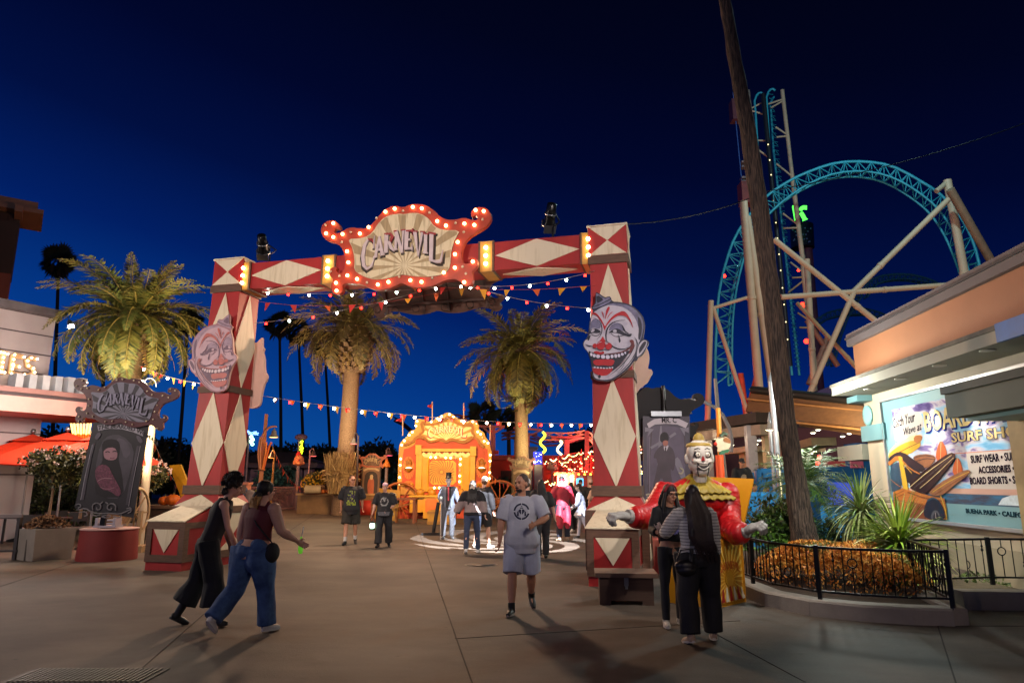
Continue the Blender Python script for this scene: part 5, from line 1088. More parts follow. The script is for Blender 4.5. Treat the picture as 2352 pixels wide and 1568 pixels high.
def head_prop(lab,c,r,face='c87a4a',hat='b01c14',hatk=0,bp_=None,Y=None):
    b=V((c.x,c.y,0));t_=thing('clown_head_prop',lab,'clown head',b)
    q=MB();q.tube([b,c-V((0,0,r))],.08,8);q.build('pole',mat('6a5a60',.6),t_)
    q=MB();q.ball(c,(r*.85,r*.85,r),14,10);q.ball(c+V((r*.2,-r*.7,-r*.55)),(r*.5,r*.4,r*.3),10,8);q.ball(c+V((-r*.8,0,-r*.4)),(r*.3,r*.3,r*.35),8,6);q.ball(c+V((r*.75,0,-r*.5)),(r*.3,r*.3,r*.3),8,6);q=remesh(q,r*.08,3);q.build('head',mat(face,.6,.15,4),t_)
    q=MB()
    if hatk == 0:q.lathe([(r*.5,0),(r*.42,r*.4),(r*.15,r*.7)],c+V((-r*.1,0,r*.85)),12)
    else:q.lathe([(r*.9,0),(r*.9,r*.1),(r*.5,r*.15),(r*.45,r*.5),(0,r*.5)],c+V((0,0,r*.8)),12)
    q.build('hat',mat(hat,.6),t_);q=MB();q.ball(c+V((r*.25,-r*.95,0)),r*.17,8,6);q.build('nose',mat(hat,.5),t_)
    for s_ in (-.12,.55):q=MB();q.ball(c+V((r*s_,-r*.8,r*.28)),(r*.13,r*.06,r*.1),8,6);q.build('eye',M_black,t_)
head_prop('orange clown head with small red hat on a pole under the yellow green neon',P(*zq(915,755),43.5),.36)
head_prop('orange skull shaped prop on a pole right of the orange lit poster',P(*z6(872,420),35),.17,'c8742a','b8601a')
z8b=Zm(1180,1000,.2041)
head_prop('pale clown head with a red cone hat amid the red lights',P(*z8b(985,800),42),.33,'a08078')
# distant point lights of the park
for i,(x,y,Y,r,c,e,l) in enumerate(((663,1053.5,60,.17,'b8fff0',30,'bright cyan white flood lamp between the pink bell lamp and the hay'),(930,1050,60,.15,'a8ffe8',26,'cyan white flood lamp left of the show booth'),(554,1063,55,.12,'60ffb0',16,'small green lamp beside the left gate post'),(705,1147,50,.12,'c8ffb0',12,'small green white lamp low behind the picket fence'),(895,1150,36,.07,'c8ffb8',16,'small green white lamp behind the wagon wheel'),(418,1117,26,.1,'fff0a0',9,'lit lantern on the left stone wall'),(1013,1112,50,.1,'c8ffe0',9,'tiny cyan lamp beside the booth wheel'))):
    p=P(x,y,Y);t_=thing('park_lamp',l,'lamp',(p.x,p.y,0));q=MB();q.tube([V((p.x,p.y+.1,0)),p+V((0,.1,.1))],.05,6);q.build('post',M_black,t_);q=MB();q.ball(p,(r,r*.5,r*.7),10,6);q.build('globe',glow(c,e),t_)
# picket fence
def fence(lab,a,b,h,n,m,Y=0,pr=.02,rail=.04,grp=None):
    t_=thing('picket_fence',lab,'fence',a);q=MB();d=(b-a)
    for i in range(n+1):p=a+d*(i/n);q.tube([p,p+V((0,0,h))],pr,4,0,True,False)
    q.build('pickets',m,t_)
    for z in (h*.08,h*.95):q=MB();q.beam(a+V((0,0,z)),b+V((0,0,z)),rail,rail);q.build('rail',m,t_)
    return t_
M_pf=mat('5a3838',.6)
A_=V((P(440,1100,42).x,42,0));B2=V((P(700,1100,44).x,44,0));fence('dark picket fence between the left gate post and the stone planter',A_,B2,1.45,90,M_pf,pr=.025,rail=.07)
fence('dark picket fence under the red lights right of the palm poster',V((P(1352,1100,34).x,34,0)),V((P(1205,1100,38).x,38,0)),1.2,60,mat('3a2a50',.6),pr=.025,rail=.06)
fence('dark picket fence between stone wall and yellow board on the left',V((P(395,1100,27).x,27,0)),V((P(455,1100,27).x,27,0)),1.0,22,mat('2a2638',.6),pr=.02)
# boulder and slab by the left post
c=V((P(*zq(300,1200),27).x,27,0));blobthing('boulder','grey layered boulder beyond the left gate post, behind the woman with the drink','boulder',c,(.5,.4,.72),mat('7a6c68',.8,.25,2,.02,streak=(1,1,5)),None,3,.3)
c=V((P(*zq(95,1200),28).x,28,0));blobthing('boulder','blue grey angular boulder touching the left gate post','boulder',c,(.4,.4,.72),mat('3a4258',.8,.25,2,.02),None,9,.45)
# stone wall, pumpkins and yellow board on the left
sw=G(400,1232);sw0=V((P(322,1200,24).x,24,0));sw1=V((P(445,1200,21).x,22,0));d_=Fr(sw0,sw1-sw0)
t_=thing('stone_wall','low stone wall with pumpkins left of the left gate post','wall',sw0);q=MB();q.fbox(d_,0,(sw1-sw0).length,0,.85,-.6,0);q.build('wall',mat('6a5440',.85,.3,2.5,.02,bs=6),t_);q=MB();q.fbox(d_,-.05,(sw1-sw0).length+.05,.85,.95,-.66,.06);q.build('coping',mat('9a7c60',.8,.2,3),t_)
for i,(x,r,l) in enumerate(((378,.2,'orange pumpkin on the left stone wall, nearer the hooked pole'),(397,.24,'orange pumpkin on the left stone wall, nearer the gate post'))):
    c=P(x,1150,23.5);c.z=.95;pumpkin(c,r,l,None,'pumpkins on the left stone wall')
c=P(414,1150,23.2);c.z=.95;pumpkin(c,.11,'small pale gourd on the left stone wall',mat('b8a890',.6),'pumpkins on the left stone wall')
ya=[P(388,1068,24),P(414,1066,24),P(444,1140,23.6),P(424,1165,23.6)];t_=thing('leaning_board','yellow weathered board leaning at a slant left of the gate post','board',(ya[0].x,24,0))
q=MB();q.hexa([v+V((0,.12,0)) for v in ya],ya);q.build('board',mat('c8940f',.6,.2,4),t_)
q=MB();q.tube([(ya[0].x+.2,24.2,0),ya[0].lerp(ya[1],.5)+V((0,.15,-.2))],.04,6);q.build('prop_stick',M_iron,t_)
def tree(lab,x,yb,yt,Y,w,seed,ms=None,n=5200,size=.55,grp='dark trees behind the park'):
    rd=random.Random(seed);top=P(x,yt,Y);h=top.z;b=V((top.x,Y,0));t_=thing('tree',lab,'tree',b,grp)
    q=MB();q.tube([b,b+V((0,0,h*.6))],[.3,.15],8)
    for i in range(6):a=i*1.05;q.tube([b+V((0,0,h*.3)),b+V((math.cos(a)*w*.5,math.sin(a)*w*.3,h*.7))],[.12,.04],5)
    q.build('trunk',M_trd,t_)
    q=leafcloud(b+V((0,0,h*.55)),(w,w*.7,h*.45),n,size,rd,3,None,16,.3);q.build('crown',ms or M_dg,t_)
TL_=[(405,1010,75,4.0,'dark rounded tree beyond the hooked pole'),(460,1050,80,5,'dark tree behind the left gate post'),(350,1055,70,3.5,'dark tree just right of the banner'),(590,1040,70,3.5,'dark tree behind the tall wooden lamp post'),(640,1025,74,3.6,'dark tree between wooden lamp post and green neon'),(700,1018,78,4.2,'dark tree behind the yellow green neon sign'),(750,1035,80,3.0,'dark tree left of the knobbly palm trunk'),(850,1012,76,3.4,'round dark tree right of the knobbly palm trunk'),(260,990,60,5.0,'dark tree mass behind the neon fan'),(120,990,55,5.0,'dark tree mass behind the parasols'),(1480,985,66,4.0,'dark tree behind the right banner'),(1345,985,80,3.0,'dark tree far behind the red lights'),(530,1055,66,3,'dark tree right of the left gate post')]
for i,(x,yt,Y,w,l) in enumerate(TL_):tree(l,x,0,yt,Y,w,60+i)
tree('cyan lit tree behind the dark pavilion',640,0,1072,50,1.7,88,[mat('2a5a58',.7),mat('1c4444',.7),mat('123030',.7)],2600,.35,None)  # cyan lamp light put into the leaf colours
tree('cyan lit tree left of the show booth',935,0,1075,56,1.8,89,[mat('1c5a58',.7),mat('124444',.7),mat('0c3030',.7)],2600,.35,None)  # teal leaves again hold the cyan light in their colour
tree('dark shrub right of the show booth below the small palm',1158,0,1105,40,1.8,90,[mat('22301a',.8),mat('2e3a1c',.8),mat('141c10',.8)],3000,.3,None)
# hedge line behind the diner terrace
for i,(x,Y,w,l) in enumerate(((95,26,1.4,'green hedge bush behind the terrace tables, left'),(150,25,1.2,'green hedge bush behind the terrace tables, middle'),(225,25,1.6,'green hedge bush behind the bearded woman banner'))):
    c=V((P(x,1150,Y).x,Y,0));t_=thing('hedge_bush',l,'hedge',c,'hedge bushes behind the terrace');q=leafcloud(c+V((0,0,.9)),(w,.8,.9),2600,.14,random.Random(i),3);q.build('foliage',[mat('2c3a1a',.6),mat('3a4a20',.6),mat('161f10',.6)],t_)
# small pavilion
pc_=V((P(*zq(640,1100),52).x,52,0));t_=thing('small_pavilion','dark roofed pavilion with pale purple columns behind the picket fence','pavilion',pc_)
for x in (-4.2,-2.9,2.1,3.3):q=MB();q.box((x*.65,0,1.35),(.6,.6,2.7));q.build('column',mat('6a6078',.7),t_,local=True)
q=MB();q.box((-.2,0,2.9),(6.6,3,.35));q.build('entablature',mat('3a3444',.7),t_,local=True);q=MB();q.hexa([(-3.6,-1.6,3.08),(3.2,-1.6,3.08),(3.2,1.6,3.08),(-3.6,1.6,3.08)],[(-1.2,-.3,3.9),(.8,-.3,3.9),(.8,.3,3.9),(-1.2,.3,3.9)]);q.build('roof',mat('1c1820',.8),t_,local=True)
string_lights('pennant string falling from the wooden lamp post to the picket fence',P(*zq(520,520),35.5),P(*zq(880,1120),42),.3,0,flags=13,cat='pennants',fs=.26,seed=9,cw=.01)
string_lights('pennant string rising from the picket fence towards the hay',P(*zq(880,1120),42),P(*zq(960,1040),41),.2,0,flags=3,cat='pennants',fs=.28,seed=10,cw=.01)
string_lights('pennant string beside the hooked pole dropping behind the stone wall',P(352,1010,26),P(420,1125,26),.2,0,flags=7,cat='pennants',fs=.2,seed=11,cw=.008)
string_lights('pennant string right of the show booth dropping to the poster',P(1126,1085,33),P(1170,1108,29),.2,0,flags=5,cat='pennants',fs=.26,seed=12,cw=.008)
# lit green bedding by the lamp
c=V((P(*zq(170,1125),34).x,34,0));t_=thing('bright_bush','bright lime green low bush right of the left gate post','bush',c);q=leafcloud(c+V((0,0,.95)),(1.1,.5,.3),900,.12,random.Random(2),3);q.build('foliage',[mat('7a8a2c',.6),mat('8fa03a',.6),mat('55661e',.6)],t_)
pb_=V((P(*zq(45,1075),33).x,33,0));q=MB();q.box((0,0,.8),(1.0,.5,1.6));q.box((0,0,1.65),(1.1,.6,.1));o=q.build('ticket_stand',mat('c07a60',.6,.15,3));o.location=pb_;tag(o,'small salmon coloured stand just right of the left gate post','stand')
# ================= red lit rides beyond the gate =================
z8=Zm(1180,1000,.2041)
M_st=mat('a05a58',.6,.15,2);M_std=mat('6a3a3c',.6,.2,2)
def steel(name,lab,cat,segs,Y,group=None,sub='beam'):
    p0=P(*segs[0][0],Y);t_=thing(name,lab,cat,(p0.x,Y,0),group)
    for a,b,w,m in segs:
        w *= .36
        q=MB();q.beam(P(*a,Y),P(*b,Y),w,w,up=(0,1,0));q.build(sub,m,t_)
    return t_
Z=z8
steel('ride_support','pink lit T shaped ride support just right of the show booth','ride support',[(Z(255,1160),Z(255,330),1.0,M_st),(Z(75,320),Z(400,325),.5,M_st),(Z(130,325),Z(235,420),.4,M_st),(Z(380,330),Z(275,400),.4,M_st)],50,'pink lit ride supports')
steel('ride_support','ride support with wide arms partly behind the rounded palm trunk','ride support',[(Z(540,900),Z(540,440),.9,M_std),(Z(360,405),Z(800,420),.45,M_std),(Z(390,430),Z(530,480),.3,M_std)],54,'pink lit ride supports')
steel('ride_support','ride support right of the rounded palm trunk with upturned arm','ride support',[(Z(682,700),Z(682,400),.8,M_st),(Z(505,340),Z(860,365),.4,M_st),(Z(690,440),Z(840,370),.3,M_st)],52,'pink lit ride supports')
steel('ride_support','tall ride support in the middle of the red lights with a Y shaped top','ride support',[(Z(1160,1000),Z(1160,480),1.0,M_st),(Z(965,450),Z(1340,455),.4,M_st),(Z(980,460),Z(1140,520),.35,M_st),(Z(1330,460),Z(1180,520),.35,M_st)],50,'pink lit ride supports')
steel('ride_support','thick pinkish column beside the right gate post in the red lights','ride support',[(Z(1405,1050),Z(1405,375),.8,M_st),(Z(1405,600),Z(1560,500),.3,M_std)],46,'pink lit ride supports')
def track(lab,pts,Y,r,m,name='ride_track',zz=True,gap=14,w=.9,cat='ride track',group=None,dY=0.):
    r *= .45;w *= .6
    """flat truss track: two rails and cross ties following the points"""
    ps=[P(x,y,Y+dY*i/(len(pts)-1)) for i,(x,y) in enumerate(pts)];t_=thing(name,lab,cat,(ps[0].x,ps[0].y,0),group)
    a=[p+V((0,-w/2,0)) for p in ps];b=[p+V((0,w/2,-.25)) for p in ps]
    for l_ in (a,b):q=MB();q.tube(l_,r,5);q.build('rail',m,t_)
    q=MB()
    for i in range(len(ps)-1):
        q.tube([a[i],b[i+1]],r*.6,4);q.tube([b[i],a[i+1]],r*.6,4)
    q.tube([p-V((0,0,.5)) for p in ps],r*1.4,5);q.build('lattice',m,t_);return t_
track('curved dark red track sweeping from the palm trunk to the lit ride column',[Z(360,405),Z(520,375),Z(700,420),Z(880,480),Z(1040,470),Z(1250,430),Z(1360,400)],53,.13,mat('5a2a2a',.6))
track('track edged with yellow lights above the tall Y shaped support',[Z(860,400),Z(1000,400),Z(1150,405),Z(1250,395),Z(1370,375),Z(1440,400),Z(1530,500)],50,.12,mat('b09a78',.5))
track('faint purple coaster track left of the show booth',[(905,958),(925,968),(945,985),(965,1005),(985,1030),(1000,1060)],95,.22,mat('3a1c3a',.7),w=2.4)
steel('ride_beam','horizontal red lit beam between show booth and palm trunk','ride beam',[(Z(235,685),Z(560,685),.4,mat('b02018',.6)),(Z(255,635),Z(325,640),.7,mat('b02018',.6))],48)
track('red arc of track peeping over the show booth roof',[(1000,962),(1020,955),(1050,953),(1080,958),(1105,970)],60,.16,mat('8a3426',.6),w=.6)
for k,(pts,l) in enumerate((([(865,385),(908,435),(812,520),(912,600),(868,645)],'zigzag yellow green neon strip left above the red lights'),([(1075,495),(1115,515),(1027,605),(1100,670)],'zigzag pale neon strip right above the red lights'))):
    p=P(*Z(*pts[0]),44);t_=thing('neon_zigzag',l,'neon strip',(p.x,44,0));q=MB();q.tube([P(*Z(*a),44) for a in smooth_open(smooth_open(pts))],.075,6);q.build('tube',glow('e8ff40' if k == 0 else 'fff0b0',2.6),t_)
    q=MB();q.beam(P(*Z(*pts[-1]),44.2),V((P(*Z(*pts[-1]),44.2).x,44.2,0)),.12,.12);q.build('post',M_std,t_)
# blue starred sign on a white column
cpx=P(*Z(812,1050),38).x;t_=thing('starred_column','white column carrying a glowing blue starred box beside the palm poster','sign column',(cpx,38,0))
zt_=P(*Z(812,785),38).z;zs_=P(*Z(812,632),38).z;q=MB();q.box((0,0,zt_/2),(.42*1.0,.42,zt_));q.box((0,0,.1),(.6,.6,.2));q.build('column',mat('9a8a88',.6),t_,local=True)
q=MB();q.box((-.02,0,(zt_+zs_)/2),(.47,.4,zs_-zt_));q.build('blue_box',glow('1028d8',.9),t_,local=True)
rd=random.Random(4)
for i in range(14):q=MB();q.ball((rd.uniform(-.22,.2),-.215,rd.uniform(zt_+.05,zs_-.04)),.02,6,4);q.build('star_light',glow('d8e8ff',5),t_,local=True)
q=MB();q.ball((-.2,-.22,zt_+.12),.07,8,6);q.build('pink_globe',glow('ffc0e8',6),t_,local=True)
for s_ in (-1,1):q=MB();q.box((s_*.26,0,zt_/2+.1),(.05,.3,zt_));q.build('red_edge',mat('b02a2a',.6),t_,local=True)
wp_=P(*Z(708,720),41);t_=thing('white_kiosk','small pale kiosk tower behind the palm trunk and poster','kiosk',(wp_.x,41,0));zk=P(*Z(708,600),41).z;q=MB();q.box((0,0,zk/2),(.75,.75,zk));q.build('wall',mat('8a8088',.7),t_,local=True);q=MB();q.box((0,0,zk+.06),(.95,.95,.14));q.build('cap',mat('6a6470',.7),t_,local=True)
# red lit facade: row of red posts, arches and booth
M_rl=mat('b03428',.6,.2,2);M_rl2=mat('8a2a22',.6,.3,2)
for i,(x,y0,y1,w) in enumerate(((880,1060,730,.16),(935,1090,800,.12),(1012,1080,870,.10),(1058,980,675,.2),(1110,960,700,.14),(1200,920,650,.14),(1250,900,640,.2),(1315,920,600,.18),(1345,900,640,.12),(1455,1000,620,.22),(1500,1020,570,.18),(1540,1030,640,.14))):
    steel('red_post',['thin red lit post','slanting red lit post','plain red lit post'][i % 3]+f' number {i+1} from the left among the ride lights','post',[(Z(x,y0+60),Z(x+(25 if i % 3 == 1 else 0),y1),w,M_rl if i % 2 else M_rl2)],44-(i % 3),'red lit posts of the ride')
steel('red_canopy','red lit canopy frame behind the red coat man','canopy',[(Z(865,820),Z(1050,700),.14,M_rl),(Z(1050,690),Z(1310,640),.16,M_rl),(Z(1310,640),Z(1560,700),.16,M_rl),(Z(900,900),Z(1100,880),.16,M_rl2),(Z(1100,880),Z(1400,840),.16,M_rl2),(Z(1060,780),Z(1180,870),.12,M_rl),(Z(1300,860),Z(1480,760),.12,M_rl)],43)
cx3=P(*Z(1250,1000),47);t_=thing('ride_house','low dark red ride house behind the strings of bulbs','building',(cx3.x,48,0));q=MB();q.box((0,.5,1.6),(15,4,3.2));q.build('wall',mat('8a2a20',.8,.3,1),t_,local=True);q=MB();q.box((0,.5,3.3),(15.6,4.6,.3));q.build('roof',mat('7a2a22',.7),t_,local=True)
for k in range(7):q=MB();q.box((-6.4+2.1*k,-1.52,1.3),(1.3,.06,2.3));q.build('doorway',mat('200808' if k % 2 else 'a83a24',.8),t_,local=True)
def bulbstring(lab,pts,n,Y,r,cols,seed,sag=.15,e=10,grp='strings of bulbs on the red lit ride'):
    n=max(4,int(n*.9));r *= .72;e=9;rd=random.Random(seed);ps=[P(*Z(*p),Y) for p in pts];t_=thing('bulb_string',lab,'string lights',ps[0],grp);line=[]
    for a,b in zip(ps,ps[1:]):line += catenary(a,b,sag,8)[:-1]
    line.append(ps[-1]);q=MB();q.tube(line,.01,3);q.build('cord',M_cord,t_)
    first={}
    for i in range(n):
        u=(i+.5)/n*(len(line)-1);k=int(u);p=line[k].lerp(line[k+1],u-k)-V((0,0,.06));c=cols[rd.randrange(len(cols))]
        if c not in first:q=MB();q.ball((0,0,0),r,6,4);o=q.build('bulb',glow(c,e),t_,local=True);first[c]=o
        else:o=first[c].copy();COL.objects.link(o);o.parent=t_
        o.location=p-ps[0]
C3=['ffb070','ff6048','ffe8b0','c8ff98']
for i,(pts,n,Y,l) in enumerate((([(955,705),(1040,700)],8,41,'short string of pale green bulbs left of the red frame'),([(1100,690),(1180,650),(1300,640)],16,41,'string of pale bulbs rising over the red frame'),([(1300,620),(1365,620)],5,40.5,'five green white bulbs on top of the red frame'),([(865,740),(910,740),(1000,720)],8,42,'string of orange bulbs at the left of the red lights'),([(885,970),(905,965),(935,950)],5,41,'small bunch of green bulbs low at the left of the red lights'),([(940,1000),(985,1000),(1020,980),(1000,1090)],9,41,'zigzag of green and gold bulbs low left in the red lights'),([(1060,720),(1140,740),(1200,700),(1290,730)],14,41.5,'loose string of coloured bulbs across the red posts'),([(1090,760),(1150,775),(1210,820),(1260,850)],10,41,'string of coloured bulbs falling behind the clown head prop'),([(1310,680),(1350,760),(1340,820)],8,41,'hanging string of bulbs right of the middle of the ride'),([(1420,610),(1460,600),(1495,575),(1555,660)],10,40.5,'string of green bulbs rising beside the right gate post'),([(1370,700),(1440,640),(1510,720),(1560,800)],12,41,'string of mixed bulbs next to the right gate post'),([(1480,800),(1520,760),(1560,690)],6,40.5,'short steep string of bulbs at the right gate post'),([(1170,830),(1300,790),(1400,860),(1480,850)],13,41.5,'low string of mixed bulbs above the ticket booth'))):
    bulbstring(l,pts,n,Y,.042,[C3[0],C3[2],C3[3]] if i in (0,2,4,5,9) else C3,i)
zR=Zm(1420,1000,.40816)
for i,(pts,l) in enumerate((([(432,235),(452,300),(425,350),(450,400)],'hanging bulbs in the gap right of the right gate post, upper'),([(430,390),(455,430),(425,470),(448,540)],'hanging bulbs in the gap right of the right gate post, lower'))):
    Z_=Z;Z=zR;bulbstring(l,pts,11,30,.04,C3,30+i,.05);Z=Z_
tb_=P(*Z(1290,1080),36);t_=thing('ticket_booth','striped ticket booth with orange bulbs and a blue lit window','ticket booth',(tb_.x,36,0))
zt_=P(*Z(1290,920),36).z
q=MB()
for k in range(10):q.box((-.98+.22*k,0,zt_/2),(.22,1.4,zt_),k % 2)
q.build('striped_wall',[mat('b03428',.6),mat('c9a890',.6)],t_,local=True);q=MB();q.box((0,0,zt_+.08),(2.5,1.7,.16));q.build('roof',M_rl,t_,local=True)
wx=P(*Z(1320,1000),35.3);q=MB();q.box((wx.x-tb_.x,-.72,wx.z),(.36,.05,.36));q.build('lit_window',glow('60c8ff',1.6),t_,local=True)
for k in range(9):q=MB();q.ball((-1.2+.3*k,-.88,zt_+.05),.05,6,4);q.build('bulb',glow('ffa030',12),t_,local=True)
# ================= roller coaster on the right =================
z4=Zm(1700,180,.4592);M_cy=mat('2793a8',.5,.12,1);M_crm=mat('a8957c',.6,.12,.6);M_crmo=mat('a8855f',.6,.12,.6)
def truss(lab,outer,inner,Y0,Y1,r,dep,m,name='coaster_track',grp=None,step=2):
    n=len(outer);O=[P(*z4(*p),Y0+(Y1-Y0)*i/(n-1)) for i,p in enumerate(outer)];I=[P(*z4(*p),Y0+(Y1-Y0)*i/(n-1)) for i,p in enumerate(inner)]
    t_=thing(name,lab,'coaster track',(O[0].x,O[0].y,0),grp)
    q=MB();q.tube(O,r,7);q.build('backbone',m,t_)
    A=[p+V((0,-dep/2,0)) for p in I];B_=[p+V((0,dep/2,0)) for p in I]
    for l_ in (A,B_):q=MB();q.tube(l_,r*.8,6);q.build('rail',m,t_)
    q=MB()
    for i in range(0,n-1):
        q.tube([O[i],A[i+1]],r*.4,4);q.tube([O[i+1],A[i+1]],r*.4,4);q.tube([O[i],B_[i+1]],r*.4,4);q.tube([O[i+1],B_[i+1]],r*.4,4);q.tube([A[i],B_[i]],r*.5,4);q.tube([A[i],B_[i+1]],r*.35,4)
    q.build('lattice',m,t_);return t_
def resample(pts,n):
    d=[0]
    for a,b in zip(pts,pts[1:]):d.append(d[-1]+math.hypot(b[0]-a[0],b[1]-a[1]))
    out=[]
    for i in range(n):
        u=d[-1]*i/(n-1);k=max(j for j in range(len(d)-1) if d[j] <= u+1e-9);t=(u-d[k])/max(1e-9,d[k+1]-d[k]);out.append((pts[k][0]+(pts[k+1][0]-pts[k][0])*t,pts[k][1]+(pts[k+1][1]-pts[k][1])*t))
    return out
ou=smooth_open(smooth_open([(195,1700),(190,1568),(198,1400),(205,1250),(222,1140),(250,1030),(290,910),(345,820),(405,740),(480,665),(560,612),(640,567),(780,512),(860,492),(950,486),(1040,490),(1110,500),(1200,530),(1275,575),(1340,612),(1400,650),(1470,715),(1530,790),(1575,870),(1605,950),(1625,1020),(1636,1100),(1640,1250)]))
inn2=smooth_open(smooth_open([(275,1700),(272,1568),(272,1420),(280,1300),(296,1180),(325,1060),(355,960),(400,880),(450,810),(495,760),(560,705),(630,655),(720,605),(800,574),(880,558),(950,554),(1030,560),(1100,575),(1180,608),(1250,650),(1320,700),(1380,752),(1430,820),(1470,890),(1505,970),(1530,1040),(1555,1100),(1570,1250)]))
truss('large teal roller coaster loop arching over the right of the picture',resample(ou,40),resample(inn2,40),52,48,.11,1.0,M_cy)
# vertical lift: two teal ladder tracks and cream tower
tw=thing('coaster_tower','tall coaster lift tower with teal track and cream columns behind the leaning palm','coaster tower',(P(1790,1000,56).x,56,0))
def seg(a,b,r,m,nm,Y=56,Y2=None,n=8):q=MB();q.tube([P(*z4(*a),Y),P(*z4(*b),Y2 or Y)],r*.5,n);return q.build(nm,m,tw)
for (xa,xb,ya,dY) in ((415,560,130,0),(480,610,110,0),(500,650,150,1.4)):
    q=MB();top=[(xa-10,ya+30),(xa,ya),(xa+12,ya-14),(xa+26,ya-18),(xa+38,ya-8)][:3 if dY else 5];ln=[(xb,1650),(xa+8,420),(xa-4,220)]+top;q.tube([P(*z4(*p),56+dY) for p in ln],.10,6);q.build('lift_rail',M_cy,tw)
q=MB()
for i in range(64):
    t=i/63;y=120+(1600-120)*t;xa=415+(560-415)*t;xb=500+(650-500)*t
    q.tube([P(*z4(xa+70,y),56),P(*z4(xb+6,y+4),57)],.035,4)
    if i % 2:q.tube([P(*z4(xb-14,y),56.3),P(*z4(xb+6,y+22),57)],.03,4)
q.build('ladder_rungs',M_cy,tw)
q=MB();q.tube([P(*z4(452,120),55.4),P(*z4(600,1600),55.4)],.2,6);q.build('chain_trough',mat('101418',.5),tw)
for i,y in enumerate((395,480,560,700,820,905,992,1080,1175,1265,1360,1455)):q=MB();q.ball(P(*z4(452+(600-452)*(y-120)/1480-0,y),55.1),.06,6,4);q.build('walkway_lamp',glow('e8d8a0',2.5),tw)
seg((556,100),(612,580),.36,M_crm,'column');seg((612,580),(665,1000),.42,M_crm,'column');seg((665,1000),(735,1650),.5,M_crm,'column')
seg((372,100),(470,900),.28,mat('7a6c60',.6),'column',57.5)
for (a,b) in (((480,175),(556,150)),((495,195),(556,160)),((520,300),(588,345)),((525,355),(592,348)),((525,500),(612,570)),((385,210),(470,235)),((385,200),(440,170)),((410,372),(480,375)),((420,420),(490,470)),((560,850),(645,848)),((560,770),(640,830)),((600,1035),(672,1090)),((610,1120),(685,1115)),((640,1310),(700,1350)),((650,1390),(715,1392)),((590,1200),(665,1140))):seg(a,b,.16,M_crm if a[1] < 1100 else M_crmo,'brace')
# maintenance lift on the left side of the tower
q=MB();q.tube([P(*z4(288,110),57),P(*z4(340,640),57)],.05,4);q.build('guide_cable',mat('3a5a9a',.5),tw)
q=MB();c=P(*z4(365,665),57);q.box(c,(1.3,1.2,2.0));q.build('red_car',mat('7a3430',.6),tw);q=MB();c=P(*z4(303,215),57);q.box(c,(.9,1,2.0));q.build('upper_platform',mat('5a3038',.6),tw)
for y in (495,520,580,600):q=MB();q.box(P(*z4(355,y),57),(.8,.6,.18));q.build('platform_step',mat('7a6a68',.6),tw)
# big cream supports
def supp(lab,segs,Y,grp='cream coaster supports',m=M_crm,flg=()):
    p0=P(*z4(*segs[0][0]),Y);t_=thing('coaster_support',lab,'coaster support',(p0.x,Y,0),grp)
    for s_ in segs:
        a,b,r=s_[:3];Ya=s_[3] if len(s_) > 3 else Y;q=MB();A,B_=P(*z4(*a),Ya),P(*z4(*b),Y);r=r*.45
        if b[1] > 1590 and B_.z > 0:B_=A+(B_-A)*(A.z/(A.z-B_.z))
        q.tube([A,B_],r,12)
        L_=(B_-A).length;d=(B_-A).normalized()
        for k in range(1,int(L_/7)+1):c=A+d*min(L_-.3,k*7);q.tube([c-d*.12,c+d*.12],r*1.18,12)
        q.build('column',s_[4] if len(s_) > 4 else m,t_)
supp('twin cream columns standing left of the leaning palm',[((345,705),(430,1720),.62),((365,790),(505,1720),.58)],45)
supp('short cream column at the left edge of the coaster with a slanting brace',[((168,1245),(150,1900),.42,45),((180,1280),(300,1650),.32,45),((178,1285),(372,1225),.26,45)],45)
supp('cream A frame support at the right end of the loop',[((1455,590),(1560,1160),.62),((1470,640),(1700,1040),.62,44,mat('7a6450',.6)),((1455,600),(1395,650),.4)],46)
supp('star shaped crossing of cream tubes in front of the loop',[((510,910),(1120,1400),.42),((1460,695),(940,1200),.42),((550,1225),(1450,1160),.40),((950,1190),(770,1600),.42),((640,1260),(990,1640),.34,50,M_crmo)],44)
supp('cream column rising behind the wooden roof right of the leaning palm',[((690,1020),(735,1800),.5)],50)
for k,(o_,i_,Y,l) in enumerate(([[(1000,1180),(1040,1130),(1100,1108),(1180,1098),(1260,1102),(1340,1120),(1400,1145),(1440,1170)],[(1010,1230),(1060,1160),(1110,1140),(1180,1130),(1250,1132),(1320,1145),(1380,1165),(1420,1190)],80,'faint teal track arc seen under the star crossing'],[[(740,1350),(800,1310),(880,1290),(1000,1285),(1080,1305),(1140,1330)],[(750,1380),(800,1345),(880,1325),(1000,1320),(1070,1335),(1120,1355)],88,'faintest far teal track behind the shop parapet'],[[(800,1600),(830,1450),(880,1330),(960,1200)],[(830,1600),(865,1450),(905,1340),(985,1220)],80,'faint rising teal track between the cream tubes'])):
    truss(l,resample(o_,16),resample(i_,16),Y,Y,.13,.9,mat('16506a',.6),grp='faint far coaster tracks')
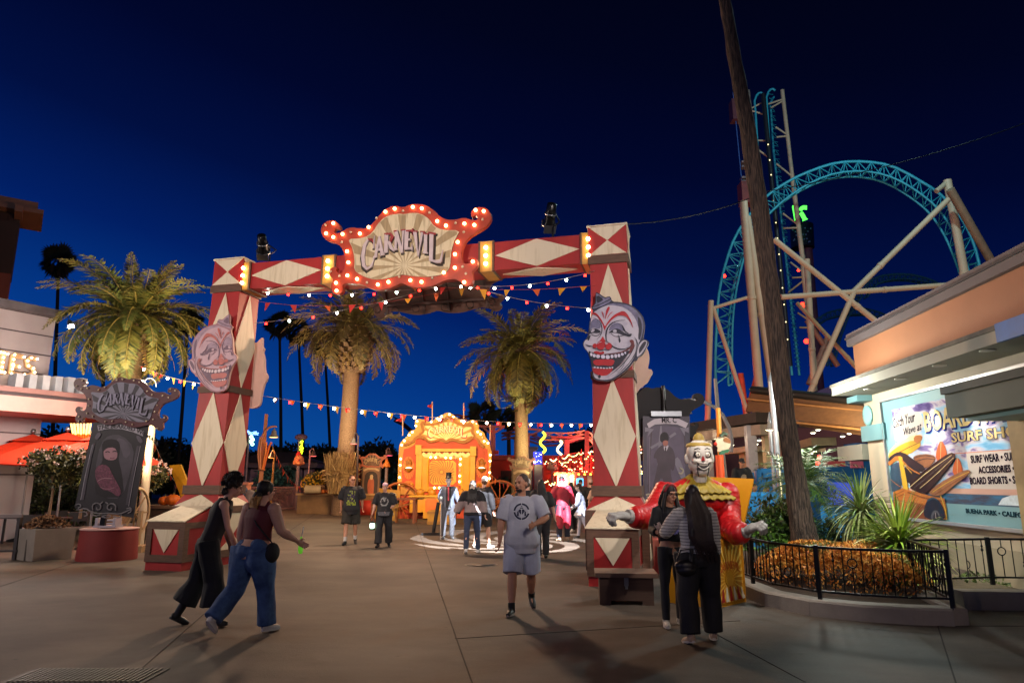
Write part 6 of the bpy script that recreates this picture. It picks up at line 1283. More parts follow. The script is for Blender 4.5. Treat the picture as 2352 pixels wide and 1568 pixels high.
# observation tower with green K and starred drum
kt=P(*z4(690,900),110);t_=thing('observation_tower','distant dark tower with a glowing green letter K and white stars on its drum','tower',(kt.x,110,0))
q=MB();q.tube([(kt.x,110,0),P(*z4(690,900),110)],.6,12);q.build('shaft',mat('7a4a52',.7),t_)
q=MB();q.tube([P(*z4(668,960),110),P(*z4(662,835),110)],1.85,20);q.build('drum',mat('0a1024',.6),t_)
q=MB();rd=random.Random(1)
for i in range(20):
    c=P(*z4(612+i*5.2,850+rd.uniform(0,80)),107.6);fr=Fr(c,(1,0,0));q.prism([(.15*(1 if j % 2 == 0 else .42)*math.sin(j*math.pi/5),.15*(1 if j % 2 == 0 else .42)*math.cos(j*math.pi/5)) for j in range(10)],fr,0,.1)
q.build('painted_stars',mat('8090c0',.6),t_)
kf=Fr(P(*z4(655,770),103),(1,0,0));k_=lambda L_:[kf.hit(*z4(*p)) for p in L_]
for pts,w in (([(617,735),(629,805)],.4),([(611,733),(631,735)],.25),([(622,806),(638,804)],.25),([(652,755),(666,738),(688,740)],[.2,.6,.7]),([(656,765),(667,783),(680,808)],[.2,.6,.9])):
    q=MB();q.ribbon(smooth_open(k_(pts)),w if isinstance(w,float) else [w[0]]+[w[1]]*(len(pts)*2-2)+[w[2]],kf,0,.2);q.build('neon_letter',glow('58ff50',2.0),t_)
q=MB();q.beam(P(*z4(700,960),110),P(*z4(750,1560),110),.9,.9,up=(0,1,0));q.build('drop_rail',mat('5a2a40',.6),t_)
for i,(x,y,Y,s_,l) in enumerate(((667,1268,70,.3,'red warning lamp on the tower between the cream columns'),(688,1465,70,.26,'lower red warning lamp near the shop parapet'),(241,1110,52,.14,'tiny red lamp on the left side of the coaster loop'),(645,1080,70,.15,'small red lamp high on the tower'))):
    p=P(*z4(x,y),Y);q=MB();q.ball(p,s_,8,6);o=q.build('warning_lamp',glow('ff2010',14),org=p);tag(o,l,'warning lamp')
# lattice undergrowth of the ride base
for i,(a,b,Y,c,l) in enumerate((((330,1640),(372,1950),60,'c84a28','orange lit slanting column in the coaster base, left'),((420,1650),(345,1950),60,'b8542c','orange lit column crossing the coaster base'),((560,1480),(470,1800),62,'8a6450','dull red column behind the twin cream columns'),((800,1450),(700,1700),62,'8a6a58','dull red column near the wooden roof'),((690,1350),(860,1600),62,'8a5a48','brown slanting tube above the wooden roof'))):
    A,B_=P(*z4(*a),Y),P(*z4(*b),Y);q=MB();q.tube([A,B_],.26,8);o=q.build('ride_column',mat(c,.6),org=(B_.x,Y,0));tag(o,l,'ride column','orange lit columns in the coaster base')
# ================= wooden roof pavilion =================
zP=Zm(1700,900,.2551)
M_wood=mat('74502f',.6,.2,2,.004,streak=(6,.4,6));M_wd2=mat('6a3c1e',.7,.25,2)
a=P(*zP(690,290),26);b=P(*zP(1900,400),21);pv=thing('timber_pavilion','open pavilion with a broad timber roof and dark eave behind the leaning palm','pavilion',(a.x,26,0))
A1,A2=P(*zP(640,490),25.5),P(*zP(645,420),25.5)
def quad(pts,Ys,th,m,nm):
    ps=[P(*zP(*p),y) for p,y in zip(pts,Ys)];n=(ps[1]-ps[0]).cross(ps[2]-ps[1]).normalized();q=MB();q.hexa([p-n*th for p in ps],ps);q.build(nm,m,pv)
quad([(650,500),(1900,720),(1900,430),(700,300)],[25,20.5,20.3,25],.12,M_wood,'timber_fascia')
quad([(1170,610),(1900,715),(1900,640),(1160,520)],[23.6,21,24,27],.12,M_wood,'timber_soffit')
quad([(640,500),(700,300),(720,300),(665,520)],[25,25,31,31],.1,mat('7a3a24',.6),'gable_end')
q=MB();q.tube([P(*zP(700,288),24.9),P(*zP(1900,415),20.2)],.14,4);q.build('dark_eave',mat('1a1614',.7),pv)
for (y0,y1) in ((455,575),(560,690),(385,505)):q=MB();q.tube([P(*zP(660 if y0 != 455 else 1140,y0 if y0 != 385 else 380),24.8 if y0 != 455 else 23.4),P(*zP(1900,y1),20.4)],.05,4);q.build('board_edge',mat('b07c48',.6),pv)
for (x0,y0,x1,y1,Y,r,c) in ((838,520,848,1080,25,.16,'c9b48c'),(1010,700,1020,1100,25,.14,'c9b48c'),(680,640,700,1080,24,.15,'a8a0a4'),(830,690,840,1080,28,.06,'888088')):
    q=MB();p=P(*zP(x0,y0),Y);q.box((p.x,Y,p.z/2),(r*2,r*2,p.z));q.build('post',mat(c,.6),pv)
q=MB();pa,pb2=P(*zP(185,660),27),P(*zP(835,560),23.5);q.beam(pa,pb2,.8,.35);q.build('porch_roof',mat('3a2e2a',.7),pv);q=MB();q.beam(pa-V((0,0,.35)),pb2-V((0,0,.42)),.5,.35);q.build('porch_beam',mat('9a8878',.6),pv)
for (x,Y) in ((270,27),(700,24.3)):p=P(*zP(x,680),Y);q=MB();q.box((p.x,Y,p.z/2),(.24,.24,p.z));q.build('porch_post',mat('a89c98',.6),pv)
# pale low building inside
cb2=P(*zP(730,1060),31);t_=thing('cream_station','low cream station building under the timber roof','building',(cb2.x,31,0));zz_=P(*zP(900,900),31).z;x2=P(*zP(1270,900),31).x
q=MB();q.box(((x2-cb2.x)/2,1,zz_/2),(x2-cb2.x,2,zz_));q.build('wall',mat('c9b488',.7),t_,local=True);q=MB();q.box(((x2-cb2.x)/2,1,zz_+.12),(x2-cb2.x+1,3,.24));q.build('roof_slab',mat('d8caa8',.6),t_,local=True)
for k in (.25,.7):q=MB();q.box(((x2-cb2.x)*k,-.02,1.2),(.6,.06,2.0));q.build('doorway',mat('2a2430',.6),t_,local=True)
q=MB();s0_=P(*zP(1190,850),29);s1_=P(*zP(1410,795),26);q.beam(s0_,s1_,.9,.3);tag(q.build('slanting_canopy',mat('c9b488',.6),org=(s0_.x,s0_.y,0)),'slanting cream canopy slab behind the leaning palm','canopy')
# pendant lamps under the roof
for i,(x,y,yt,Y,l) in enumerate(((1302,712,560,24,'lowest left pendant lamp under the timber roof right of the palm'),(1352,682,540,24,'second pendant lamp from the left under the timber roof'),(1405,652,510,24,'third pendant lamp from the left under the timber roof'),(1458,612,470,23,'highest pendant lamp in the left row under the timber roof'),(1593,745,600,24,'first pendant lamp of the right row by the shop corner'),(1660,717,590,23.5,'second pendant lamp of the right row by the shop corner'),(1722,687,570,23,'third pendant lamp of the right row by the shop corner'),(775,785,640,27,'upper pendant lamp between porch and cream post'),(746,822,640,28,'lower pendant lamp between porch and cream post'),(1288,910,820,30,'far pendant lamp left below the slanting canopy'),(1322,893,820,30,'far pendant lamp right below the slanting canopy'),(510,832,700,28,'upper pendant lamp right of the clown sign'),(503,875,700,28,'lower pendant lamp right of the clown sign'))):
    p=P(*zP(x,y),Y);t_=thing('pendant_lamp',l,'pendant lamp',p,'pendant lamps under the timber roof');q=MB();q.tube([(0,0,.12),(0,0,P(*zP(x,yt),Y).z-p.z)],.012,4);q.build('rod',M_black,t_,local=True)
    q=MB();q.lathe([(.02,.08),(.05,.07),(.105,.012),(.11,0)],n=14);q.build('shade',mat('c8c8c0',.4),t_,local=True);q=MB();q.ball((0,0,0),(.08,.08,.035),8,6);q.build('bulb',glow('fff4d0',10),t_,local=True)
# blue stair structure, gates and fences
t_=thing('blue_gate','bright blue painted gate frame and railings left of the leaning palm','gate',(P(*zP(760,1270),21).x,21,0));M_bl=mat('1f7fc0',.5,.15,3);M_blr=mat('2a8fd0',.5,.15,3)
for (a,b,w) in (((765,1080),(1030,1078),.12),((765,1070),(770,1280),.14),((805,1120),(1030,1118),.16),((700,1100),(740,1270),.1),((650,1280),(1060,1285),.07)):
    q=MB();q.beam(P(*zP(*a),21),P(*zP(*b),21),w,w,up=(0,1,0));q.build('frame',M_bl,t_)
q=MB()
for i in range(30):q.tube([P(*zP(775+i*9,1085),21.1),P(*zP(775+i*9,1275),21.1)],.016,4)
q.build('bars',M_blr,t_)
fence('bright blue slat fence behind the plants, left of the leaning palm',V((P(1712,1150,17).x,17,0)),V((P(1850,1150,17).x,17,0)),1.48,46,M_blr,pr=.022,rail=.06)
fence('bright blue slat fence behind the spiky plants, right of the leaning palm',V((P(1885,1150,17).x,17,0)),V((P(2012,1150,18).x,18,0)),1.15,46,M_blr,pr=.028,rail=.06)
t_=thing('blue_kiosk','deep blue kiosk wall with a pink sign beside the shop','kiosk',(P(*zP(1540,1250),24).x,24,0));wz=P(*zP(1540,1040),24).z
q=MB();q.box((0,1,wz/2),(4.0,2,wz));q.build('wall',mat('125a96',.6,.15,2),t_,local=True)
q=MB();q.box((1.05,.4,wz/2+.4),(.5,1,wz+.8));q.build('pier',mat('1464a8',.6),t_,local=True);q=MB();q.box((.7,-.1,wz+.25),(.42,.1,.6));q.build('pink_sign',mat('c86a88',.5),t_,local=True)
q=MB();q.box((.1,-.02,wz*.45),(.9,.06,1.4));q.build('bright_panel',glow('4a62d8',.5),t_,local=True)
for k in range(3):q=MB();q.ball((1.6+.35*k,-.1,wz+.2),(.16,.16,.2),8,6);q.build('boat_buoy',mat(('c9a81c','2a9aa0','c9a81c')[k],.5),t_,local=True)
# purple round mass and dark backdrop of the ride
c=P(*zP(1640,780),45);t_=thing('round_ride','dark purple round ride drum behind the shop corner','ride',(c.x,45,0));q=MB();q.tube([(c.x,45,c.z),(c.x,46.5,c.z)],3.6,28);q.build('drum',mat('2a2050',.6),t_)
for k in range(8):a_=k*math.pi/4;q=MB();q.tube([(c.x,44.9,c.z),(c.x+3.6*math.cos(a_),44.9,c.z+3.6*math.sin(a_))],.1,5);q.build('spoke',mat('4a3a80',.6),t_)
q=MB();q.tube([(c.x,45.5,0),(c.x,45.5,c.z)],.5,8);q.build('stand',mat('2a2040',.6),t_)
t_=thing('dark_ride_wall','dark maroon ride building behind the timber pavilion','building',(P(*zP(900,1100),40).x,40,0));q=MB();q.box((2.0,1,2.4),(20,2,4.8));q.build('wall',mat('3a1a26',.8,.3,.6),t_,local=True);q=MB();q.box((2.0,1,4.9),(20.4,2.4,.2));q.build('roof_edge',mat('1a1018',.8),t_,local=True)
for k in range(5):q=MB();q.box((-7+3.6*k,-.02,1.6),(1.6,.1,2.6));q.build('wall_panel',mat('8a2a30' if k % 2 else '2a3a78',.7),t_,local=True)  # panels in plain red and blue
for i,(x,l) in enumerate(((1365,'small red lamp behind the fronds, upper'),(1348,'small red lamp behind the fronds, lower'))):p=P(*zP(x,950+60*i),34);tag(MB().ball(p,.11,8,6).build('red_lamp',glow('ff2820',10),org=p),l,'lamp','small red lamps')
# tall steel lamp posts by the palm
def lamppost(lab,top,bot,Y,r,strip=None,head=None):
    b=V((P(*bot,Y).x,Y,0));t_=thing('steel_lamp_post',lab,'lamp post',b);tp=P(*top,Y);q=MB();q.tube([b,tp],[r*1.1,r],12);q.build('shaft',mat('9a9ca0',.35,.1,5,metal=.6),t_)
    q=MB();d=(tp-b).normalized();q.tube([tp-d*1.0,tp-d*.1],r*1.35,12);q.tube([tp-d*.1,tp+d*.15],[r*1.6,r*.2],12);q.build('cap',mat('8a8c90',.4,metal=.5),t_)
    if strip:q=MB();q.tube([tp-d*strip[0]+V((.0,-r*1.12,0)),tp-d*strip[1]+V((0,-r*1.12,0))],r*.22,5);q.build('light_strip',glow('fff0b8',1.3),t_)
    if head:bell(t_,P(*head[0],Y-.1),head[1],False,True,'fff4c8',12)
    return t_
lamppost('tall silver lamp post with a lit strip just left of the leaning palm',zP(893,175),zP(975,1150),17,.062,(1.9,3.6))
lamppost('silver post with a bell lamp on its top beside the tall strip lamp',zP(878,560),zP(915,1120),18.5,.045,None,(zP(880,680),.62))
lp=thing('curved_arm_lamp','grey white curved arm lamp post above the banner lettered MR. C','lamp post',(P(*zP(440,1150),20).x,20,0))
def pz(L_,Y):return [P(*zP(*p),Y) for p in L_]
q=MB();q.tube(pz([(445,1200),(425,1000),(400,750),(372,500),(345,180)],20),[.075,.07,.065,.06,.05],6);q.build('shaft',mat('9a928c',.6),lp)
q=MB();q.tube(pz([(500,900),(505,780),(480,660),(420,540),(340,460),(230,405),(120,385),(15,395)],19.9),[.06,.06,.06,.055,.05,.05,.045,.04],6);q.build('curved_arm',mat('8f8a8a',.6),lp)
bell(lp,P(*zP(75,520),19.9),.62,False,False)
hp=thing('clown_profile_sign','cream cutout clown profile sign with green collar on an orange post','sign',(P(*zP(385,1150),17.5).x,17.5,0));HFp=Fr((0,17.5,0),(1,0,0))
q=MB();q.tube([V((P(*zP(395,1150),17.6).x,17.6,0)),P(*zP(372,470),17.6)],.06,6);q.build('orange_post',mat('e08a1c',.5),hp)
q=MB();q.tube([V((P(*zP(400,1150),17.4).x,17.4,0)),P(*zP(385,930),17.4)],.1,6);q.build('orange_figure_base',mat('e0501c',.5),hp)
q=MB();q.prism(smooth(HFp.tr([(360,760),(390,745),(430,740),(480,765),(500,810),(490,860),(440,885),(385,900),(365,890),(375,860),(358,840),(345,828),(338,815),(350,800)],zP)),HFp,-.04,.0,0);q.build('face',mat('d8c0a0',.6),hp)
q=MB();q.prism(smooth(HFp.tr([(425,765),(450,755),(490,775),(498,815),(470,810),(440,800),(425,790)],zP)),HFp,.001,.012,0);q.build('hair',mat('9a5a2c',.7),hp)
q=MB();q.prism(smooth(HFp.tr([(380,930),(400,885),(440,878),(485,868),(478,900),(430,915)],zP)),HFp,-.06,.016,0);q.build('collar',mat('2a6a44',.6),hp)
q=MB();q.ball(HFp.p(*HFp.hit(*zP(345,820)),.03),.05,8,6);q.build('nose',mat('c8301c',.5),hp)
q=MB();q.tube(pz([(400,745),(430,715),(460,735)],17.45),.05,6);q.build('hat',mat('4a5a48',.6),hp)
# ================= surf shop on the right =================
z5=Zm(1700,800,.3827);zm6=Zm(2150,850,.3188)
so=V((8.59,16.64,0));SU=V((-.078,-1,0)).normalized();HS=Fr(so,SU)
M_wall=mat('bfb098',.7,.07,1.2,.002,bs=40);M_salmon=mat('b07a58',.7,.08,.8,.002,bs=40);M_soff=mat('989688',.7,.06,1);M_cap=mat('6c6668',.6,.1,1);M_teal=mat('6f9aa0',.5,.08,1)
shop=thing('surf_shop','cream and salmon shop with a flat lit overhang and surf mural, far right','building',so)
ZS=3.74
q=MB();q.fbox(HS,0,17,0,ZS,-6,0);q.build('wall',M_wall,shop)
q=MB();q.fbox(HS,-.3,17,ZS+.24,5.1,-6,-.01);q.build('upper_wall',M_salmon,shop)
q=MB();q.fbox(HS,-.4,17.1,5.08,5.38,-6.1,.10);q.build('parapet_cap',M_cap,shop)
q=MB();q.fbox(HS,-.43,17.1,5.25,5.30,.08,.13);q.build('parapet_groove',mat('4a4648',.7),shop)
q=MB();q.fbox(HS,.35,17.1,ZS,ZS+.24,-.02,.86);q.build('overhang',M_soff,shop)
q=MB();q.fbox(HS,.33,17.2,ZS+.19,ZS+.26,-.1,.89);q.build('overhang_edge',mat('6a665c',.8,.3,5),shop)
ab=HS.hit(*z5(2075,60),.86)[0];q=MB();q.fbox(HS,ab,17.3,ZS-.01,ZS+.27,.84,.90);q.build('blue_fascia',mat('1668b8',.5),shop)
q=MB();q.fbox(HS,-.1,.5,ZS-.14,ZS,-.1,.35);q.build('corner_corbel',M_teal,shop)
DL=[]
for i,(x,y) in enumerate(((1235,449),(1440,381),(1695,296),(2008,197))):
    p=G(*z5(x,y),ZS-.004);DL.append(p);l_=thing('soffit_downlight',['first','second','third','fourth'][i]+' round downlight from the far end of the shop overhang','downlight',p,'round downlights in the shop overhang')
    q=MB();q.lathe([(0,-.003),(.085,-.003),(.085,0),(0,0)],n=18);q.build('lens',glow('fff4e0',16),l_,local=True)
    q=MB();q.lathe([(.088,-.012),(.115,-.012),(.115,.003),(.088,.003)],n=18);q.build('ring',M_white,l_,local=True)
px_,pz_=HS.hit(*z5(1232,622));pc2=HS.p(px_,pz_,0);ph=thing('porthole','round teal porthole window at the far corner of the shop wall','porthole',pc2);Mp=HS.n.to_track_quat('Z','Y').to_matrix()
q=MB();q.lathe([(.17,.0),(.24,.0),(.24,.045),(.17,.045)],pc2,24,0,Mp);q.build('frame',mat('8fc4c4',.4,.1,4),ph)
q=MB();q.lathe([(0,.01),(.172,.01),(.172,.015),(0,.016)],pc2,24,0,Mp);q.build('glass',mat('4f8f90',.15,.1,4),ph)
for k in range(6):a=k*math.pi/3;q=MB();q.ball(pc2+HS.u*.205*math.cos(a)+HS.v*.205*math.sin(a)+HS.n*.045,.012,6,4);q.build('bolt',M_steel,ph)
c0_,z1_=HS.hit(*z5(1200,695),.05);_,z0_=HS.hit(*z5(1200,795),.05);ce=HS.hit(*z5(1345,700),.05)[0]
q=MB();q.fbox(HS,-.08,ce,z0_,z1_,-.3,.10);q.build('teal_belt',M_teal,shop)
q=MB();q.fbox(HS,-1.6,-.08,2.25,2.62,-1.2,.12);q.build('side_canopy',M_soff,shop)
q=MB();q.fbox(HS,0,17,0,.62,-.01,.05);q.build('base_course',mat('a89a80',.8,.1,1),shop)
# dark awning box
ya_=10.9;aw=(16.64-ya_)/abs(SU.y)
q=MB();q.fbox(HS,aw,aw+9,2.72,3.18,.02,1.15);o=q.build('awning',mat('4a5248',.7,.1,1),shop)
q=MB();q.fbox(HS,aw-.04,aw+9,3.10,3.22,.02,1.19);q.build('awning_cap',mat('343a34',.7),shop)
q=MB();q.fbox(HS,aw+.1,aw+9,2.66,2.72,.02,.9);q.build('awning_soffit',M_teal,shop)
q=MB();pa_=HS.hit(*zm6(1232,700))[0];q.fbox(HS,pa_,pa_+.5,.9,2.72,.0,.14);q.build('tan_pilaster',mat('a08a60',.7),shop)
# ---- mural ----
TL2=HS.hit(*z5(1325,540));BL2=HS.hit(*z5(1418,1205));ml0=(TL2[0]+BL2[0])/2;mz1=TL2[1];mz0=HS.hit(*z5(1900,1328))[1];ml1=ml0+8.5
mu=thing('surf_mural','large framed surf shop mural with wood panelled wagon, surfboards and lettering','mural',HS.p(ml0,0,0))
def hm(pts,c=.06):return HS.tr(pts,zm6,c)
def rect(a0,a1,b0,b1):return [(a0,b0),(a1,b0),(a1,b1),(a0,b1)]
sky_m=bpy.data.materials.new('mural_sky');sky_m.use_nodes=True;t,N,L,B=nodes(sky_m)
tx=N.new('ShaderNodeTexCoord');mp=N.new('ShaderNodeMapping');mp.inputs['Scale'].default_value=(1,.8,2.2);n1=N.new('ShaderNodeTexNoise');n1.inputs['Scale'].default_value=1.9;n1.inputs['Detail'].default_value=9;n1.inputs['Distortion'].default_value=.6
L.new(tx.outputs['Object'],mp.inputs[0]);L.new(mp.outputs[0],n1.inputs[0]);rp=N.new('ShaderNodeValToRGB');e=rp.color_ramp.elements
e[0].position=.30;e[0].color=(.10,.07,.22,1);e[1].position=.66;e[1].color=(.16,.42,.68,1)
for p_,c_ in ((.38,(.24,.19,.40,1)),(.45,(.60,.55,.62,1)),(.54,(.34,.56,.76,1))):q=e.new(p_);q.color=c_
L.new(n1.outputs[0],rp.inputs[0]);L.new(rp.outputs[0],B.inputs['Base Color']);B.inputs['Roughness'].default_value=.9;B.inputs['Specular IOR Level'].default_value=.1
sea_m=mat('2b6f96',.4,.3,3,streak=(.6,.6,5),col2='3a3f52',thr=.5,soft=.12)
MMs=[mat('749ea6',.6,.04,1),sky_m,mat('c4bcb4',.6,.03,1),mat('c9a090',.35,.05,1),sea_m,mat('b06a2c',.4,.25,4,streak=(2,.5,6)),mat('7a4018',.4,.25,4,streak=(2,.5,6)),mat('141c28',.3,.3,4),mat('c9a030',.35,.12,2),mat('c8602a',.35,.12,2),mat('20141a',.3,.3,3),mat('e0cf9a',.35,.05),mat('8a5a3a',.4,.3,5),mat('2a4a60',.3,.3,5),mat('5a5c60',.4),mat('c9d8e0',.4,.2,9)]
q=MB();q.prism(rect(ml0,ml1,mz0,mz1),HS,.02,.05,0);q.build('board',MMs,mu)
q=MB()
for a0,a1,b0,b1 in ((ml0-.05,ml1,mz1,mz1+.05),(ml0-.05,ml1,mz0-.06,mz0),(ml0-.05,ml0,mz0-.06,mz1+.05)):q.fbox(HS,a0,a1,b0,b1,.0,.10)
q.build('frame',mat('b8b8b8',.35,.08,3,metal=.5),mu)
pl0=hm([(262,700)])[0][0];ptop=hm([(520,485)])[0][1];psea0=hm([(1000,1296)])[0][1];psea1=hm([(1000,1210)])[0][1];ppk=hm([(1000,1165)])[0][1];pwt=hm([(1100,862)])[0][1];pwl=hm([(870,1000)])[0][0]
q=MB();c=.05
q.prism(rect(pl0,ml1-.2,psea1,ptop),HS,c,c+.001,1);q.prism(rect(pl0,ml1-.2,psea0,psea1),HS,c,c+.001,4);q.prism(rect(pl0,ml1-.2,psea1,ppk),HS,c+.001,c+.002,3);q.prism(rect(pwl-.1,ml1-.2,ppk,pwt),HS,c+.001,c+.002,2)
q.ribbon([(pwl-.5,pwt),(ml1-.2,pwt)],.012,HS,c+.002,c+.003,9)
wv=hm([(1080,1290),(1110,1240),(1180,1215),(1286,1212),(1286,1300)]);q.prism(wv,HS,c+.001,c+.0022,15);q.prism(smooth(hm([(262,590),(380,560),(480,560),(495,700),(420,750),(300,770),(262,720)])),HS,c+.0012,c+.0024,2)
q.build('seascape',MMs,mu)
art([('p',11,[(240,880),(300,810),(400,755),(480,738),(512,745),(505,790),(440,850),(330,910),(250,930)],0),
 ('p',8,[(240,900),(290,850),(400,790),(480,785),(500,800),(490,840),(400,900),(300,925),(250,935)],0),('r',6,[(250,925),(360,860),(490,800)],.015),('p',5,[(440,750),(512,742),(505,790),(450,810)],0),
 ('p',9,[(615,940),(625,850),(660,775),(700,850),(710,920),(690,960)],0),('r',11,[(660,780),(655,950)],.012),('p',9,[(750,1050),(755,980),(790,905),(825,980),(832,1040),(800,1060)],0),('r',11,[(788,915),(790,1040)],.012),
 ('p',12,[(430,920),(480,895),(560,890),(610,905),(620,935),(560,1000),(500,1000)],0),('r',7,[(440,925),(520,900),(610,915)],.014),('r',7,[(460,950),(540,925),(612,935)],.014),
 ('p',7,[(240,930),(300,880),(360,875),(440,930),(545,1000),(500,1040),(420,1000),(350,960),(300,930),(250,960)],0),
 ('p',13,[(255,990),(300,960),(330,960),(350,1060),(355,1150),(290,1190),(270,1190)],0),('p',7,[(370,980),(440,1000),(520,1050),(470,1110),(400,1130),(385,1060)],0),
 ('q',5,[(240,960),(300,910),(345,905),(350,940),(300,945),(255,985)],0),('q',8,[(325,910),(355,915),(400,1140),(415,1300),(370,1305),(360,1150)],0),('r',5,[(355,940),(420,1010),(520,1060)],.03),('r',8,[(360,960),(430,1040)],.02),
 ('q',5,[(285,1190),(360,1160),(560,1215),(690,1240),(705,1310),(715,1405),(290,1405)],0),('r',6,[(290,1215),(370,1180)],.014),('r',6,[(292,1240),(370,1205)],.014),('r',6,[(400,1190),(540,1240),(680,1260)],.03),('r',6,[(420,1290),(540,1310)],.02),('q',6,[(410,1260),(540,1290),(545,1400),(420,1400)],0),('r',8,[(655,1200),(700,1320),(712,1405)],.035),
 ('p',10,[(400,1150),(470,1070),(600,970),(740,875),(785,895),(770,940),(660,1080),(560,1200),(500,1200)],0),('r',11,[(420,1150),(560,1030),(750,900)],.012),('r',11,[(500,1160),(620,1060),(765,920)],.010),('r',14,[(450,1160),(600,1040),(755,905)],.008),
 ('p',12,[(560,1200),(650,1120),(780,1050),(870,1012),(905,1022),(890,1050),(780,1130),(700,1200),(640,1225)],0),('r',8,[(600,1190),(740,1100),(890,1030)],.014),('r',6,[(620,1210),(760,1120),(880,1050)],.012),
 ('p',7,[(532,1390),(535,1310),(560,1250),(600,1228),(650,1250),(690,1320),(706,1405),(620,1408)],0),('p',14,[(590,1405),(592,1360),(620,1328),(650,1345),(668,1408)],0),('p',7,[(604,1406),(608,1370),(625,1345),(645,1360),(655,1407)],0),('r',13,[(560,1260),(600,1235),(640,1250)],.03),('r',2,[(625,1350),(630,1400)],.012),
 ('r',5,[(270,1090),(330,1140),(360,1150)],.015)],HS,zm6,MMs,mu,.054)
def mtext(s,p0,ptop_,p1,m,nm,bold=0.,sh=0.,c=.056,dy=0.,ww=None):
    a=HS.hit(*zm6(*p0),c);b=HS.hit(*zm6(*ptop_),c);e=HS.hit(*zm6(*p1),c);h=b[1]-a[1];size=h/.70;wid=e[0]-a[0];sl=(e[1]-a[1])/wid
    q=MB();q.text(s,HS,size,0,0,c,.003,bold=bold,sh=sh);xs=[(v-HS.o).dot(HS.u) for v in q.v];x0,x1=min(xs),max(xs);k=wid/(x1-x0)
    for i,v in enumerate(q.v):
        w=v-HS.o;x,y,zc_=w.dot(HS.u),w.dot(HS.v),w.dot(HS.n);X=(x-x0)*k;q.v[i]=HS.p(a[0]+X,a[1]+y+sl*X+dy,zc_)
    q.build(nm,m,mu)
M_ink=mat('1c1028',.9,spec=.05);M_btx=mat('d8c48c',.9,.05,spec=.05);M_bsh=mat('24347c',.9,spec=.05)
mtext('BOARDWALK',(518,718),(492,566),(1330,590),M_bsh,'mural_lettering',.022,0,.056,-.02);mtext('BOARDWALK',(512,715),(488,566),(1322,590),M_btx,'mural_lettering',.012,0,.062)
mtext('SURF SHOP',(720,800),(712,728),(1330,742),M_bsh,'mural_lettering',.014,0,.058);mtext('SURF SHOP',(720,800),(712,728),(1330,742),M_btx,'mural_lettering',.006,0,.064)
mtext('Catch Your',(262,690),(258,615),(435,635),M_ink,'mural_lettering',.0,.25);mtext('Wave at',(345,748),(338,690),(485,700),M_ink,'mural_lettering',.0,.25)
for s_,p0,pt,p1 in (('SURF WEAR \u2022 SUNGLASSES',(872,962),(870,905),(1420,925)),('ACCESSORIES \u2022 T-SHIRTS',(932,1042),(930,990),(1420,1022)),('BOARD SHORTS \u2022 SOUVENIRS',(866,1128),(864,1075),(1450,1118)),('BUENA PARK \u2022 CALIFORNIA',(832,1352),(830,1318),(1400,1400))):
    mtext(s_,p0,pt,p1,mat('1c1024',.9,spec=.05) if 'PARK' not in s_ else mat('14303c',.9,spec=.05),'mural_lettering',.004)
# ================= planter with palm and plants =================
z6=Zm(1800,1200,.3231)
outer=[G(*z6(*p)) for p in ((-120,760),(20,830),(180,900),(350,975),(700,1048),(1100,1092),(1500,1120),(1820,1130),(1940,1125))]
inner_=[]
for i,p in enumerate(outer):
    a=outer[max(0,i-1)];b=outer[min(len(outer)-1,i+1)];t_=(b-a).normalized();n=V((-t_.y,t_.x,0));inner_.append(p+n*.30)
ret=[G(*z6(1900,1005))+V((.1,.5,0)),V((6.3,10.55,0))]
kb_=thing('planter_kerb','curved pale concrete kerb round the planted bed on the right','kerb',outer[6])
M_kb=mat('8f857a',.75,.2,1.5,.004,bs=30)
def kerb(o_,i_,h,name='kerb_section'):
    q=MB();n=len(o_);e=.025;vs=[]
    for a,b in zip(o_,i_):d=(b-a).normalized()*e;vs += [a,a+V((0,0,h-e)),a+d+V((0,0,h)),b-d+V((0,0,h)),b+V((0,0,h-e)),b]
    fs=[(6*i+j,6*(i+1)+j,6*(i+1)+j+1,6*i+j+1) for i in range(n-1) for j in range(5)];fs += [(0,1,2,3,4,5),tuple(6*(n-1)+j for j in (5,4,3,2,1,0))];q.add(vs,fs);return q.build(name,M_kb,kb_)
kerb(outer[:5],inner_[:5],.20);kerb([outer[4]+(outer[5]-outer[4])*.006]+outer[5:8],inner_[4:8],.20)
cA,cB=outer[7]+(outer[8]-outer[7])*.06,outer[8];back=V((6.15,10.75,0));kerb([cB+V((.0,.02,0)),back],[cA+V((0,.02,0)),back+V((-.32,-.02,0))],.20)
q=MB();bed=inner_[0:8]+[back+V((-.33,0,0)),V((7.6,11.4,0)),V((8.3,13,0)),V((8.4,17.5,0)),V((4.6,17.5,0))]
q.add([p+V((0,0,.15)) for p in bed],[list(range(len(bed)))]);tag(q.build('planting_soil',mat('3a2c20',.9,.4,8,.03)),kind='structure')
k2=thing('wall_kerb','straight pale concrete kerb of the narrow bed along the shop wall','kerb',G(*z6(1900,1003)))
a=G(*z6(1895,1003));b=V((8.0,a.y-1.2,0));b=G(2420,(1200+1010*.3231)/1.0884)
q=MB();n_=V((-(b-a).y,(b-a).x,0)).normalized();vs=[a,b,b+n_*.28,a+n_*.28];q.hexa(vs,[v+V((0,0,.24)) for v in vs]);q.build('kerb_section',M_kb,k2)
q=MB();vs=[a+n_*.28,b+n_*.28,b+n_*2.5,a+n_*2.5];q.add([v+V((0,0,.19)) for v in vs],[(0,1,2,3)]);tag(q.build('bed_soil',mat('6a5a44',.9,.4,8,.03)),kind='structure')
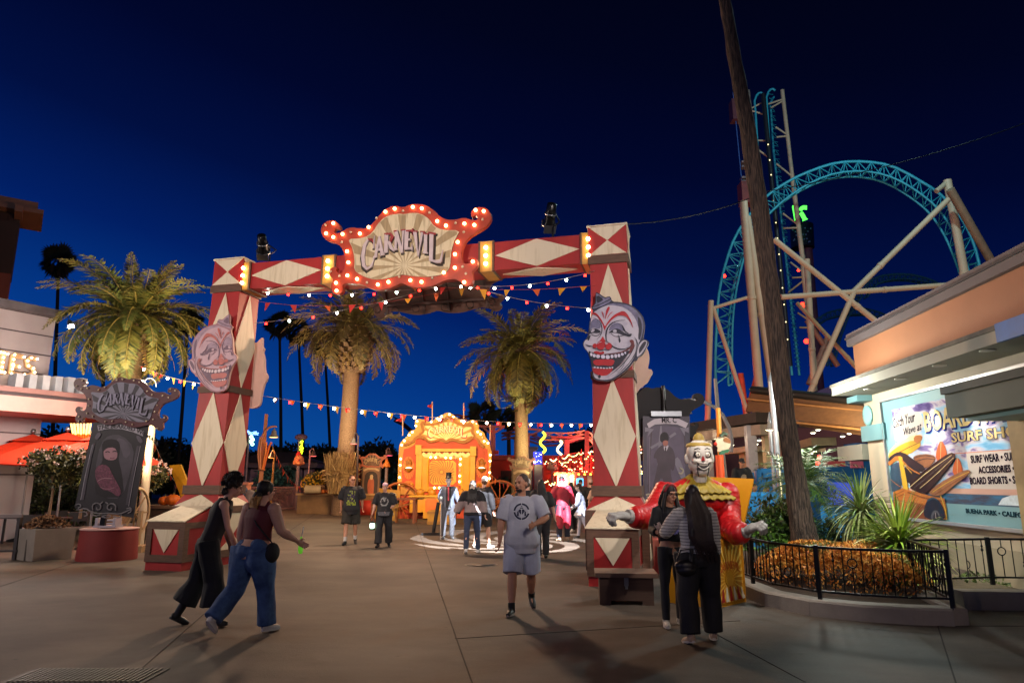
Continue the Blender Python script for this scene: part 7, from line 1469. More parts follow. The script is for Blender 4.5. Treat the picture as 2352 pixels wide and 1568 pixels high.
# iron railing with rings
def railing(lab,path,h0,h1,nb,seed,posts=()):
    rd=random.Random(seed);t_=thing('iron_railing',lab,'railing',path[0]);L_=[0]
    for a,b in zip(path,path[1:]):L_.append(L_[-1]+(b-a).length)
    def at(u):
        u *= L_[-1];k=max(i for i in range(len(L_)-1) if L_[i] <= u+1e-9);return path[k].lerp(path[k+1],(u-L_[k])/(L_[k+1]-L_[k])),(path[k+1]-path[k]).normalized()
    for z,r_ in ((h1,.022),(h0,.018)):
        q=MB()
        for a,b in zip(path,path[1:]):q.beam(a+V((0,0,z)),b+V((0,0,z)),r_*2,r_*1.4)
        q.build('rail',M_iron,t_)
    for i in range(nb):
        u=(i+.5)/nb;p,d=at(u);k=i % 8;q=MB();zr=h0+(h1-h0)*(.68 if (i//3) % 2 else .34);R_=.058
        if k in (2,):q.tube([p+V((0,0,h0)),p+V((0,0,zr-R_))],.008,5);q.tube([p+V((0,0,zr+R_)),p+V((0,0,h1))],.008,5);q.tube([p+V((0,0,zr))+d*R_*math.cos(a)+V((0,0,R_*math.sin(a))) for a in [2*math.pi*j/14 for j in range(15)]],.009,5,0,False)
        else:
            q.tube([p+V((0,0,h0)),p+V((0,0,h1))],.008,5)
            if k in (4,0):zz=h0+(h1-h0)*(.3 if k else .72);q.ball(p+V((0,0,zz)),(.022,.022,.028),6,5);q.ball(p+V((0,0,zz+.055)),(.018,.018,.02),6,4)
            if k == 6:q.tube([p+V((0,0,zr))+d*R_*.9*math.sin(a)+V((0,0,R_*math.cos(a))) for a in [math.pi*j/8 for j in range(9)]],.008,5,0,False)
        q.build('baluster',M_iron,t_)
    for u in posts:p,d=at(u);q=MB();q.box(p+V((0,0,(h1+.02)/2+.1)),(.05,.05,h1-.16),rz=math.atan2(d.y,d.x));q.build('post',M_iron,t_)
mid_=[(a+b)/2 for a,b in zip(outer,inner_)]
railing('black iron railing with rings curving round the front of the planted bed',mid_[0:8]+[(cA+cB)/2+V((-.05,.08,0))],.30,.86,44,1,(.0,.40,.70,1.0))
e0=(cA+cB)/2+V((-.05,.1,0));e1=back+V((-.2,-.1,0));railing('black iron railing returning from the kerb corner towards the shop',[e0,e1],.30,.86,14,2,(1.0,))
fa=e1;fb=V((8.35,10.15,0));railing('black iron railing with rings along the narrow bed by the shop wall',[fa,V((7.3,10.9,0)),V((9.2,10.7,0))],.30,.86,22,3,(.42,.95))
# leaning palm trunk
cl=[(1852,1262,70),(1843,1210,60),(1834,1150,55),(1822,1060,46),(1805,960,43),(1786,800,44),(1768,650,44),(1745,480,42),(1718,300,38),(1690,150,33),(1665,0,27),(1645,-120,24),(1628,-230,22)]
YP=12.7;b=P(1852,1262,YP);b.z=.1;lpm=thing('leaning_palm_trunk','tall bare leaning palm trunk rising out of the planted bed past the top edge','palm tree',b)
tm=bpy.data.materials.new('fan_palm_bark');tm.use_nodes=True;t,N,L,B=nodes(tm);tx=N.new('ShaderNodeTexCoord');mp=N.new('ShaderNodeMapping');mp.inputs['Scale'].default_value=(14,14,1.2);n1=N.new('ShaderNodeTexNoise');n1.inputs['Scale'].default_value=3;n1.inputs['Detail'].default_value=8
L.new(tx.outputs['Object'],mp.inputs[0]);L.new(mp.outputs[0],n1.inputs[0]);rp=N.new('ShaderNodeValToRGB');rp.color_ramp.elements[0].position=.38;rp.color_ramp.elements[1].position=.64;rp.color_ramp.elements[0].color=(.014,.009,.007,1);rp.color_ramp.elements[1].color=(.10,.064,.045,1);L.new(n1.outputs[0],rp.inputs[0])
L.new(rp.outputs[0],B.inputs['Base Color']);B.inputs['Roughness'].default_value=.9;bu=N.new('ShaderNodeBump');bu.inputs['Distance'].default_value=.05;L.new(n1.outputs[0],bu.inputs['Height']);L.new(bu.outputs[0],B.inputs['Normal'])
path=[];rad=[]
for (x,y,w),(x2,y2,w2) in zip(cl,cl[1:]+[cl[-1]]):
    for k in range(5 if (x,y) != cl[-1][:2] else 1):t_=k/5;X,Yp,Wd=x+(x2-x)*t_,y+(y2-y)*t_,w+(w2-w)*t_;p=P(X,Yp,YP);path.append(p);rad.append(.93*Wd/2/FX*(p.y*CT+(p.z-CH)*ST)*(1+.035*math.sin(len(path)*2.3)))
path[0].z=min(path[0].z,.1);q=MB();q.tube(path,rad,20)
for v in q.v:k=1+.05*noise.noise(V((v.x*14,v.y*14,v.z*2)));v.x=v.x*1+(k-1)*.6;v.y += (k-1)*.6
q.build('trunk',tm,lpm)
def spiky(lab,c,r,n,seed,cols,h=.0,zc_=None):
    rd=random.Random(seed);t_=thing('spiky_plant',lab,'plant',(c.x,c.y,.15),'spiky plants in the planted bed');q=MB()
    if c.z > .3:m=MB();m.tube([(c.x,c.y,.1),c],[.06,.05],8);m.build('stem',mat('6a5a40',.8,.3,9),t_)
    for i in range(n):
        el=R(85)-R(130)*(i/n)**.9;az=i*2.4;ln=r*rd.uniform(.8,1.1);d=V((math.cos(az)*math.cos(el),math.sin(az)*math.cos(el),math.sin(el)));pts=[V(c)];k=6;e=el
        for j in range(k):e -= R(rd.uniform(5,16))*(1 if el < 1.2 else .4);pts.append(pts[-1]+V((math.cos(az)*math.cos(e),math.sin(az)*math.cos(e),math.sin(e)))*ln/k)
        w=.030*r/.8;sd=V((-math.sin(az),math.cos(az),0));ci=rd.randrange(len(cols));vs=[]
        for j,p in enumerate(pts):ww=w*(.5+.5*min(1,j*1.2/k*2))*(1-(j/k)**2.5)/1.4;vs += [p-sd*ww+V((0,0,ww*.5)),p,p+sd*ww+V((0,0,ww*.5))]
        q.add(vs,[f for j in range(k) for f in ((3*j,3*j+1,3*j+4,3*j+3),(3*j+1,3*j+2,3*j+5,3*j+4))],ci,True)
    q.build('leaves',cols,t_)
YG=[mat('9aac40',.45,.2,4),mat('7a962c',.45,.2,4),mat('5a7c24',.45,.2,4),mat('b8c070',.45,.2,4)]
spiky('pale spiky plant just right of the leaning palm, against the shop corner',P(*z6(1095,255),12.6),.85,230,1,[mat('a8b078',.45,.2,4),mat('8a9a50',.45,.2,4),mat('66803a',.45,.2,4)])
spiky('largest bright green spiky plant in front of the mural',P(*z6(1395,520),11.4),.95,380,2,YG)
def pbush(lab,c,r,n,seed,cols,size=.09,name='bush'):t_=thing(name,lab,'bush',(c[0],c[1],.15),'bushes in the planted bed');q=leafcloud(c,r,n,size,random.Random(seed),3,None,12,.4);q.build('foliage',cols,t_)
GB=[mat('466a24',.45,.2,4),mat('5c8430',.45,.2,4),mat('22380f',.5,.2,4)];DB=[mat('2c4a30',.45,.2,4),mat('3c5c38',.45,.2,4),mat('1c3020',.5,.2,4)]
pbush('glossy green bush left of the leaning palm base',P(*z6(440,400),13.2),(.62,.5,.55),3600,3,GB,.10)
pbush('lower green bush between the gloved hand and the leaning palm',P(*z6(420,290),14.2),(.6,.5,.42),2400,6,[mat('5a5c24',.5),mat('3c4c1c',.5),mat('2a3418',.5)],.09)
pbush('small dark green bush right of the leaning palm base',P(*z6(870,460),13.6),(.62,.4,.42),2400,4,DB,.08)
pbush('sparse low bush beyond the narrow bed railing',P(*z6(2000,820),11.2),(.45,.2,.22),260,5,[mat('5a6a2c',.5),mat('6a7a3a',.5),mat('3c4a1c',.5)],.09,'low_shrub')
# airy feather palm behind the trunk
pc3=P(*z5(800,1075),14.6);t_=thing('airy_palm','low feathery date palm spreading behind the leaning palm trunk','palm tree',(pc3.x,pc3.y,.15));q=MB();q.tube([(pc3.x,pc3.y,.1),pc3],[.09,.07],8);q.build('trunk',M_tr,t_)
q=MB();rd=random.Random(9)
for i in range(46):f=i/46;frond(q,pc3,i*2.4,R(70)-R(75)*f,rd.uniform(1.0,1.45),1.1+.7*f,rd,.30,34,i % 2,2,.012,rd.uniform(-.3,.3))
q.build('crown',[mat('466a2a',.5,.2,4),mat('5c8036',.5,.2,4),mat('7a8a50',.5)],t_)
# orange ground cover
q=MB();rd=random.Random(3);ctr=G(*z6(930,820),.2)
def mound(x,y):  # height of the orange planting
    best=0
    for cx,cy,rx,ry,h in MN:u=((x-cx)/rx)**2+((y-cy)/ry)**2;best=max(best,h*max(0,1-u)**.5)
    return best
def W6(x,y,Y):p=P(*z6(x,y),Y);return p
MN=[]
for (x,y,Y,rx,ry,h) in ((700,700,11.3,.75,.7,.62),(1000,700,10.9,.8,.75,.58),(1250,720,10.7,.65,.7,.52),(560,720,11.6,.55,.6,.50),(850,700,11.2,.7,.8,.62),(1400,760,10.6,.35,.5,.36),(450,760,12.0,.4,.5,.38),(1100,640,11.6,.7,.6,.6)):
    p=P(*z6(x,y),Y);MN.append((p.x,Y,rx,ry,h))
for i in range(24000):
    cx,cy,rx,ry,h=MN[rd.randrange(len(MN))];a=rd.uniform(0,6.283);s_=math.sqrt(rd.random());x,y=cx+rx*s_*math.cos(a),cy+ry*s_*math.sin(a);z=mound(x,y)
    if z < .03:continue
    p=V((x,y,.15+z*rd.uniform(.75,1.06)));gn=noise.noise(V((x*2.2,y*2.2,0)));ci=3 if gn < -.28 and rd.random() < .6 else (0 if rd.random() < .45 else (1 if rd.random() < .55 else 2));up=V((x-cx,y-cy,.0))*.6+V((rd.uniform(-1,1),rd.uniform(-1,1),.8));leaf(q,p-up.normalized()*.02,up,.026,rd.uniform(.04,.075),ci)
tag(q.build('orange_groundcover',[mat('c87c24',.5,.3,9),mat('dca450',.5,.3,9),mat('9a5218',.6,.3,9),mat('6a7030',.6,.3,9)]),'orange succulent ground cover filling the front of the planted bed','ground cover',kind='stuff')
# ================= banner lettered MR. C =================
zM=Zm(1500,1010,.24867);YM=13.9;MF=Fr((0,YM,0),(1,.03,0));dcm=V((3.22,14.0,0))
t_=thing('red_drum','dark red drum behind the yellow box carrying the MR. C banner','drum base',dcm);q=MB();q.lathe([(.58,0),(.58,.05),(.55,.60),(0,.61)],n=32);q.build('side',mat('7a1c1c',.7,.12,3),t_,local=True)
mb_=thing('clown_poster_banner','tall purple grey sideshow banner lettered MR. C behind the big clown figure','banner',dcm+V((0,0,.61)))
pp=MF.tr([(430,120),(902,122),(915,1240),(445,1240)],zM)
q=MB();q.prism(pp,MF,-.04,0,0);q.build('panel',mat('4a4254',.5,.25,1.6,col2='2a2434',thr=.5,soft=.25),mb_)
MA=[mat('76707f',.5,.1,3),mat('3a2a38',.5,.4,3),mat('1e161e',.6),mat('9a5a4c',.5),mat('52465c',.5,.3,2),mat('b8aeb8',.5,.08,3)]
art([('p',4,[(470,240),(560,215),(700,220),(850,240),(860,500),(850,900),(480,900),(470,500)],0),('p',0,[(600,220),(625,215),(620,500),(590,820),(560,820)],0),('p',0,[(740,560),(790,520),(860,700),(860,820),(790,700)],0),('r',1,[(520,240),(500,500),(490,880)],.03),('r',1,[(850,300),(858,600)],.03),('r',0,[(500,330),(498,880)],.012),
 ('p',1,[(540,500),(600,420),(640,410),(700,420),(740,460),(760,560),(740,680),(700,640),(740,850),(660,880),(620,700),(560,880),(520,860),(580,620),(570,540),(540,545)],0),('p',2,[(605,380),(600,320),(620,285),(660,275),(690,310),(690,370),(650,385)],0),('p',3,[(628,375),(655,360),(685,370),(680,410),(655,422),(632,410)],0),('p',5,[(640,415),(655,430),(690,405),(680,450),(655,480),(640,450)],0),('p',2,[(650,430),(665,430),(662,480),(650,480)],0),
 ('r',0,[(510,440),(560,410),(610,380)],.05),('r',0,[(700,330),(760,290)],.05),
 ('q',5,[(470,195),(540,150),(660,135),(790,145),(885,190),(860,240),(780,205),(660,195),(550,205),(490,240)],0),('q',0,[(450,230),(490,240),(540,250),(480,320),(490,270),(450,280)],0),('q',0,[(890,230),(860,240),(800,235),(850,320),(850,270),(890,290)],0)],MF,zM,MA,mb_)
q=MB();a,b=MF.hit(*zM(615,186));e=MF.hit(*zM(712,186));q.text('MR. C',MF,.155,a,b,.02,.004,sx=.78,bold=.003);q.build('banner_lettering',mat('1c141c',.6),mb_)
q=MB()
for i,f_ in enumerate(([(460,910),(500,900),(540,920),(510,945),(470,930)],[(460,960),(520,950),(560,920),(580,930)],[(470,990),(510,970),(530,990),(500,1010)],[(800,640),(840,660),(820,700),(790,690)])):q.ribbon(smooth_open(MF.tr(f_,zM)),.03,MF,.002,.02+.001*i)
q.build('scroll_ornament',mat('a8a088',.5),mb_)
q=MB();sF=Fr(MF.p(*MF.hit(*zM(560,75)),-.25),MF.u);q.prism([(x*.56,y*.56) for x,y in OUTR],sF,-.05,.05);q.build('scrolled_topper_back',mat('0e0c12',.7),mb_)
q=MB();c=MF.p(*MF.hit(*zM(655,100)),.06);q.box(c,(.62,.1,.10));q.build('light_bracket',mat('9aa0a8',.4,metal=.4),mb_)
q=MB();q.tube([V((c.x,YM+.2,.6)),c+V((0,.15,.6))],.04,6);q.build('spine',M_iron,mb_)
# ================= wooden chest / bench before the right gate post =================
b0=G(1378,1388);b1=G(1503,1390);BFr=Fr(b0,b1-b0);bw_=(b1-b0).length
t_=thing('wooden_chest','low brown wooden chest with a hasp in front of the right gate post','chest',b0);M_ch=mat('4a3428',.7,.2,4,.003,streak=(1,1,8))
q=MB();q.fbox(BFr,0,bw_,.06,.38,-.5,0);q.build('box',M_ch,t_);q=MB();q.fbox(BFr,-.06,bw_+.06,.38,.44,-.54,.07);q.build('lid',mat('6a5040',.6,.2,4),t_)
for a in (0,bw_-.16):q=MB();q.fbox(BFr,a,a+.16,0,.06,-.5,0);q.build('foot',M_ch,t_)
q=MB();q.fbox(BFr,bw_/2-.03,bw_/2+.03,.26,.37,0,.02);q.fbox(BFr,bw_/2-.018,bw_/2+.018,.22,.27,.012,.03);q.build('hasp',mat('8a8880',.4,metal=.7),t_)
# ================= jack in the box clown =================
A0,A1,A2=G(1520,1380),G(1646,1399),G(1706,1382);A1=V((2.80,9.98,0));uL=(A0-A1).normalized();s_=.86;uR=V((-uL.y,uL.x,0));uR=uR if uR.x > 0 else -uR
jb=thing('clown_box_figure','giant red and yellow clown figure rising out of a yellow box with arms spread','clown figure',A1);M_yb=mat('c88a10',.5,.15,3,col2='4a3410',thr=.34,soft=.06);M_yb2=mat('d89a18',.5,.1,3)
q=MB();cs=[A1,A1+uR*s_,A1+uR*s_+uL*s_,A1+uL*s_];HB=.90
q.hexa(cs,[c+V((0,0,HB)) for c in cs]);q.build('box',M_yb,jb)
FRt=Fr(A1,uR);FLt=Fr(A1+uL*s_,-uL)
q=MB()
for f in (FRt,FLt):
    for a0,a1,b0_,b1_ in ((-.01,s_+.01,HB-.05,HB+.01),(0,.03,.0,HB),(s_-.03,s_,0,HB)):q.fbox(f,a0,a1,b0_,b1_,-.01,.012)
q.build('box_trim',mat('b87a10',.5,.3,5),jb)
q=MB();pane=rect(.06,s_-.06,.04,HB-.08);rays(q,FRt,pane,s_/2,.36,26,.12,.006,1,.45)
q.prism([(s_/2+.11*math.cos(t),.36+.11*math.sin(t)) for t in [2*math.pi*i/16 for i in range(16)]],FRt,.004,.010,2)
for i in range(7):x=.10+i*.10;q.prism([(x+.02,.26-abs(i-3)*.012),(x+.045,.26-abs(i-3)*.012),(.12+(x-.12)*1.15+.055,.06),(.12+(x-.12)*1.15-.03,.06)],FRt,.011,.014,3 if i % 2 else 4)
q.build('sunburst_panel',[M_yb,mat('e8c058',.5),mat('c8901c',.5),mat('a8201c',.5),mat('d8ccb8',.5)],jb)
q=MB();q.text('CARNEVIL',FRt,.15,s_/2,.50,.012,.004,align='CENTER',warp=lambda x,y:(x*.86,y-.8*(x*.86)**2),bold=.004);q.build('panel_lettering',mat('b8601c',.5),jb)
lb0,lb1=cs[1],cs[2];out_d=uR*.12+V((.10,.05,0));q=MB();lo=[lb0+V((0,0,HB)),lb1+V((0,0,HB)),lb1+V((0,0,1.80))+out_d+uL*.1,lb0+V((0,0,1.76))+out_d-uL*.12];nn=(lo[1]-lo[0]).cross(lo[2]-lo[1]).normalized();q.hexa([v-nn*.03 for v in lo],lo);q.build('open_lid',M_yb,jb)
M_cr=mat('a81418',.4,.25,5,.006,bs=14);M_gl=mat('8f8c88',.6,.35,7,.004,bs=20);M_cw=mat('b4aea4',.5,.18,7,col2='5a544c',thr=.38,soft=.10);bc_=A1+uR*s_*.5+uL*s_*.5
zRp=lambda x,y,Y:P(*zR(x,y),Y)
def ribbed(path,r,n=60,ribs=14,amp=.07,el=1.):
    pts=[];rr=[];L_=[0]
    for a,b in zip(path,path[1:]):L_.append(L_[-1]+(b-a).length)
    for i in range(n):
        u=L_[-1]*i/(n-1);k=max(j for j in range(len(L_)-1) if L_[j] <= u+1e-9);t=(u-L_[k])/max(1e-9,L_[k+1]-L_[k]);pts.append(path[k].lerp(path[k+1],t));rr.append((r[k]+(r[k+1]-r[k])*t)*(1+amp*abs(math.sin(math.pi*ribs*i/(n-1)))))
    return pts,rr
tb0=V((bc_.x,bc_.y,.7));q=MB();cx_t=zRp(795,500,10.55).x
q.loft([(V((cx_t,10.6,z)),V((w,0,0)),V((0,d,0))) for z,w,d in ((.75,.26,.22),(.95,.24,.2),(1.15,.24,.2),(1.32,.33,.25),(1.46,.42,.28),(1.60,.44,.27),(1.70,.36,.22),(1.78,.2,.16))],26)
for sx_ in (-1,1):q.ball((cx_t+sx_*.17,10.42,1.44),(.2,.14,.13),14,8);q.ball((cx_t+sx_*.44,10.6,1.52),(.2,.19,.2),14,10)
la=smooth_open([zRp(610,545,10.6),zRp(560,620,10.5),zRp(515,700,10.25),zRp(455,718,10.0),zRp(385,715,9.9)]);ra=smooth_open([zRp(968,560,10.6),zRp(985,660,10.55),zRp(990,750,10.4),zRp(1015,812,10.15),zRp(1085,812,9.95)])
for pth,sd in ((la,0),(ra,1)):
    pts,rr=ribbed([V(p) for p in pth],[.17,.165,.16,.155,.15,.15,.155,.15,.14,.10] if len(pth) == 10 else [.17]*(len(pth)-1)+[.1],90,15,.16);q.tube(pts,rr,16)
tor=remesh(q,.018,2,.006,9);tor.build('body',M_cr,jb)
# ruffled collar
q=MB();nseg=96
for lay,(r0,r1,z0,z1_) in enumerate(((.12,.50,1.84,1.62),(.12,.56,1.80,1.53))):
    vs=[]
    for k in range(6):
        t=k/5
        for j in range(nseg):a=2*math.pi*j/nseg;r_=(r0+(r1-r0)*t)*(1+.025*t*math.cos(13*a));z=z0+(z1_-z0)*t**.8+.016*t*math.cos(26*a);vs.append((cx_t+r_*math.cos(a),10.55+r_*.62*math.sin(a),z-(.05*t if math.sin(a) < 0 else 0)))
    vs += [(v[0],v[1],v[2]-.02) for v in vs];F_=[(k*nseg+j,k*nseg+(j+1) % nseg,(k+1)*nseg+(j+1) % nseg,(k+1)*nseg+j) for k in range(5) for j in range(nseg)];o_=6*nseg
    q.add(vs,F_+[tuple(i+o_ for i in f[::-1]) for f in F_]+[(5*nseg+j,5*nseg+(j+1) % nseg,o_+5*nseg+(j+1) % nseg,o_+5*nseg+j) for j in range(nseg)],0,True)
q.build('ruffled_collar',mat('8f7a22',.55,.35,4,.004,bs=12),jb)
hc=zRp(806,350,10.4);q=MB()
q.ball(hc+V((0,0,.06)),(.195,.19,.215),24,16);q.ball(hc+V((0,-.02,-.10)),(.178,.17,.15),24,14);q.ball(hc+V((0,-.04,-.20)),(.12,.13,.09),20,12)
for sx_ in (-1,1):q.ball(hc+V((sx_*.195,.02,-.02)),(.03,.045,.075),12,8);q.ball(hc+V((sx_*.09,-.15,-.06)),(.06,.05,.045),12,8);q.ball(hc+V((sx_*.07,-.165,.085)),(.06,.03,.022),10,8)
q.tube([hc+V((0,.02,-.2)),hc+V((0,.05,-.36))],.10,12);q=remesh(q,.009,4);q.build('head',M_cw,jb)
for sx_ in (-1,1):
    e=hc+V((sx_*.072,-.178,.035));q=MB();q.ball(e+V((0,.012,0)),(.060,.02,.050),16,10);q.build('dark_eye_socket',mat('141012',.6),jb)
    q=MB();q.ball(e,(.036,.028,.036),14,10);q.build('eyeball',mat('d8d0c0',.2,.02),jb);q=MB();q.ball(e+V((0,-.022,0)),(.014,.008,.014),10,6);q.build('iris',mat('3a3028',.3),jb)
    q=MB();q.tube([e+V((sx_*.045,.02,.075)),e+V((0,-.002,.098)),e+V((-sx_*.04,-.002,.075))],.006,5);q.build('eyebrow',M_black,jb)
    q=MB();q.ball(hc+V((sx_*.13,-.135,-.045)),(.018,.012,.018),8,6);q.build('cheek_dot',mat('a81c1c',.5),jb)
    q=MB();q.tube([hc+V((sx_*.085,-.165,-.12)),hc+V((sx_*.082,-.155,-.20)),hc+V((sx_*.065,-.14,-.28))],.007,5);q.build('jaw_seam',M_black,jb)
q=MB();q.add([hc+V((0,-.225,.0)),hc+V((-.035,-.2,-.055)),hc+V((.035,-.2,-.055)),hc+V((0,-.25,-.05)),hc+V((0,-.17,.03))],[(0,1,3),(0,3,2),(1,2,3),(4,1,0),(4,0,2),(4,2,1)]);q.build('nose',mat('9a1c1c',.4),jb)
q=MB();ms=[(-.095,-.075),(-.05,-.10),(0,-.105),(.05,-.10),(.095,-.075),(.075,-.13),(.04,-.165),(0,-.175),(-.04,-.165),(-.075,-.13)]
hF=Fr(hc+V((0,-.185,0)),(1,0,0));q.prism(smooth(ms),hF,-.03,.012,0);q.build('dark_mouth',mat('1a0c0c',.6),jb)
q=MB();q.prism([(-.07,-.085),(0,-.10),(.07,-.085),(.06,-.12),(0,-.132),(-.06,-.12)],hF,.0,.016,0);q.build('upper_teeth',mat('a8a090',.4,.1,20),jb)
q=MB();q.tube([hc+V((x,-.20-.01*(1-abs(x)*8),z)) for x,z in ((-.11,-.06),(-.06,-.085),(0,-.095),(.06,-.085),(.11,-.06))],.012,6);q.tube([hc+V((x,-.195,z)) for x,z in ((-.08,-.135),(-.04,-.17),(0,-.182),(.04,-.17),(.08,-.135))],.011,6);q.build('lips',M_cw,jb)
q=MB();q.lathe([(.175,.17),(.190,.20),(.175,.235),(.12,.255),(.0,.26)],hc+V((0,.02,-.03)),24);q.lathe([(.085,.24),(.085,.29),(.065,.33),(.03,.36),(0,.37)],hc+V((0,.0,.0)),16);q.build('small_hat',mat('8f7630',.6,.25,5),jb)
def glove(c,d,up,s=1.,side=1,curl=.9):
    """cartoon glove: palm, four curled fingers, thumb leaving the side of the palm"""
    d=d.normalized();sd=d.cross(up).normalized();up=sd.cross(d);q=MB();M_=Matrix((sd,d,up)).transposed();q.ball(c,(.085*s,.095*s,.05*s),14,10,0,M_);q.tube([c-d*.14*s,c-d*.06*s],[.075*s,.08*s],12)
    for k in range(4):
        b=c+d*.07*s+sd*(k-1.5)*.042*s;ln=(.085,.10,.095,.075)[k]*s;p1=b+d*ln*.7-up*.01*s;p2=p1+d*ln*.4*(1-curl*.5)-up*ln*.6*curl;p3=p2-up*ln*.5*curl-d*ln*.4*curl;q.tube([b-d*.03*s,p1,p2,p3],[.026*s,.026*s,.025*s,.02*s],8);q.ball(p3,.021*s,8,6);q.ball(p1,.027*s,8,6)
    b=c-sd*.07*s*side;q.tube([b,b-sd*.05*s*side+d*.03*s-up*.02*s,b-sd*.055*s*side+d*.09*s-up*.05*s],[.03*s,.027*s,.02*s],8);q.ball(b-sd*.055*s*side+d*.09*s-up*.05*s,.02*s,8,6)
    return remesh(q,.0075*s,2)
glove(zRp(1118,786,9.9),zRp(1150,780,9.8)-zRp(1085,812,9.95),V((.1,-.6,.8)),1.25,1,.9).build('gloved_hand',M_gl,jb)
glove(zRp(335,708,9.85),zRp(300,708,9.8)-zRp(385,715,9.9),V((0,-.2,1)),1.3,-1,.8).build('gloved_hand',M_gl,jb)
# soffit spots washing the mural, the pattern projector, parasol lamps
for i,p in enumerate(DL+[DL[-1]+(DL[-1]-DL[-2]),DL[-1]+(DL[-1]-DL[-2])*2]):
    q=p+HS.n*-.38*0
    lamp('SPOT',p+V((.12,0,-.03)),230,(1,.94,.84),.05,HS.p((p-HS.o).dot(HS.u),1.2,.05),50,.3,'soffit_light')
for x,y,z in ((-12.2,20.6,2.1),(-10.9,19.6,2.1),(-9.4,18.4,2.1)):lamp('POINT',(x,y,z),30,(1,.75,.5),.1,name='parasol_light')
gl=lamp('SPOT',fc+(aimG-fc).normalized()*.4,34000,(.92,.95,1),.0,aimG+V((.35,.3,0)),40,.02,'pattern_light')
gl.data.use_nodes=True;t=gl.data.node_tree;N=t.nodes;L=t.links;em=N['Emission']
tx=N.new('ShaderNodeTexCoord');sp_=N.new('ShaderNodeSeparateXYZ');L.new(tx.outputs['Normal'],sp_.inputs[0])
def mth(op,a,b=None,c=None):
    n=N.new('ShaderNodeMath');n.operation=op
    for i,v in enumerate((a,b,c)):
        if v is None:continue
        if isinstance(v,(int,float)):n.inputs[i].default_value=v
        else:L.new(v,n.inputs[i])
    return n.outputs[0]
xx=mth('DIVIDE',sp_.outputs[0],mth('ABSOLUTE',sp_.outputs[2]));yy=mth('DIVIDE',sp_.outputs[1],mth('ABSOLUTE',sp_.outputs[2]))
rr=mth('SQRT',mth('ADD',mth('MULTIPLY',xx,xx),mth('MULTIPLY',yy,yy)));th=mth('ARCTAN2',yy,xx)
w1=mth('SINE',mth('ADD',mth('MULTIPLY',th,8.0),mth('MULTIPLY',rr,62.0)));on=mth('GREATER_THAN',w1,-.15)
disk=mth('LESS_THAN',rr,math.tan(R(16.5)));core=mth('GREATER_THAN',rr,.02)
L.new(mth('MULTIPLY',mth('MULTIPLY',on,disk),1.0),em.inputs['Strength'])
# ================= people =================
from mathutils.bvhtree import BVHTree
SKL=mat('b98468',.5,.08,12);SKP=mat('c99a84',.5,.08,12);SKM=mat('9a6248',.5,.08,12)
def dirv(s,p,side):return V((side*math.sin(p),-math.sin(s)*math.cos(p),-math.cos(s)*math.cos(p)))
def hand(q,w,d,across,palm,side,curl=.5,s=1.):
    """palm, four fingers of unequal length, thumb leaving the side of the palm"""
    d=d.normalized();across=(across-d*across.dot(d)).normalized();palm=d.cross(across)*(1 if palm > 0 else -1)
    M_=Matrix((across,d,palm)).transposed();q.ball(w+d*.048*s,(.040*s,.052*s,.017*s),10,8,0,M_);q.tube([w-d*.02*s,w+d*.03*s],[.027*s,.030*s],8)
    for k in range(4):
        b=w+d*.088*s+across*(1.5-k)*.020*s;ln=(.072,.080,.074,.058)[k]*s;c1=curl*.9;p1=b+(d*math.cos(c1*.6)+palm*math.sin(c1*.6))*ln*.45;p2=p1+(d*math.cos(c1*1.6)+palm*math.sin(c1*1.6))*ln*.35;p3=p2+(d*math.cos(c1*2.3)+palm*math.sin(c1*2.3))*ln*.28
        q.tube([b-d*.03*s,b,p1,p2,p3],[.0105*s,.0105*s,.0098*s,.009*s,.0075*s],7)
    b=w+d*.03*s+across*.030*s;q.tube([b-across*.01*s,b+across*.022*s+d*.022*s+palm*.012*s,b+across*.028*s+d*.050*s+palm*.024*s],[.014*s,.012*s,.009*s],7)
def decal(par,shirt,cx,cz,w,h,nx,nz,fn,mats,front=True,nm='shirt_print'):
    me=shirt.data;bv=BVHTree.FromPolygons([v.co for v in me.vertices],[list(p.vertices) for p in me.polygons]);dy=-1 if front else 1;G_={}
    def pt(i,j):
        if (i,j) not in G_:
            x=cx+(i/nx-.5)*w;z=cz+(j/nz-.5)*h;r=bv.ray_cast(V((x,dy*1.0,z)),V((0,-dy,0)));G_[(i,j)]=(r[0]+V((0,dy*.004,0))) if r[0] else None
        return G_[(i,j)]
    q=MB()
    for i in range(nx):
        for j in range(nz):
            m=fn((i+.5)/nx*2-1,(j+.5)/nz*2-1)
            if m is None:continue
            ps=[pt(i,j),pt(i+1,j),pt(i+1,j+1),pt(i,j+1)]
            if all(p is not None for p in ps):q.add(ps if front else ps[::-1],[(0,1,2,3)],m)
    if q.f:q.build(nm,mats,par,local=True)
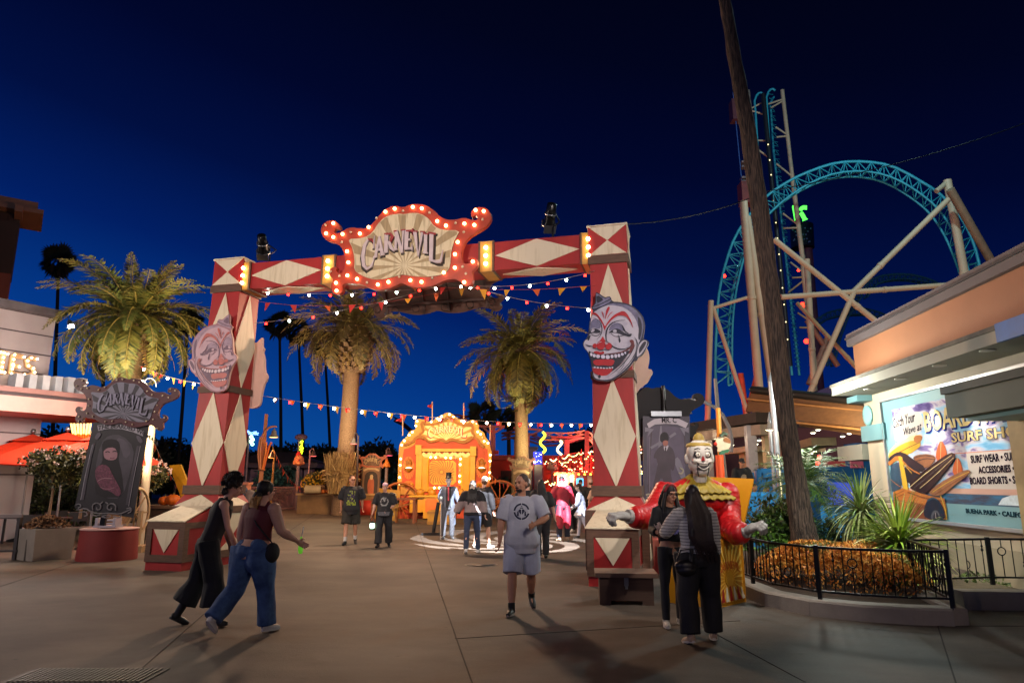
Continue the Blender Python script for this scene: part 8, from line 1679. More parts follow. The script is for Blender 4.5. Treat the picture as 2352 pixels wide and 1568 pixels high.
def person(label,pos,rz,h=1.75,near=0,lean=0.,la=(10,5,4),lb=(-10,5,4),aa=(5,10,15,0),ab=(5,10,15,0),head=(0,0),skin=SKL,bw=1.,belly=0.,hip=1.,arm=1.,leg=1.,
           top=None,bot=None,shoes=None,hair=None,group=None,curl=.5,chest=1.,zoff=0.,lift=None,socks=None,twist=0.):
    """pose angles in degrees: leg = swing, knee bend, spread; arm = swing, spread, forearm swing, forearm spread"""
    t_=thing('person',label,'person',(pos[0],pos[1],zoff),group,R(rz));S=h/1.75;vx=(.0065,.010,.014)[2-near] if False else {2:.0068,1:.011,0:.014}[near]
    Lm=Matrix.Rotation(R(lean),3,'X')  # forward lean towards -y
    J={}
    for nm,sd,(s_,k,p) in (('a',-1,la),('b',1,lb)):
        hp_=V((sd*.095*hip,0,0));kn=hp_+dirv(R(s_),R(p),sd)*.43;an=kn+dirv(R(s_-k),R(p*.3),sd)*.42;J[nm]=[hp_,kn,an,s_-k]
    low=min(J['a'][2].z,J['b'][2].z);pz_=(.090 if shoes else .075)-low
    for nm in 'ab':J[nm]=[v+V((0,0,pz_)) for v in J[nm][:3]]+[J[nm][3]]
    pel=V((0,0,pz_));up=lambda x,y,z:pel+Lm @ V((x,y,z))
    hd=Matrix.Rotation(R(head[0]),3,'Z') @ Matrix.Rotation(R(head[1]),3,'X');hc=up(0,-.03,.70)+V((0,0,.0))
    A={}
    for nm,sd,(s_,p,fs,fp) in (('a',-1,aa),('b',1,ab)):
        sh=up(sd*.175*bw,0,.50);el=sh+dirv(R(s_),R(p),sd)*.275;wr=el+dirv(R(fs),R(fp),sd)*.245;A[nm]=[sh,el,wr]
    X_=lambda w:V((w,0,0));Yv=lambda d:Lm @ V((0,d,0))
    def torso(q,t,z0=None,z1=.54,sh=True,flare=0.,n=22):
        sec=[(-.10,.125*hip,.095*hip),(-.04,.165*hip,.115*hip),(.05,.158*hip,.110*hip),(.14,.135*bw,.10),(.26,.145*bw,.105),(.38,.165*bw,.115*chest),(.47,.165*bw,.10),(.53,.10*bw,.07),(.56,.055,.055)]
        out=[]
        for z,w,d in sec:
            if z0 is not None and z < z0-.001:continue
            if z > z1+.001:continue
            bl=belly*max(0,1-abs(z-.12)/(.2 if z > .12 or t < .015 else .9));tt=t+(flare*max(0,(.2-z)/.3) if flare else 0);out.append((up(0,-bl*.5,z),X_(w+tt+bl*.35),Yv(d+tt+bl*.5)))
        if z0 is not None:
            z,w,d=min(sec,key=lambda e:abs(e[0]-z0));tt=t+flare*max(0,(.2-z0)/.3);bl=belly*max(0,1-abs(z0-.12)/(.2 if z0 > .12 or t < .015 else .9));out.insert(0,(up(0,-bl*.5,z0),X_(w+tt+bl*.35),Yv(d+tt+bl*.5)))
        q.loft(out,n)
        if sh and z1 > .5:
            for sd in (-1,1):q.ball(up(sd*.155*bw,0,.49),(.062+t,.062+t,.062+t),12,8)
    # --- body ---
    q=MB();torso(q,0.)
    q.tube([up(0,0,.50),up(0,-.01,.58),hc+V((0,0,-.03))],[.060,.052*(.7+.3*bw),.050],12)
    for nm,sd in (('a',-1),('b',1)):
        hp_,kn,an,ang=J[nm];q.tube([hp_+V((0,0,.03)),hp_.lerp(kn,.3),kn,kn.lerp(an,.35)+V((0,.012,0)),an],[.088*leg,.080*leg,.052*leg,.055*leg,.036],12);q.ball(kn,.052*leg,8,6)
        fd=V((sd*.25,-1,0)).normalized();ft=V((0,0,max(-.9,min(.9,math.sin(R(ang))*-1.)))) ;fdir=(fd*math.cos(R(min(0,ang)))+V((0,0,math.sin(R(min(0,ang)))))).normalized();J[nm].append(fdir)
        q.tube([an+V((0,0,.01))-fdir*.03-V((0,0,.03)),an+fdir*.05-V((0,0,.038)),an+fdir*(.11 if shoes else .15)-V((0,0,.045))],([.024,.024,.018] if shoes else [.036,.038,.026]),10)
        sh,el,wr=A[nm];q.tube([sh,sh.lerp(el,.4),el,el.lerp(wr,.3),wr],[.055*arm,.050*arm,.040*arm,.041*arm,.027],12);q.ball(sh,.057*arm,10,8)
        d=(wr-el).normalized();acr=V((0,-1,.0)) if abs(d.z) > .6 else V((0,0,1));hand(q,wr,d,acr,1 if sd < 0 else -1,sd,curl)
    hv=lambda x,y,z:hc+hd @ V((x,y,z))
    q.ball(hv(0,.010,.045),(.076,.094,.092),18,12,0,hd);q.ball(hv(0,-.022,-.020),(.062,.070,.078),16,10,0,hd);q.ball(hv(0,-.055,-.070),(.034,.030,.026),10,8,0,hd)
    q.tube([hv(0,-.088,.03),hv(0,-.108,.002),hv(0,-.094,-.012)],[.010,.016,.012],8);q.ball(hv(0,-.080,.048),(.055,.02,.012),10,6,0,hd);q.ball(hv(0,-.086,-.046),(.026,.012,.012),8,6,0,hd)
    for sd in (-1,1):q.ball(hv(sd*.078,.010,.008),(.009,.020,.030),8,6,0,hd);q.ball(hv(sd*.040,-.066,-.012),(.022,.018,.02),8,6,0,hd)
    for v in q.v:v *= S
    bm=remesh(q,vx,3 if near < 2 else 2);bm.build('body',skin,t_,local=True)
    def sub(q,nm,m,wr_=.0,wf=9.,vox=None,it=3):
        for v in q.v:v *= S
        r_=remesh(q,vox or vx*1.25,it,wr_,wf,len(label));return r_.build(nm,m,t_,local=True)
    def raw(q,nm,m):
        for v in q.v:v *= S
        return q.build(nm,m,t_,local=True)
    # --- face ---
    if near:
        for sd in (-1,1):
            q=MB();q.ball(hv(sd*.030,-.0845,.028),(.0125,.006,.0070),8,6,0,hd);raw(q,'eye',mat('1c1512',.3))
            q=MB();q.tube([hv(sd*.048,-.080,.046),hv(sd*.030,-.094,.051),hv(sd*.014,-.094,.047)],.0035,5);raw(q,'eyebrow',mat('2a1c14',.7))
        q=MB();q.ball(hv(0,-.0935,-.046),(.022,.006,.0065),10,6,0,hd);raw(q,'mouth',mat('8a4a42',.5))
    # --- clothes ---
    if bot:
        m=bot['m'];L_=bot.get('len',.95);t=bot.get('t',.018);fl=bot.get('flare',0.);q=MB();torso(q,t*.8,None,.10,False)
        for nm,sd in (('a',-1),('b',1)):
            hp_,kn,an=J[nm][:3];ln=1-L_;pts=[hp_+V((0,0,.05)),hp_.lerp(kn,.35)];rr=[.100*leg*(.8+.2*hip)+t,(.090 if hip < 1.2 else .104)*leg+t]
            if L_ > .52:k=min(1,(L_-.5)/.45);pts += [kn,kn.lerp(an,k*.5),kn.lerp(an,k)];rr += [.058*leg+t+fl*.3,.054*leg+t+fl*.65,.044*leg+t+fl]
            else:pts += [hp_.lerp(kn,L_/.5)];rr += [.068*leg+t+fl]
            q.tube(pts,rr,16)
        if hip > 1.2:
            for sd in (-1,1):q.ball(pel+V((sd*.07*hip,.015*hip,-.05)),(.11*hip,.098*hip,.14*hip),16,12)
        o=sub(q,bot.get('name','trousers'),m,.016,9.,vx*1.3,5);t_['b_']=1
        if bot.get('cuff'):
            for nm in 'ab':kn,an=J[nm][1:3];q=MB();c=kn.lerp(an,.93);d=(an-kn).normalized();q.tube([c-d*.05,c,c+d*.02],[.06,.066,.045],12);raw(q,'cuff',m[0] if isinstance(m,list) else m)
    if top:
        m=top['m'];t=top.get('t',.018);q=MB();torso(q,t,top.get('hem',-.02),top.get('neck',.56),top.get('sleeve',.5) > 0,top.get('flare',0.))
        sl=top.get('sleeve',.5)
        if sl > 0:
            for nm in 'ab':
                sh,el,wr=A[nm];rt=top.get('st',.02)
                if sl <= .55:q.tube([sh-(el-sh)*.05,sh.lerp(el,sl/.5*.5),sh.lerp(el,sl/.5)],[.062*arm+rt*.6,.060*arm+rt,.056*arm+rt*1.3],14)
                else:k=(sl-.5)/.5;q.tube([sh-(el-sh)*.05,sh.lerp(el,.5),el,el.lerp(wr,k*.5),el.lerp(wr,k)],[.064*arm+rt*.6,.058*arm+rt,.048*arm+rt,.044*arm+rt,.036*arm+rt],14)
        else:
            for sd in (-1,1):q.tube([up(sd*.10*bw,.03,.52),up(sd*.085*bw,0,.575),up(sd*.09*bw,-.03,.52)],.03,8)
        o=sub(q,top.get('name','shirt'),m,top.get('wr',.018),top.get('wf',9.));t_['o_']=o.name
        if top.get('band'):
            for p_ in o.data.polygons:p_.material_index=top['band'](p_.center.z/S-pz_,p_.center/S)
    if shoes:
        for nm in 'ab':
            hp_,kn,an,ang,fd=J[nm];hi=shoes.get('hi',0);q=MB();upv=V((0,0,1)) if ang > -25 else (fd.cross(V((1,0,0))).normalized()*-1);upv=upv if upv.z > 0 else -upv;b=an-upv*.045
            q.tube([b-fd*.055+upv*.005,b-fd*.03+upv*.01,b+fd*.05+upv*.0,b+fd*.13-upv*.008,b+fd*.175-upv*.012],[.034,.043,.042,.038,.024],12);q.tube([an-upv*.03,an+upv*(.02+hi)],[.045,.044+hi*.08],12);o=sub(q,'shoe',shoes['m'],0,1,vx,2)
            if shoes.get('sole'):
                q=MB();bb=b-upv*.030;q.loft([(bb-upv*.0,fd*.125,fd.cross(upv)*.047),(bb+upv*.024,fd*.122,fd.cross(upv)*.046)],16)
                for v in q.v:v += fd*.058
                raw(q,'sole',shoes['sole'])
    if socks:
        for nm in 'ab':kn,an=J[nm][1:3];q=MB();q.tube([kn.lerp(an,socks[1]),an],[.047,.042],10);raw(q,'sock',socks[0])
    if hair:
        st=hair['s'];m=hair['m'];q=MB();k=1.06
        if st == 'cap' or st == 'beanie':
            q.ball(hv(0,.012,.062),(.082,.100,.085),16,10,0,hd);o=sub(q,'cap',m,0,1,vx,2)
            if st == 'cap':a_=hair.get('brim',0);bd=Matrix.Rotation(R(a_),3,'Z') @ V((0,-1,0));q=MB();q.ball(hv(*(bd*.12+V((0,0,.055)))),(.065,.065,.007),12,6,0,hd);raw(q,'cap_brim',hair.get('m2',m))
            if hair.get('under'):q=MB();q.ball(hv(0,.035,.00),(.078,.075,.07),14,8,0,hd);sub(q,'hair',hair['under'],.004,20,vx,1)
        elif st == 'short':q.ball(hv(0,.022,.056),(.081,.094,.091),16,12,0,hd);q.ball(hv(0,.045,.01),(.076,.066,.07),14,10,0,hd);sub(q,'hair',m,hair.get('w',.006),28.,vx,1)
        elif st == 'curly':
            rd=random.Random(2);q.ball(hv(0,.025,.075),(.100,.108,.100),16,12,0,hd)
            for i in range(46):
                d=rnd_dir(rd)
                if d.y < -.55 and d.z < .35:continue
                if d.z < -.5:continue
                q.ball(hv(d.x*.102,.025+d.y*.112,.078+d.z*.110),rd.uniform(.022,.038),8,6)
            for i in range(10):q.ball(hv(rd.uniform(-.06,.06),.085+rd.uniform(-.02,.02),-.03-rd.uniform(0,.05)),.026,8,6)
            sub(q,'hair',m,.012,34.,vx*.8,0)
            q=MB();rh=random.Random(8)
            for i in range(900):
                d=rnd_dir(rh)
                if (d.y < -.5 and d.z < .4) or d.z < -.55:continue
                leaf(q,hv(d.x*.112,.028+d.y*.122,.080+d.z*.120),rnd_dir(rh)+d*.6,.010,.034,0)
            raw(q,'hair_curls',m)
        elif st == 'long':
            ln=hair.get('len',.45);q.ball(hv(0,.018,.056),(.084,.10,.094),16,12,0,hd)
            bk=[hv(0,.05,.06),hv(0,.085,-.06),up(0,.115,.50),up(hair.get('dx',0),.125,.60-ln)]
            wv_=hair.get('wv',1.);q.loft([(bk[0],X_(.085),Yv(.05)),(bk[1],X_(.100*wv_),Yv(.055)),(bk[2],X_(.125*wv_),Yv(.055)),(bk[3],X_(.090*wv_),Yv(.030))],16);rh=random.Random(4)
            for i in range(16):x_=rh.uniform(-1,1)*.115*wv_;q.tube([up(x_,.135,.52),up(x_*1.05+rh.uniform(-.02,.02),.15,.56-ln*.6),up(x_*.9+hair.get('dx',0)+rh.uniform(-.03,.03),.145,.58-ln-rh.uniform(-.03,.09))],[.018,.020,.006],6)
            for sd in (-1,1):
                if hair.get('front',1):q.tube([hv(sd*.070,-.01,.06),hv(sd*.086,-.015,-.03),up(sd*.11,-.05,.52),up(sd*.12,-.10,.60-ln*.8)],[.022,.028,.034,.014],9)
            o=sub(q,'hair',m,.007,16.,vx,1)
            if near == 2 and not hair.get('front',1):
                q=MB();rh=random.Random(8)
                for i in range(420):
                    u=rh.uniform(-1,1);a0=hv(u*.07,.06+.03*(1-u*u),.12-.05*u*u);pts=[a0,hv(u*.10,.118,.0),up(u*.145*wv_,.165,.50),up(u*.13*wv_+rh.uniform(-.02,.02),.182,.50-ln*.55),up(u*.11*wv_+hair.get('dx',0)+rh.uniform(-.03,.03),.165,.58-ln-rh.uniform(-.08,.14))];q.tube(pts,[.003,.004,.004,.0035,.001],3,0,False)
                raw(q,'hair_strands',mat('3a2c26',.4,.4,10))
        elif st == 'tail':
            q.ball(hv(0,.024,.058),(.094,.108,.102),16,12,0,hd);q.tube([hv(0,.10,-.01),hv(.0,.125,-.06),hv(0.0,.12,-.14),hv(0,.10,-.20)],[.055,.058,.046,.018],10);o=sub(q,'hair',m,.006,22.,vx,1)
            if near == 2:
                q=MB();rh=random.Random(8)
                for i in range(160):u=rh.uniform(-1,1);q.tube([hv(u*.03,.12,.0),hv(u*.06,.16+rh.uniform(-.02,.02),-.08),hv(u*.075+rh.uniform(-.03,.03),.15,-.16),hv(u*.08+rh.uniform(-.05,.05),.13,-.25)],[.004,.004,.003,.001],3,0,False)
                raw(q,'ponytail_strands',m[1] if isinstance(m,list) else m)
            if isinstance(m,list):
                for p_ in o.data.polygons:p_.material_index=1 if p_.center.z/S < hc.z-.04 else 0
        if hair.get('beard'):q=MB();q.ball(hv(0,-.058,-.065),(.045,.036,.034),12,8,0,hd);q.tube([hv(-.028,-.094,-.038),hv(0,-.102,-.030),hv(.028,-.094,-.038)],.008,6);sub(q,'beard',hair['beard'],.003,30,vx*.8,1)
    t_['_j']=0
    for k in ('_j','b_','o_'):
        if k in t_ and k != 'o_':del t_[k]
    return t_,dict(A=A,J=J,hc=hc,hv=hv,up=up,S=S,pz=pz_,raw=raw,sub=sub)
def shirt_of(t_):n=t_['o_'];del t_['o_'];return bpy.data.objects[n]
BK=mat('16151a',.75,.25,8,.002,bs=60);BK2=mat('1e1c20',.8,.2,8,.002,bs=60);DN=mat('4a6a98',.8,.25,5,.003,bs=30,col2='1e3866',thr=.5,soft=.16);DN2=mat('303a52',.8,.25,7,.003,bs=30);GY=mat('b2b4c0',.8,.08,10,.002,bs=60);WH=mat('c8c4c0',.6)
HB_=mat('140f0e',.6,.3,20);HBr=mat('5a3c24',.6,.3,20);HBl=mat('a87c48',.6,.25,20)
def fin(t_):
    if 'o_' in t_:del t_['o_']
# 1 curly haired man in black
p=G(462,1436);t_,k=person('curly haired young man in black tank top and wide cropped trousers leaning forward',p,112,1.80,2,17,(14,12,4),(-12,14,4),(12,6,26,0),(2,6,22,2),(0,16),SKP,.9,0,.95,.85,.95,dict(m=BK2,sleeve=0,hem=-.08,t=.022,wr=.016),dict(m=mat('101218',.8,.3,8,.002,bs=60),len=.80,t=.035,flare=.075,name='wide_trousers'),dict(m=M_black,hi=.10,sole=M_black),dict(s='curly',m=HB_));fin(t_)
# 2 woman in maroon top
p=G(588,1455)+V((-.12,.05,0));t_,k=person('woman in maroon crop top and blue jeans walking away with a green drink',p,152,1.72,2,9,(12,6,2),(-10,34,2),(14,16,58,16),(-4,16,8,6),(-14,4),SKP,1.25,.05,1.5,1.45,1.42,dict(m=mat('5c1c24',.75,.12,10,.002,bs=60),sleeve=0,hem=.13,t=.016,wr=.004,neck=.54),dict(m=DN,len=.95,t=.014,flare=.035,name='jeans'),dict(m=WH,sole=WH),dict(s='tail',m=[HB_,HBl]));fin(t_)
w=k['A']['a'][2]*k['S'];d=thing('drink_cup','bright green slushy drink with a straw in the hand of the woman in maroon','drink',(0,0,0));Mw=bpy.data.objects[t_.name]
wm=Matrix.Translation(t_.location) @ Matrix.Rotation(t_.rotation_euler.z,4,'Z');wp_=wm @ (w+V((0,-.07,0)));d.location=wp_
q=MB();q.lathe([(.0,-.16),(.022,-.155),(.030,-.12),(.028,-.04),(.012,.0),(.012,.04),(.0,.04)],n=12);q.build('bottle',mat('7ad83a',emit=.35),d,local=True);q=MB();q.tube([(0,0,.03),(.02,0,.16)],.006,6);q.build('straw',mat('d8e8ff',.4),d,local=True)  # bottle colour glows by itself though it is no lamp
q=MB();c=k['up'](-.30,-.02,.0);q.ball(c,(.07,.10,.12),14,10);k['sub'](q,'hip_bag',BK,0)
q=MB();q.tube([c+V((0,0,.1)),k['up'](-.12,.13,.30),k['up'](.12,.09,.50)],.009,6);k['raw'](q,'bag_strap',BK)
# 3 man in grey
p=(G(1186,1412)+G(1212,1402))/2;t_,k=person('bearded man in grey T-shirt with round navy emblem walking towards the viewer',p,-2,1.82,2,3,(16,6,3),(-12,26,2),(2,15,6,4),(24,26,70,-38),(-38,2),SKL,1.14,.07,1.06,1.18,1.15,dict(m=GY,sleeve=.46,hem=-.16,t=.022,st=.020,wr=.020,flare=.02),dict(m=mat('b4bace',.8,.1,10,.002,bs=60),len=.50,t=.026,flare=.030,name='shorts'),dict(m=M_black,hi=.05,sole=mat('a89a90',.6)),dict(s='short',m=mat('4a3a34',.7,.3,30),w=.0015,beard=mat('1c1412',.8,.3,30)),curl=.6)
def emb(x,y):
    r=math.hypot(x,y)
    if r > 1:return None
    if r > .93:return 1
    if r > .72:return 1 if (abs(x) < .05 or (abs(y) < .07)) or (x > .5 and abs(y) < .22) else 0
    if abs(x) < .035 and y < .25:return 1
    if y > .10 and abs(x) < .34-(y-.1)*.55 and y < .62:return 1 if (abs(y-.28) < .035 or abs(y-.46) < .03) else 0
    if -.32 < y <= .10 and abs(x) < .42-(0.10-y)*.75:return 0
    if y <= .0 and abs(abs(x)-.42) < .07+.1*abs(y) and y > -.5:return 0
    return None
decal(t_,shirt_of(t_),.0,(k['pz']+.36)*k['S'],.235,.235,56,56,emb,[mat('141c3c',.7),mat('c0c4cc',.7)])
# 4 man in black T-shirt
p=G(803,1250);t_,k=person('man with glasses in black printed T-shirt and black shorts walking beside the hay planter',p,8,1.88,1,2,(12,4,1),(-10,14,2),(-14,12,-22,2),(-16,12,-26,2),(22,0),SKL,1.16,.05,1.05,1.1,1.,dict(m=BK,sleeve=.5,hem=-.16,t=.03,st=.04,flare=.02),dict(m=mat('2a2620',.8,.2,9),len=.47,t=.04,flare=.03,name='shorts'),dict(m=M_black),dict(s='short',m=HBr),socks=(WH,.72))
def pr1(x,y):
    n=noise.noise(V((x*3.2,y*4,5)))
    if y < -.55:return 1 if math.sin(x*22)+n*2 > -.3 else None
    return (1 if n > .22 else 2) if n > .02 and abs(x) < .8 else None
decal(t_,shirt_of(t_),.0,(k['pz']+.26)*k['S'],.26,.40,26,34,pr1,[BK,mat('8a9a1c',.7),mat('4a3a58',.7)])
q=MB();hv=k['hv']
for sd in (-1,1):q.tube([hv(sd*.030+.022*math.cos(a),-.104,.026+.018*math.sin(a)) for a in [2*math.pi*i/12 for i in range(13)]],.0035,5,0,False)
q.tube([hv(-.01,-.106,.028),hv(.01,-.106,.028)],.003,5);k['raw'](q,'glasses',M_black)
# 5 woman with the lantern
p=G(880,1256);t_,k=person('woman in black skull print T-shirt and black trousers carrying a glowing lantern',p,4,1.68,1,1,(10,6,3),(-8,10,3),(6,14,10,12),(-2,16,40,-40),(-6,2),SKP,1.14,.07,1.08,1.1,1.05,dict(m=BK,sleeve=.5,hem=-.08,t=.028,st=.035),dict(m=BK,len=.93,t=.03,flare=.03),dict(m=M_black),dict(s='short',m=mat('2c2420',.7)))
def pr2(x,y):
    if abs(math.hypot(x*1.0,(y-.1)*1.1)-.78) < .13 and noise.noise(V((x*4,y*4,1))) > -.2:return 1
    if math.hypot(x*1.4,(y-.42)*1.4) < .45 and noise.noise(V((x*5,y*5,3))) > -.1:return 1
    if -.72 < y < -.5 and abs(x) < .55:return 1
    return None
decal(t_,shirt_of(t_),.0,(k['pz']+.30)*k['S'],.25,.28,26,28,pr2,[BK,mat('8a8a88',.7)])
q=MB();q.ball(k['hv'](0,.0,.085),(.084,.098,.060),14,8);k['sub'](q,'pale_headband',mat('c8a8b8',.7),0)
q=MB();q.loft([(k['up'](0,-.16,-.06),V((.15,0,0)),V((0,.05,0))),(k['up'](0,-.17,.04),V((.17,0,0)),V((0,.05,0)))],14);k['raw'](q,'waist_pack',mat('5a5a60',.7,.5,30))
w=k['A']['a'][2]*k['S'];wm=Matrix.Translation(t_.location) @ Matrix.Rotation(t_.rotation_euler.z,4,'Z');lp_=wm @ (w+V((0,0,-.09)))
t2=thing('hand_lantern','small black lantern glowing pale green held by the woman in black','lantern',lp_);q=MB();q.lathe([(.0,-.36),(.075,-.35),(.075,-.32),(.05,-.31)],n=14);q.lathe([(.07,-.17),(.05,-.14),(.02,-.11),(0,-.10)],n=14);q.build('cap_and_base',M_black,t2,local=True);q=MB();q.lathe([(.05,-.31),(.068,-.27),(.068,-.20),(.055,-.17)],n=14);q.build('glass',glow('c8ffd8',3.5),t2,local=True);q=MB();q.tube([(-.05,0,-.14),(-.045,0,-.05),(0,0,0),(.045,0,-.05),(.05,0,-.14)],.006,5);q.build('handle',M_black,t2,local=True)
# 6 top hat man
GB_=mat('5a6274',.7,.12,9);p=G(1028,1237);t_,k=person('white faced performer in black top hat and long blue grey tailcoat holding a cane',p,6,1.84,1,0,(3,2,3),(-3,3,3),(6,14,58,-8),(8,18,46,10),(8,0),mat('c0bcc0',.5),1.02,.02,1.,1.,1.,dict(m=[GB_,mat('1c1c22',.7),mat('b03a4c',.6)],sleeve=.93,hem=-.04,t=.024,st=.024,band=lambda z,c:(2 if abs(c.x) < .02 and c.y < -.05 and z > .15 else (1 if c.y < -.04 and abs(c.x) < .075 else 0)),name='tailcoat'),dict(m=mat('54565e',.8,.4,9,streak=(9,9,.2)),len=.96,t=.022),dict(m=mat('6a6c70',.3,metal=.5)),None);fin(t_)
q=MB();S_=k['up']
for sd in (-1,1):q.loft([(S_(sd*.12,.05,.02),V((.07,0,0)),V((0,.10,0))),(S_(sd*.14,.06,-.25),V((.08,0,0)),V((0,.10,0))),(S_(sd*.15,.07,-.55),V((.085,0,0)),V((0,.09,0)))],12)
k['sub'](q,'coat_skirts',GB_,.008,6)
q=MB();q.lathe([(.125,0),(.128,.012),(.085,.016),(.080,.14),(.092,.17),(0,.17)],k['hc']+V((0,.01,.10)),18);k['raw'](q,'top_hat',M_black)
w=(k['A']['a'][2])*k['S'];wm=Matrix.Translation(t_.location) @ Matrix.Rotation(t_.rotation_euler.z,4,'Z');cp_=wm @ (w+V((.0,-.07,0)));t2=thing('walking_cane','pale walking cane with glowing knob held by the top hat performer','cane',(cp_.x,cp_.y,0));q=MB();q.tube([(0,0,.01),(0,0,cp_.z+.12)],.013,8);q.build('stick',WH,t2,local=True);q=MB();q.ball((0,0,cp_.z+.15),.035,8,6);q.build('knob',mat('d8f0e8',emit=.8),t2,local=True)
# 7 striped sweater woman
p=G(1084,1270);t_,k=person('woman from behind in black and grey blocked sweater and jeans, pale hair bow',p,178,1.74,1,3,(12,6,2),(-10,12,2),(4,16,14,10),(-4,26,8,26),(0,0),SKP,1.05,.0,1.14,1.05,1.06,dict(m=[mat('17151a',.85,.2,9),mat('8a7a78',.85,.12,9)],sleeve=.97,hem=-.02,t=.045,st=.05,wr=.016,band=lambda z,c:1 if .06 < z < .33 else 0,name='sweater'),dict(m=DN2,len=.96,t=.012,name='jeans'),dict(m=WH,sole=WH),dict(s='long',m=HB_,len=.30,front=0));fin(t_)
q=MB()
for sd,z in ((-1,.16),(1,.22)):q.loft([(k['hv'](0,.10,.05),V((.03,0,0)),V((0,.012,0))),(k['hv'](sd*.03,.13,-.05),V((.035,0,0)),V((0,.01,0))),(k['hv'](sd*.035,.15,-z),V((.02,0,0)),V((0,.008,0)))],10)
q.ball(k['hv'](0,.105,.04),(.09,.02,.03),10,6);k['raw'](q,'hair_bow',mat('b8a89a',.7))
# 8 capped man
p=G(1109,1259);t_,k=person('man in white cap and black sweatshirt with bare legs, half hidden by the sweater woman',p,150,1.84,1,2,(10,5,2),(-8,12,2),(0,10,12,6),(2,12,18,4),(50,0),SKP,1.05,.0,1.,1.,1.,dict(m=BK,sleeve=.95,hem=-.12,t=.034,st=.035),dict(m=BK,len=.46,t=.035,name='shorts'),dict(m=WH,sole=WH),dict(s='cap',m=WH,m2=BK,brim=0,under=HBr));fin(t_)
# 9 two behind the grey man
for i,(x,Y,rz,l,hr,tp) in enumerate(((1211,16.6,175,'person in white cap and dark top mostly hidden behind the man in grey',dict(s='cap',m=WH,under=HBr,brim=0),BK2),(1243,16.2,190,'dark haired person in black on the right side of the man in grey',dict(s='long',m=HB_,len=.3,front=0),BK))):
    t_,k=person(l,(P(x,1100,Y).x,Y),rz,1.78-.04*i,0,2,(8,5,2),(-8,8,2),(0,16,12,14),(2,14,16,6),(0,0),SKP,1.1,0,1,1,1,dict(m=tp,sleeve=.5,hem=-.1,t=.03,st=.03),dict(m=BK,len=.95,t=.03),dict(m=M_black),hr);fin(t_)
# 10 red coat performer
RC=mat('a8263c',.6,.15,6,.003,bs=14);p=G(1294,1242);t_,k=person('performer seen from behind in long crimson tailcoat with slit and dark cap',p,188,1.86,1,4,(4,3,3),(-2,3,3),(14,20,34,20),(10,28,62,24),(-30,6),mat('c0a8a4',.5),1.05,.0,1.,1.,1.,dict(m=RC,sleeve=.93,hem=-.04,t=.032,st=.035,wr=.012,name='coat'),dict(m=mat('14182a',.7),len=.93,t=.03),dict(m=mat('b8a08c',.6),hi=.03),dict(s='beanie',m=mat('16141c',.6)));fin(t_)
q=MB();S_=k['up']
for sd in (-1,1):q.loft([(S_(sd*.09,.02,.02),V((.10,0,0)),V((0,.13,0))),(S_(sd*.11,.04,-.25),V((.11,0,0)),V((0,.15,0))),(S_(sd*.105,.06,-.50),V((.095,0,0)),V((0,.14,0))),(S_(sd*.10,.08,-.60),V((.05,0,0)),V((0,.08,0)))],14)
k['sub'](q,'coat_tails',RC,.010,7)
q=MB();q.tube([k['hv'](.085*math.cos(a),.012+.10*math.sin(a),.03) for a in [2*math.pi*i/16 for i in range(17)]],.012,6,0,False);k['raw'](q,'red_hat_band',mat('c8304c',.6))
# 11 silver dress performer
SV=mat('9aa0b4',.3,.3,12,.01,metal=.6,bs=30);p=G(1338,1237);t_,k=person('performer in silver puffed jacket and tutu with white tights facing the red coat',p,-105,1.66,1,6,(14,6,3),(-12,14,3),(16,12,50,0),(10,14,46,0),(0,8),mat('c0b4b4',.5),.95,0,1,.95,.95,dict(m=SV,sleeve=.9,hem=.0,t=.03,st=.04,wr=.02,wf=16,name='silver_jacket'),dict(m=mat('b8b8c8',.6),len=.97,t=.008,name='tights'),dict(m=M_black),dict(s='long',m=HB_,len=.22,front=0));fin(t_)
q=MB();n=40
for lay,(r1,zt2) in enumerate(((.30,-.16),(.27,-.20),(.24,-.24))):
    vs=[]
    for kk in range(4):
        for j in range(n):a=2*math.pi*j/n;t2_=kk/3;r_=.14+(r1-.14)*t2_+.018*t2_*math.cos(10*a+lay);vs.append(k['up'](r_*math.cos(a),r_*math.sin(a)*.9,.04+(zt2-.04)*t2_**1.6+.012*math.sin(13*a)))
    q.add(vs,[(kk*n+j,kk*n+(j+1) % n,(kk+1)*n+(j+1) % n,(kk+1)*n+j) for kk in range(3) for j in range(n)],0,True)
k['raw'](q,'tutu',SV)
# 12 dark figures farther on
for i,(x,Y,rz,l,hr,tp,hh) in enumerate(((1312,24.5,200,'dark clothed person walking just right of the red coat performer',dict(s='long',m=HB_,len=.35,front=0),BK,1.7),(1333,27,170,'person in dark hood near the blue lit window',dict(s='beanie',m=mat('1c2030',.6)),mat('2a1c24',.8),1.8),(1357,25,185,'person in pale cap and black shirt left of the right gate post',dict(s='cap',m=mat('b89a88',.7),under=HBr,brim=0),BK,1.8),(1372,23,176,'person in pale top cut off by the right gate post',dict(s='tail',m=HBr),mat('b89a88',.7),1.72))):
    t_,k=person(l,(P(x,1100,Y).x,Y),rz,hh,0,3,(12,6,3),(-12,12,3),(0,16,14,12),(4,16,16,8),(0,0),SKP,1.1,0,1,1,1,dict(m=tp,sleeve=.5 if i != 1 else .95,hem=-.1,t=.03,st=.03),dict(m=BK2,len=.95,t=.03),dict(m=M_black if i else WH),hr,'dark figures by the red lights');fin(t_)
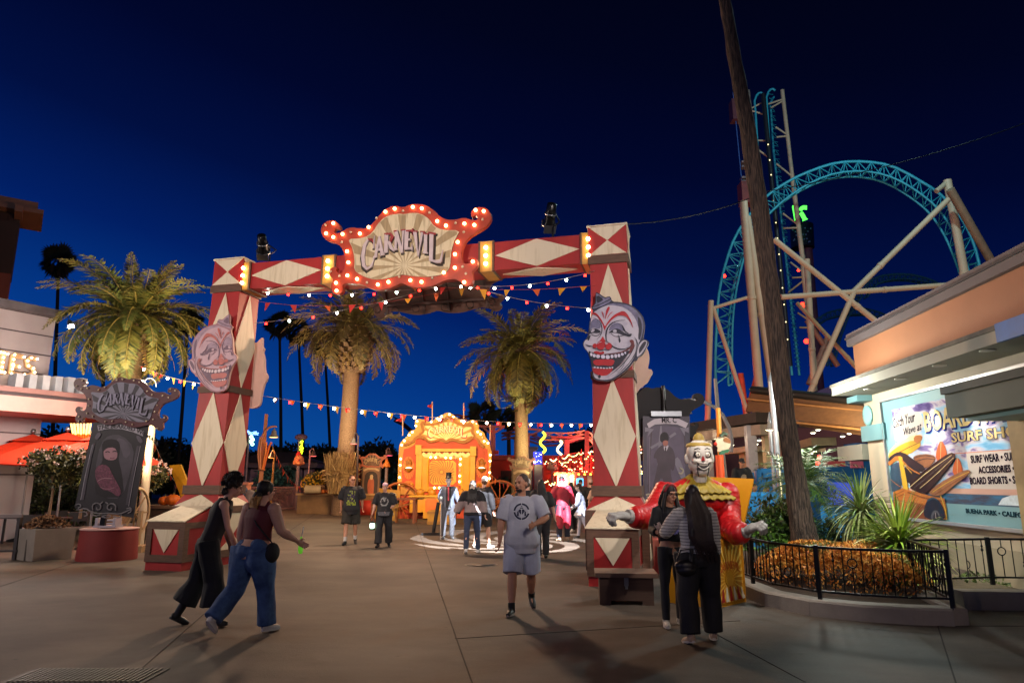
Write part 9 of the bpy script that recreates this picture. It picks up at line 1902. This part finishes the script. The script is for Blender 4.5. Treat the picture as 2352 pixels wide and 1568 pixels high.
# 13 woman with glasses
p=G(1546,1438);t_,k=person('woman with glasses, red headband, long black hair and black crop sweatshirt holding a phone',p+V((.02,0,0)),10,1.66,2,0,(4,4,3),(-2,4,2),(18,22,88,6),(2,12,8,4),(10,10),SKL,.98,.0,1.,1.,.98,dict(m=BK,sleeve=.93,hem=.12,t=.022,st=.022,name='crop_sweatshirt'),dict(m=mat('202024',.7),len=.95,t=.006,name='leggings'),dict(m=mat('b8b0a4',.6,.5,40),hi=.05,sole=mat('c8c0b4',.6)),dict(s='long',m=HB_,len=.48))
def pr3(x,y):
    r=math.hypot(x,y);n=noise.noise(V((x*3,y*3,2)))
    return 1 if r < .9 and n > -.18 and not (abs(x+.25) < .2 and y < -.2) else None
decal(t_,shirt_of(t_),.0,(k['pz']+.32)*k['S'],.22,.24,24,26,pr3,[BK,mat('7a78b8',.7)])
hv=k['hv'];q=MB()
for sd in (-1,1):q.tube([hv(sd*.031+.024*math.cos(a),-.106,.024+.020*math.sin(a)) for a in [2*math.pi*i/14 for i in range(15)]],.003,5,0,False)
q.tube([hv(-.008,-.108,.028),hv(.008,-.108,.028)],.0025,5)
for sd in (-1,1):q.tube([hv(sd*.055,-.102,.028),hv(sd*.08,.0,.025)],.0022,4)
k['raw'](q,'glasses',mat('2a1a18',.3));q=MB();q.tube([hv(.086*math.cos(a),-.015,.045+.092*math.sin(a)) for a in [math.pi*(i/12) for i in range(13)]],.022,8,0,True,True);k['sub'](q,'red_headband',mat('7a1420',.7),0)
wm=Matrix.Translation(t_.location) @ Matrix.Rotation(t_.rotation_euler.z,4,'Z');w=wm @ ((k['A']['a'][2]+V((0,-.075,.03)))*k['S']);ph2=thing('phone','phone in a patterned case held by the woman with glasses','phone',w);Mx=Matrix.Rotation(R(-30),3,'X') @ Matrix.Rotation(R(-25),3,'Y');q=MB();q.box((0,0,.02),(.078,.010,.155),M=Mx);q.build('case',mat('c0a8a0',.4,.6,30),ph2,local=True);q=MB();q.box(Mx @ V((-.018,-.007,.07))+V((0,0,.02)),(.03,.006,.03),M=Mx);q.build('camera_bump',M_black,ph2,local=True)
# 14 woman with long hair from behind
p=(G(1588,1478)+G(1634,1470))/2;t_,k=person('woman from behind with waist long dark hair, ribbed pale sweater and black joggers',p,184,1.66,2,2,(6,4,6),(-5,6,5),(8,10,12,4),(36,24,80,-8),(-18,4),SKP,1.08,.0,1.16,1.08,1.16,dict(m=[mat('dedad2',.85,.08,20),mat('8a8680',.85)],sleeve=.93,hem=.02,t=.032,st=.032,wr=.006,band=lambda z,c:1 if (z % .036) < .011 else 0,name='ribbed_sweater'),dict(m=BK,len=.93,t=.042,flare=.02,name='joggers',cuff=True),dict(m=mat('b0957c',.7,.1,20),hi=.05,sole=mat('c8beb0',.6)),dict(s='long',m=mat('241c1a',.45,.5,14,streak=(14,14,.8)),len=.50,front=0,dx=-.09,wv=1.02));fin(t_)
S_=k['up'];q=MB();c=S_(.19,.15,-.08);q.ball(c,(.135,.065,.075),16,12);q.ball(c-V((0,0,.045)),(.12,.07,.07),16,12);k['sub'](q,'black_handbag',mat('17161a',.4),.004,12)
q=MB();st_=[c+V((-.06,.03,.05)),S_(.115,.170,.12),S_(.10,.180,.30),S_(.09,.15,.46),S_(.10,.06,.575),S_(.1,-.06,.52)]
q.loft([(a,V((.024,0,0)),V((0,.006,0))) for a in st_],8);k['raw'](q,'bag_strap',mat('17161a',.5));q=MB();q.tube([c+V((-.09,.02,.08)),c+V((-.04,.05,.19)),c+V((.06,.03,.18)),c+V((.10,.01,.08))],.010,6);k['raw'](q,'bag_handle',mat('17161a',.5))
q=MB();q.box(S_(.115,.186,.13),(.05,.012,.022));k['raw'](q,'strap_buckle',M_steel)
# 15 people on the raised deck
dk=V((P(1700,1100,20.5).x,20.5,0));t2=thing('raised_deck','raised deck behind the yellow lid where a man in black T-shirt stands','deck',dk);q=MB();q.box((0,.9,.31),(2.6,2.4,.62));q.build('platform',mat('4a4850',.7),t2,local=True)
for z in (.2,.42):q=MB();q.box((0,-.42,z),(2.6,.3,.06));q.build('step_edge',mat('7a7880',.7),t2,local=True)
t_,k=person('man in black T-shirt with tan print standing on the raised deck',(P(1704,1100,20.4).x,20.4),6,1.75,1,3,(3,2,3),(-3,3,3),(0,12,8,6),(2,12,10,8),(0,16),SKL,1.06,.02,1,1,1,dict(m=BK,sleeve=.5,hem=-.08,t=.03,st=.035),dict(m=DN2,len=.95,t=.02,name='jeans'),dict(m=M_black),dict(s='cap',m=BK,brim=0),zoff=.62)
decal(t_,shirt_of(t_),.0,(k['pz']+.30)*k['S'],.2,.2,16,16,lambda x,y:1 if math.hypot(x,y*1.1)+noise.noise(V((x*3,y*3,0)))*.3 < .85 else None,[BK,mat('9a8468',.7)])
for i,(x,Y,z,rz,l,c,hh) in enumerate(((1680,19.6,.20,20,'child in orange shirt sitting by the deck steps','a8461c',1.2),(1688,19.2,.02,-30,'child in yellow top lower on the deck steps','c89a1c',1.1),(1727,18.9,-.1,10,'seated person in orange red shirt right of the yellow lid','b8442a',1.5),(1752,19.4,-.25,30,'person with only head and shoulders showing above the blue fence','8a4a34',1.4))):
    t_,k=person(l,(P(x,1100,Y).x,Y),rz,hh,0,8,(62,66,6),(66,70,6),(24,10,52,0),(20,10,48,0),(0,10),SKL,1.05,0,1,1,1,dict(m=mat(c,.8,.2,8),sleeve=.5,hem=-.04,t=.03),dict(m=DN2,len=.5,t=.03,name='shorts'),dict(m=M_black),dict(s='short',m=HB_),'children and adults by the deck steps',zoff=max(0,z)+.35);fin(t_)
    b_=V((P(x,1100,Y).x,Y,0));q=MB();q.box((0,.12,(max(0,z)+.62)/2),(.5,.5,max(0,z)+.62));o=q.build('stone_block',mat('5a5660',.8));o.location=b_;tag(o,['grey block seat under the child in orange','grey block seat under the child in yellow','grey block seat under the person in orange red','grey block seat behind the blue fence'][i],'block')
bpy.data.scenes.remove(TS)
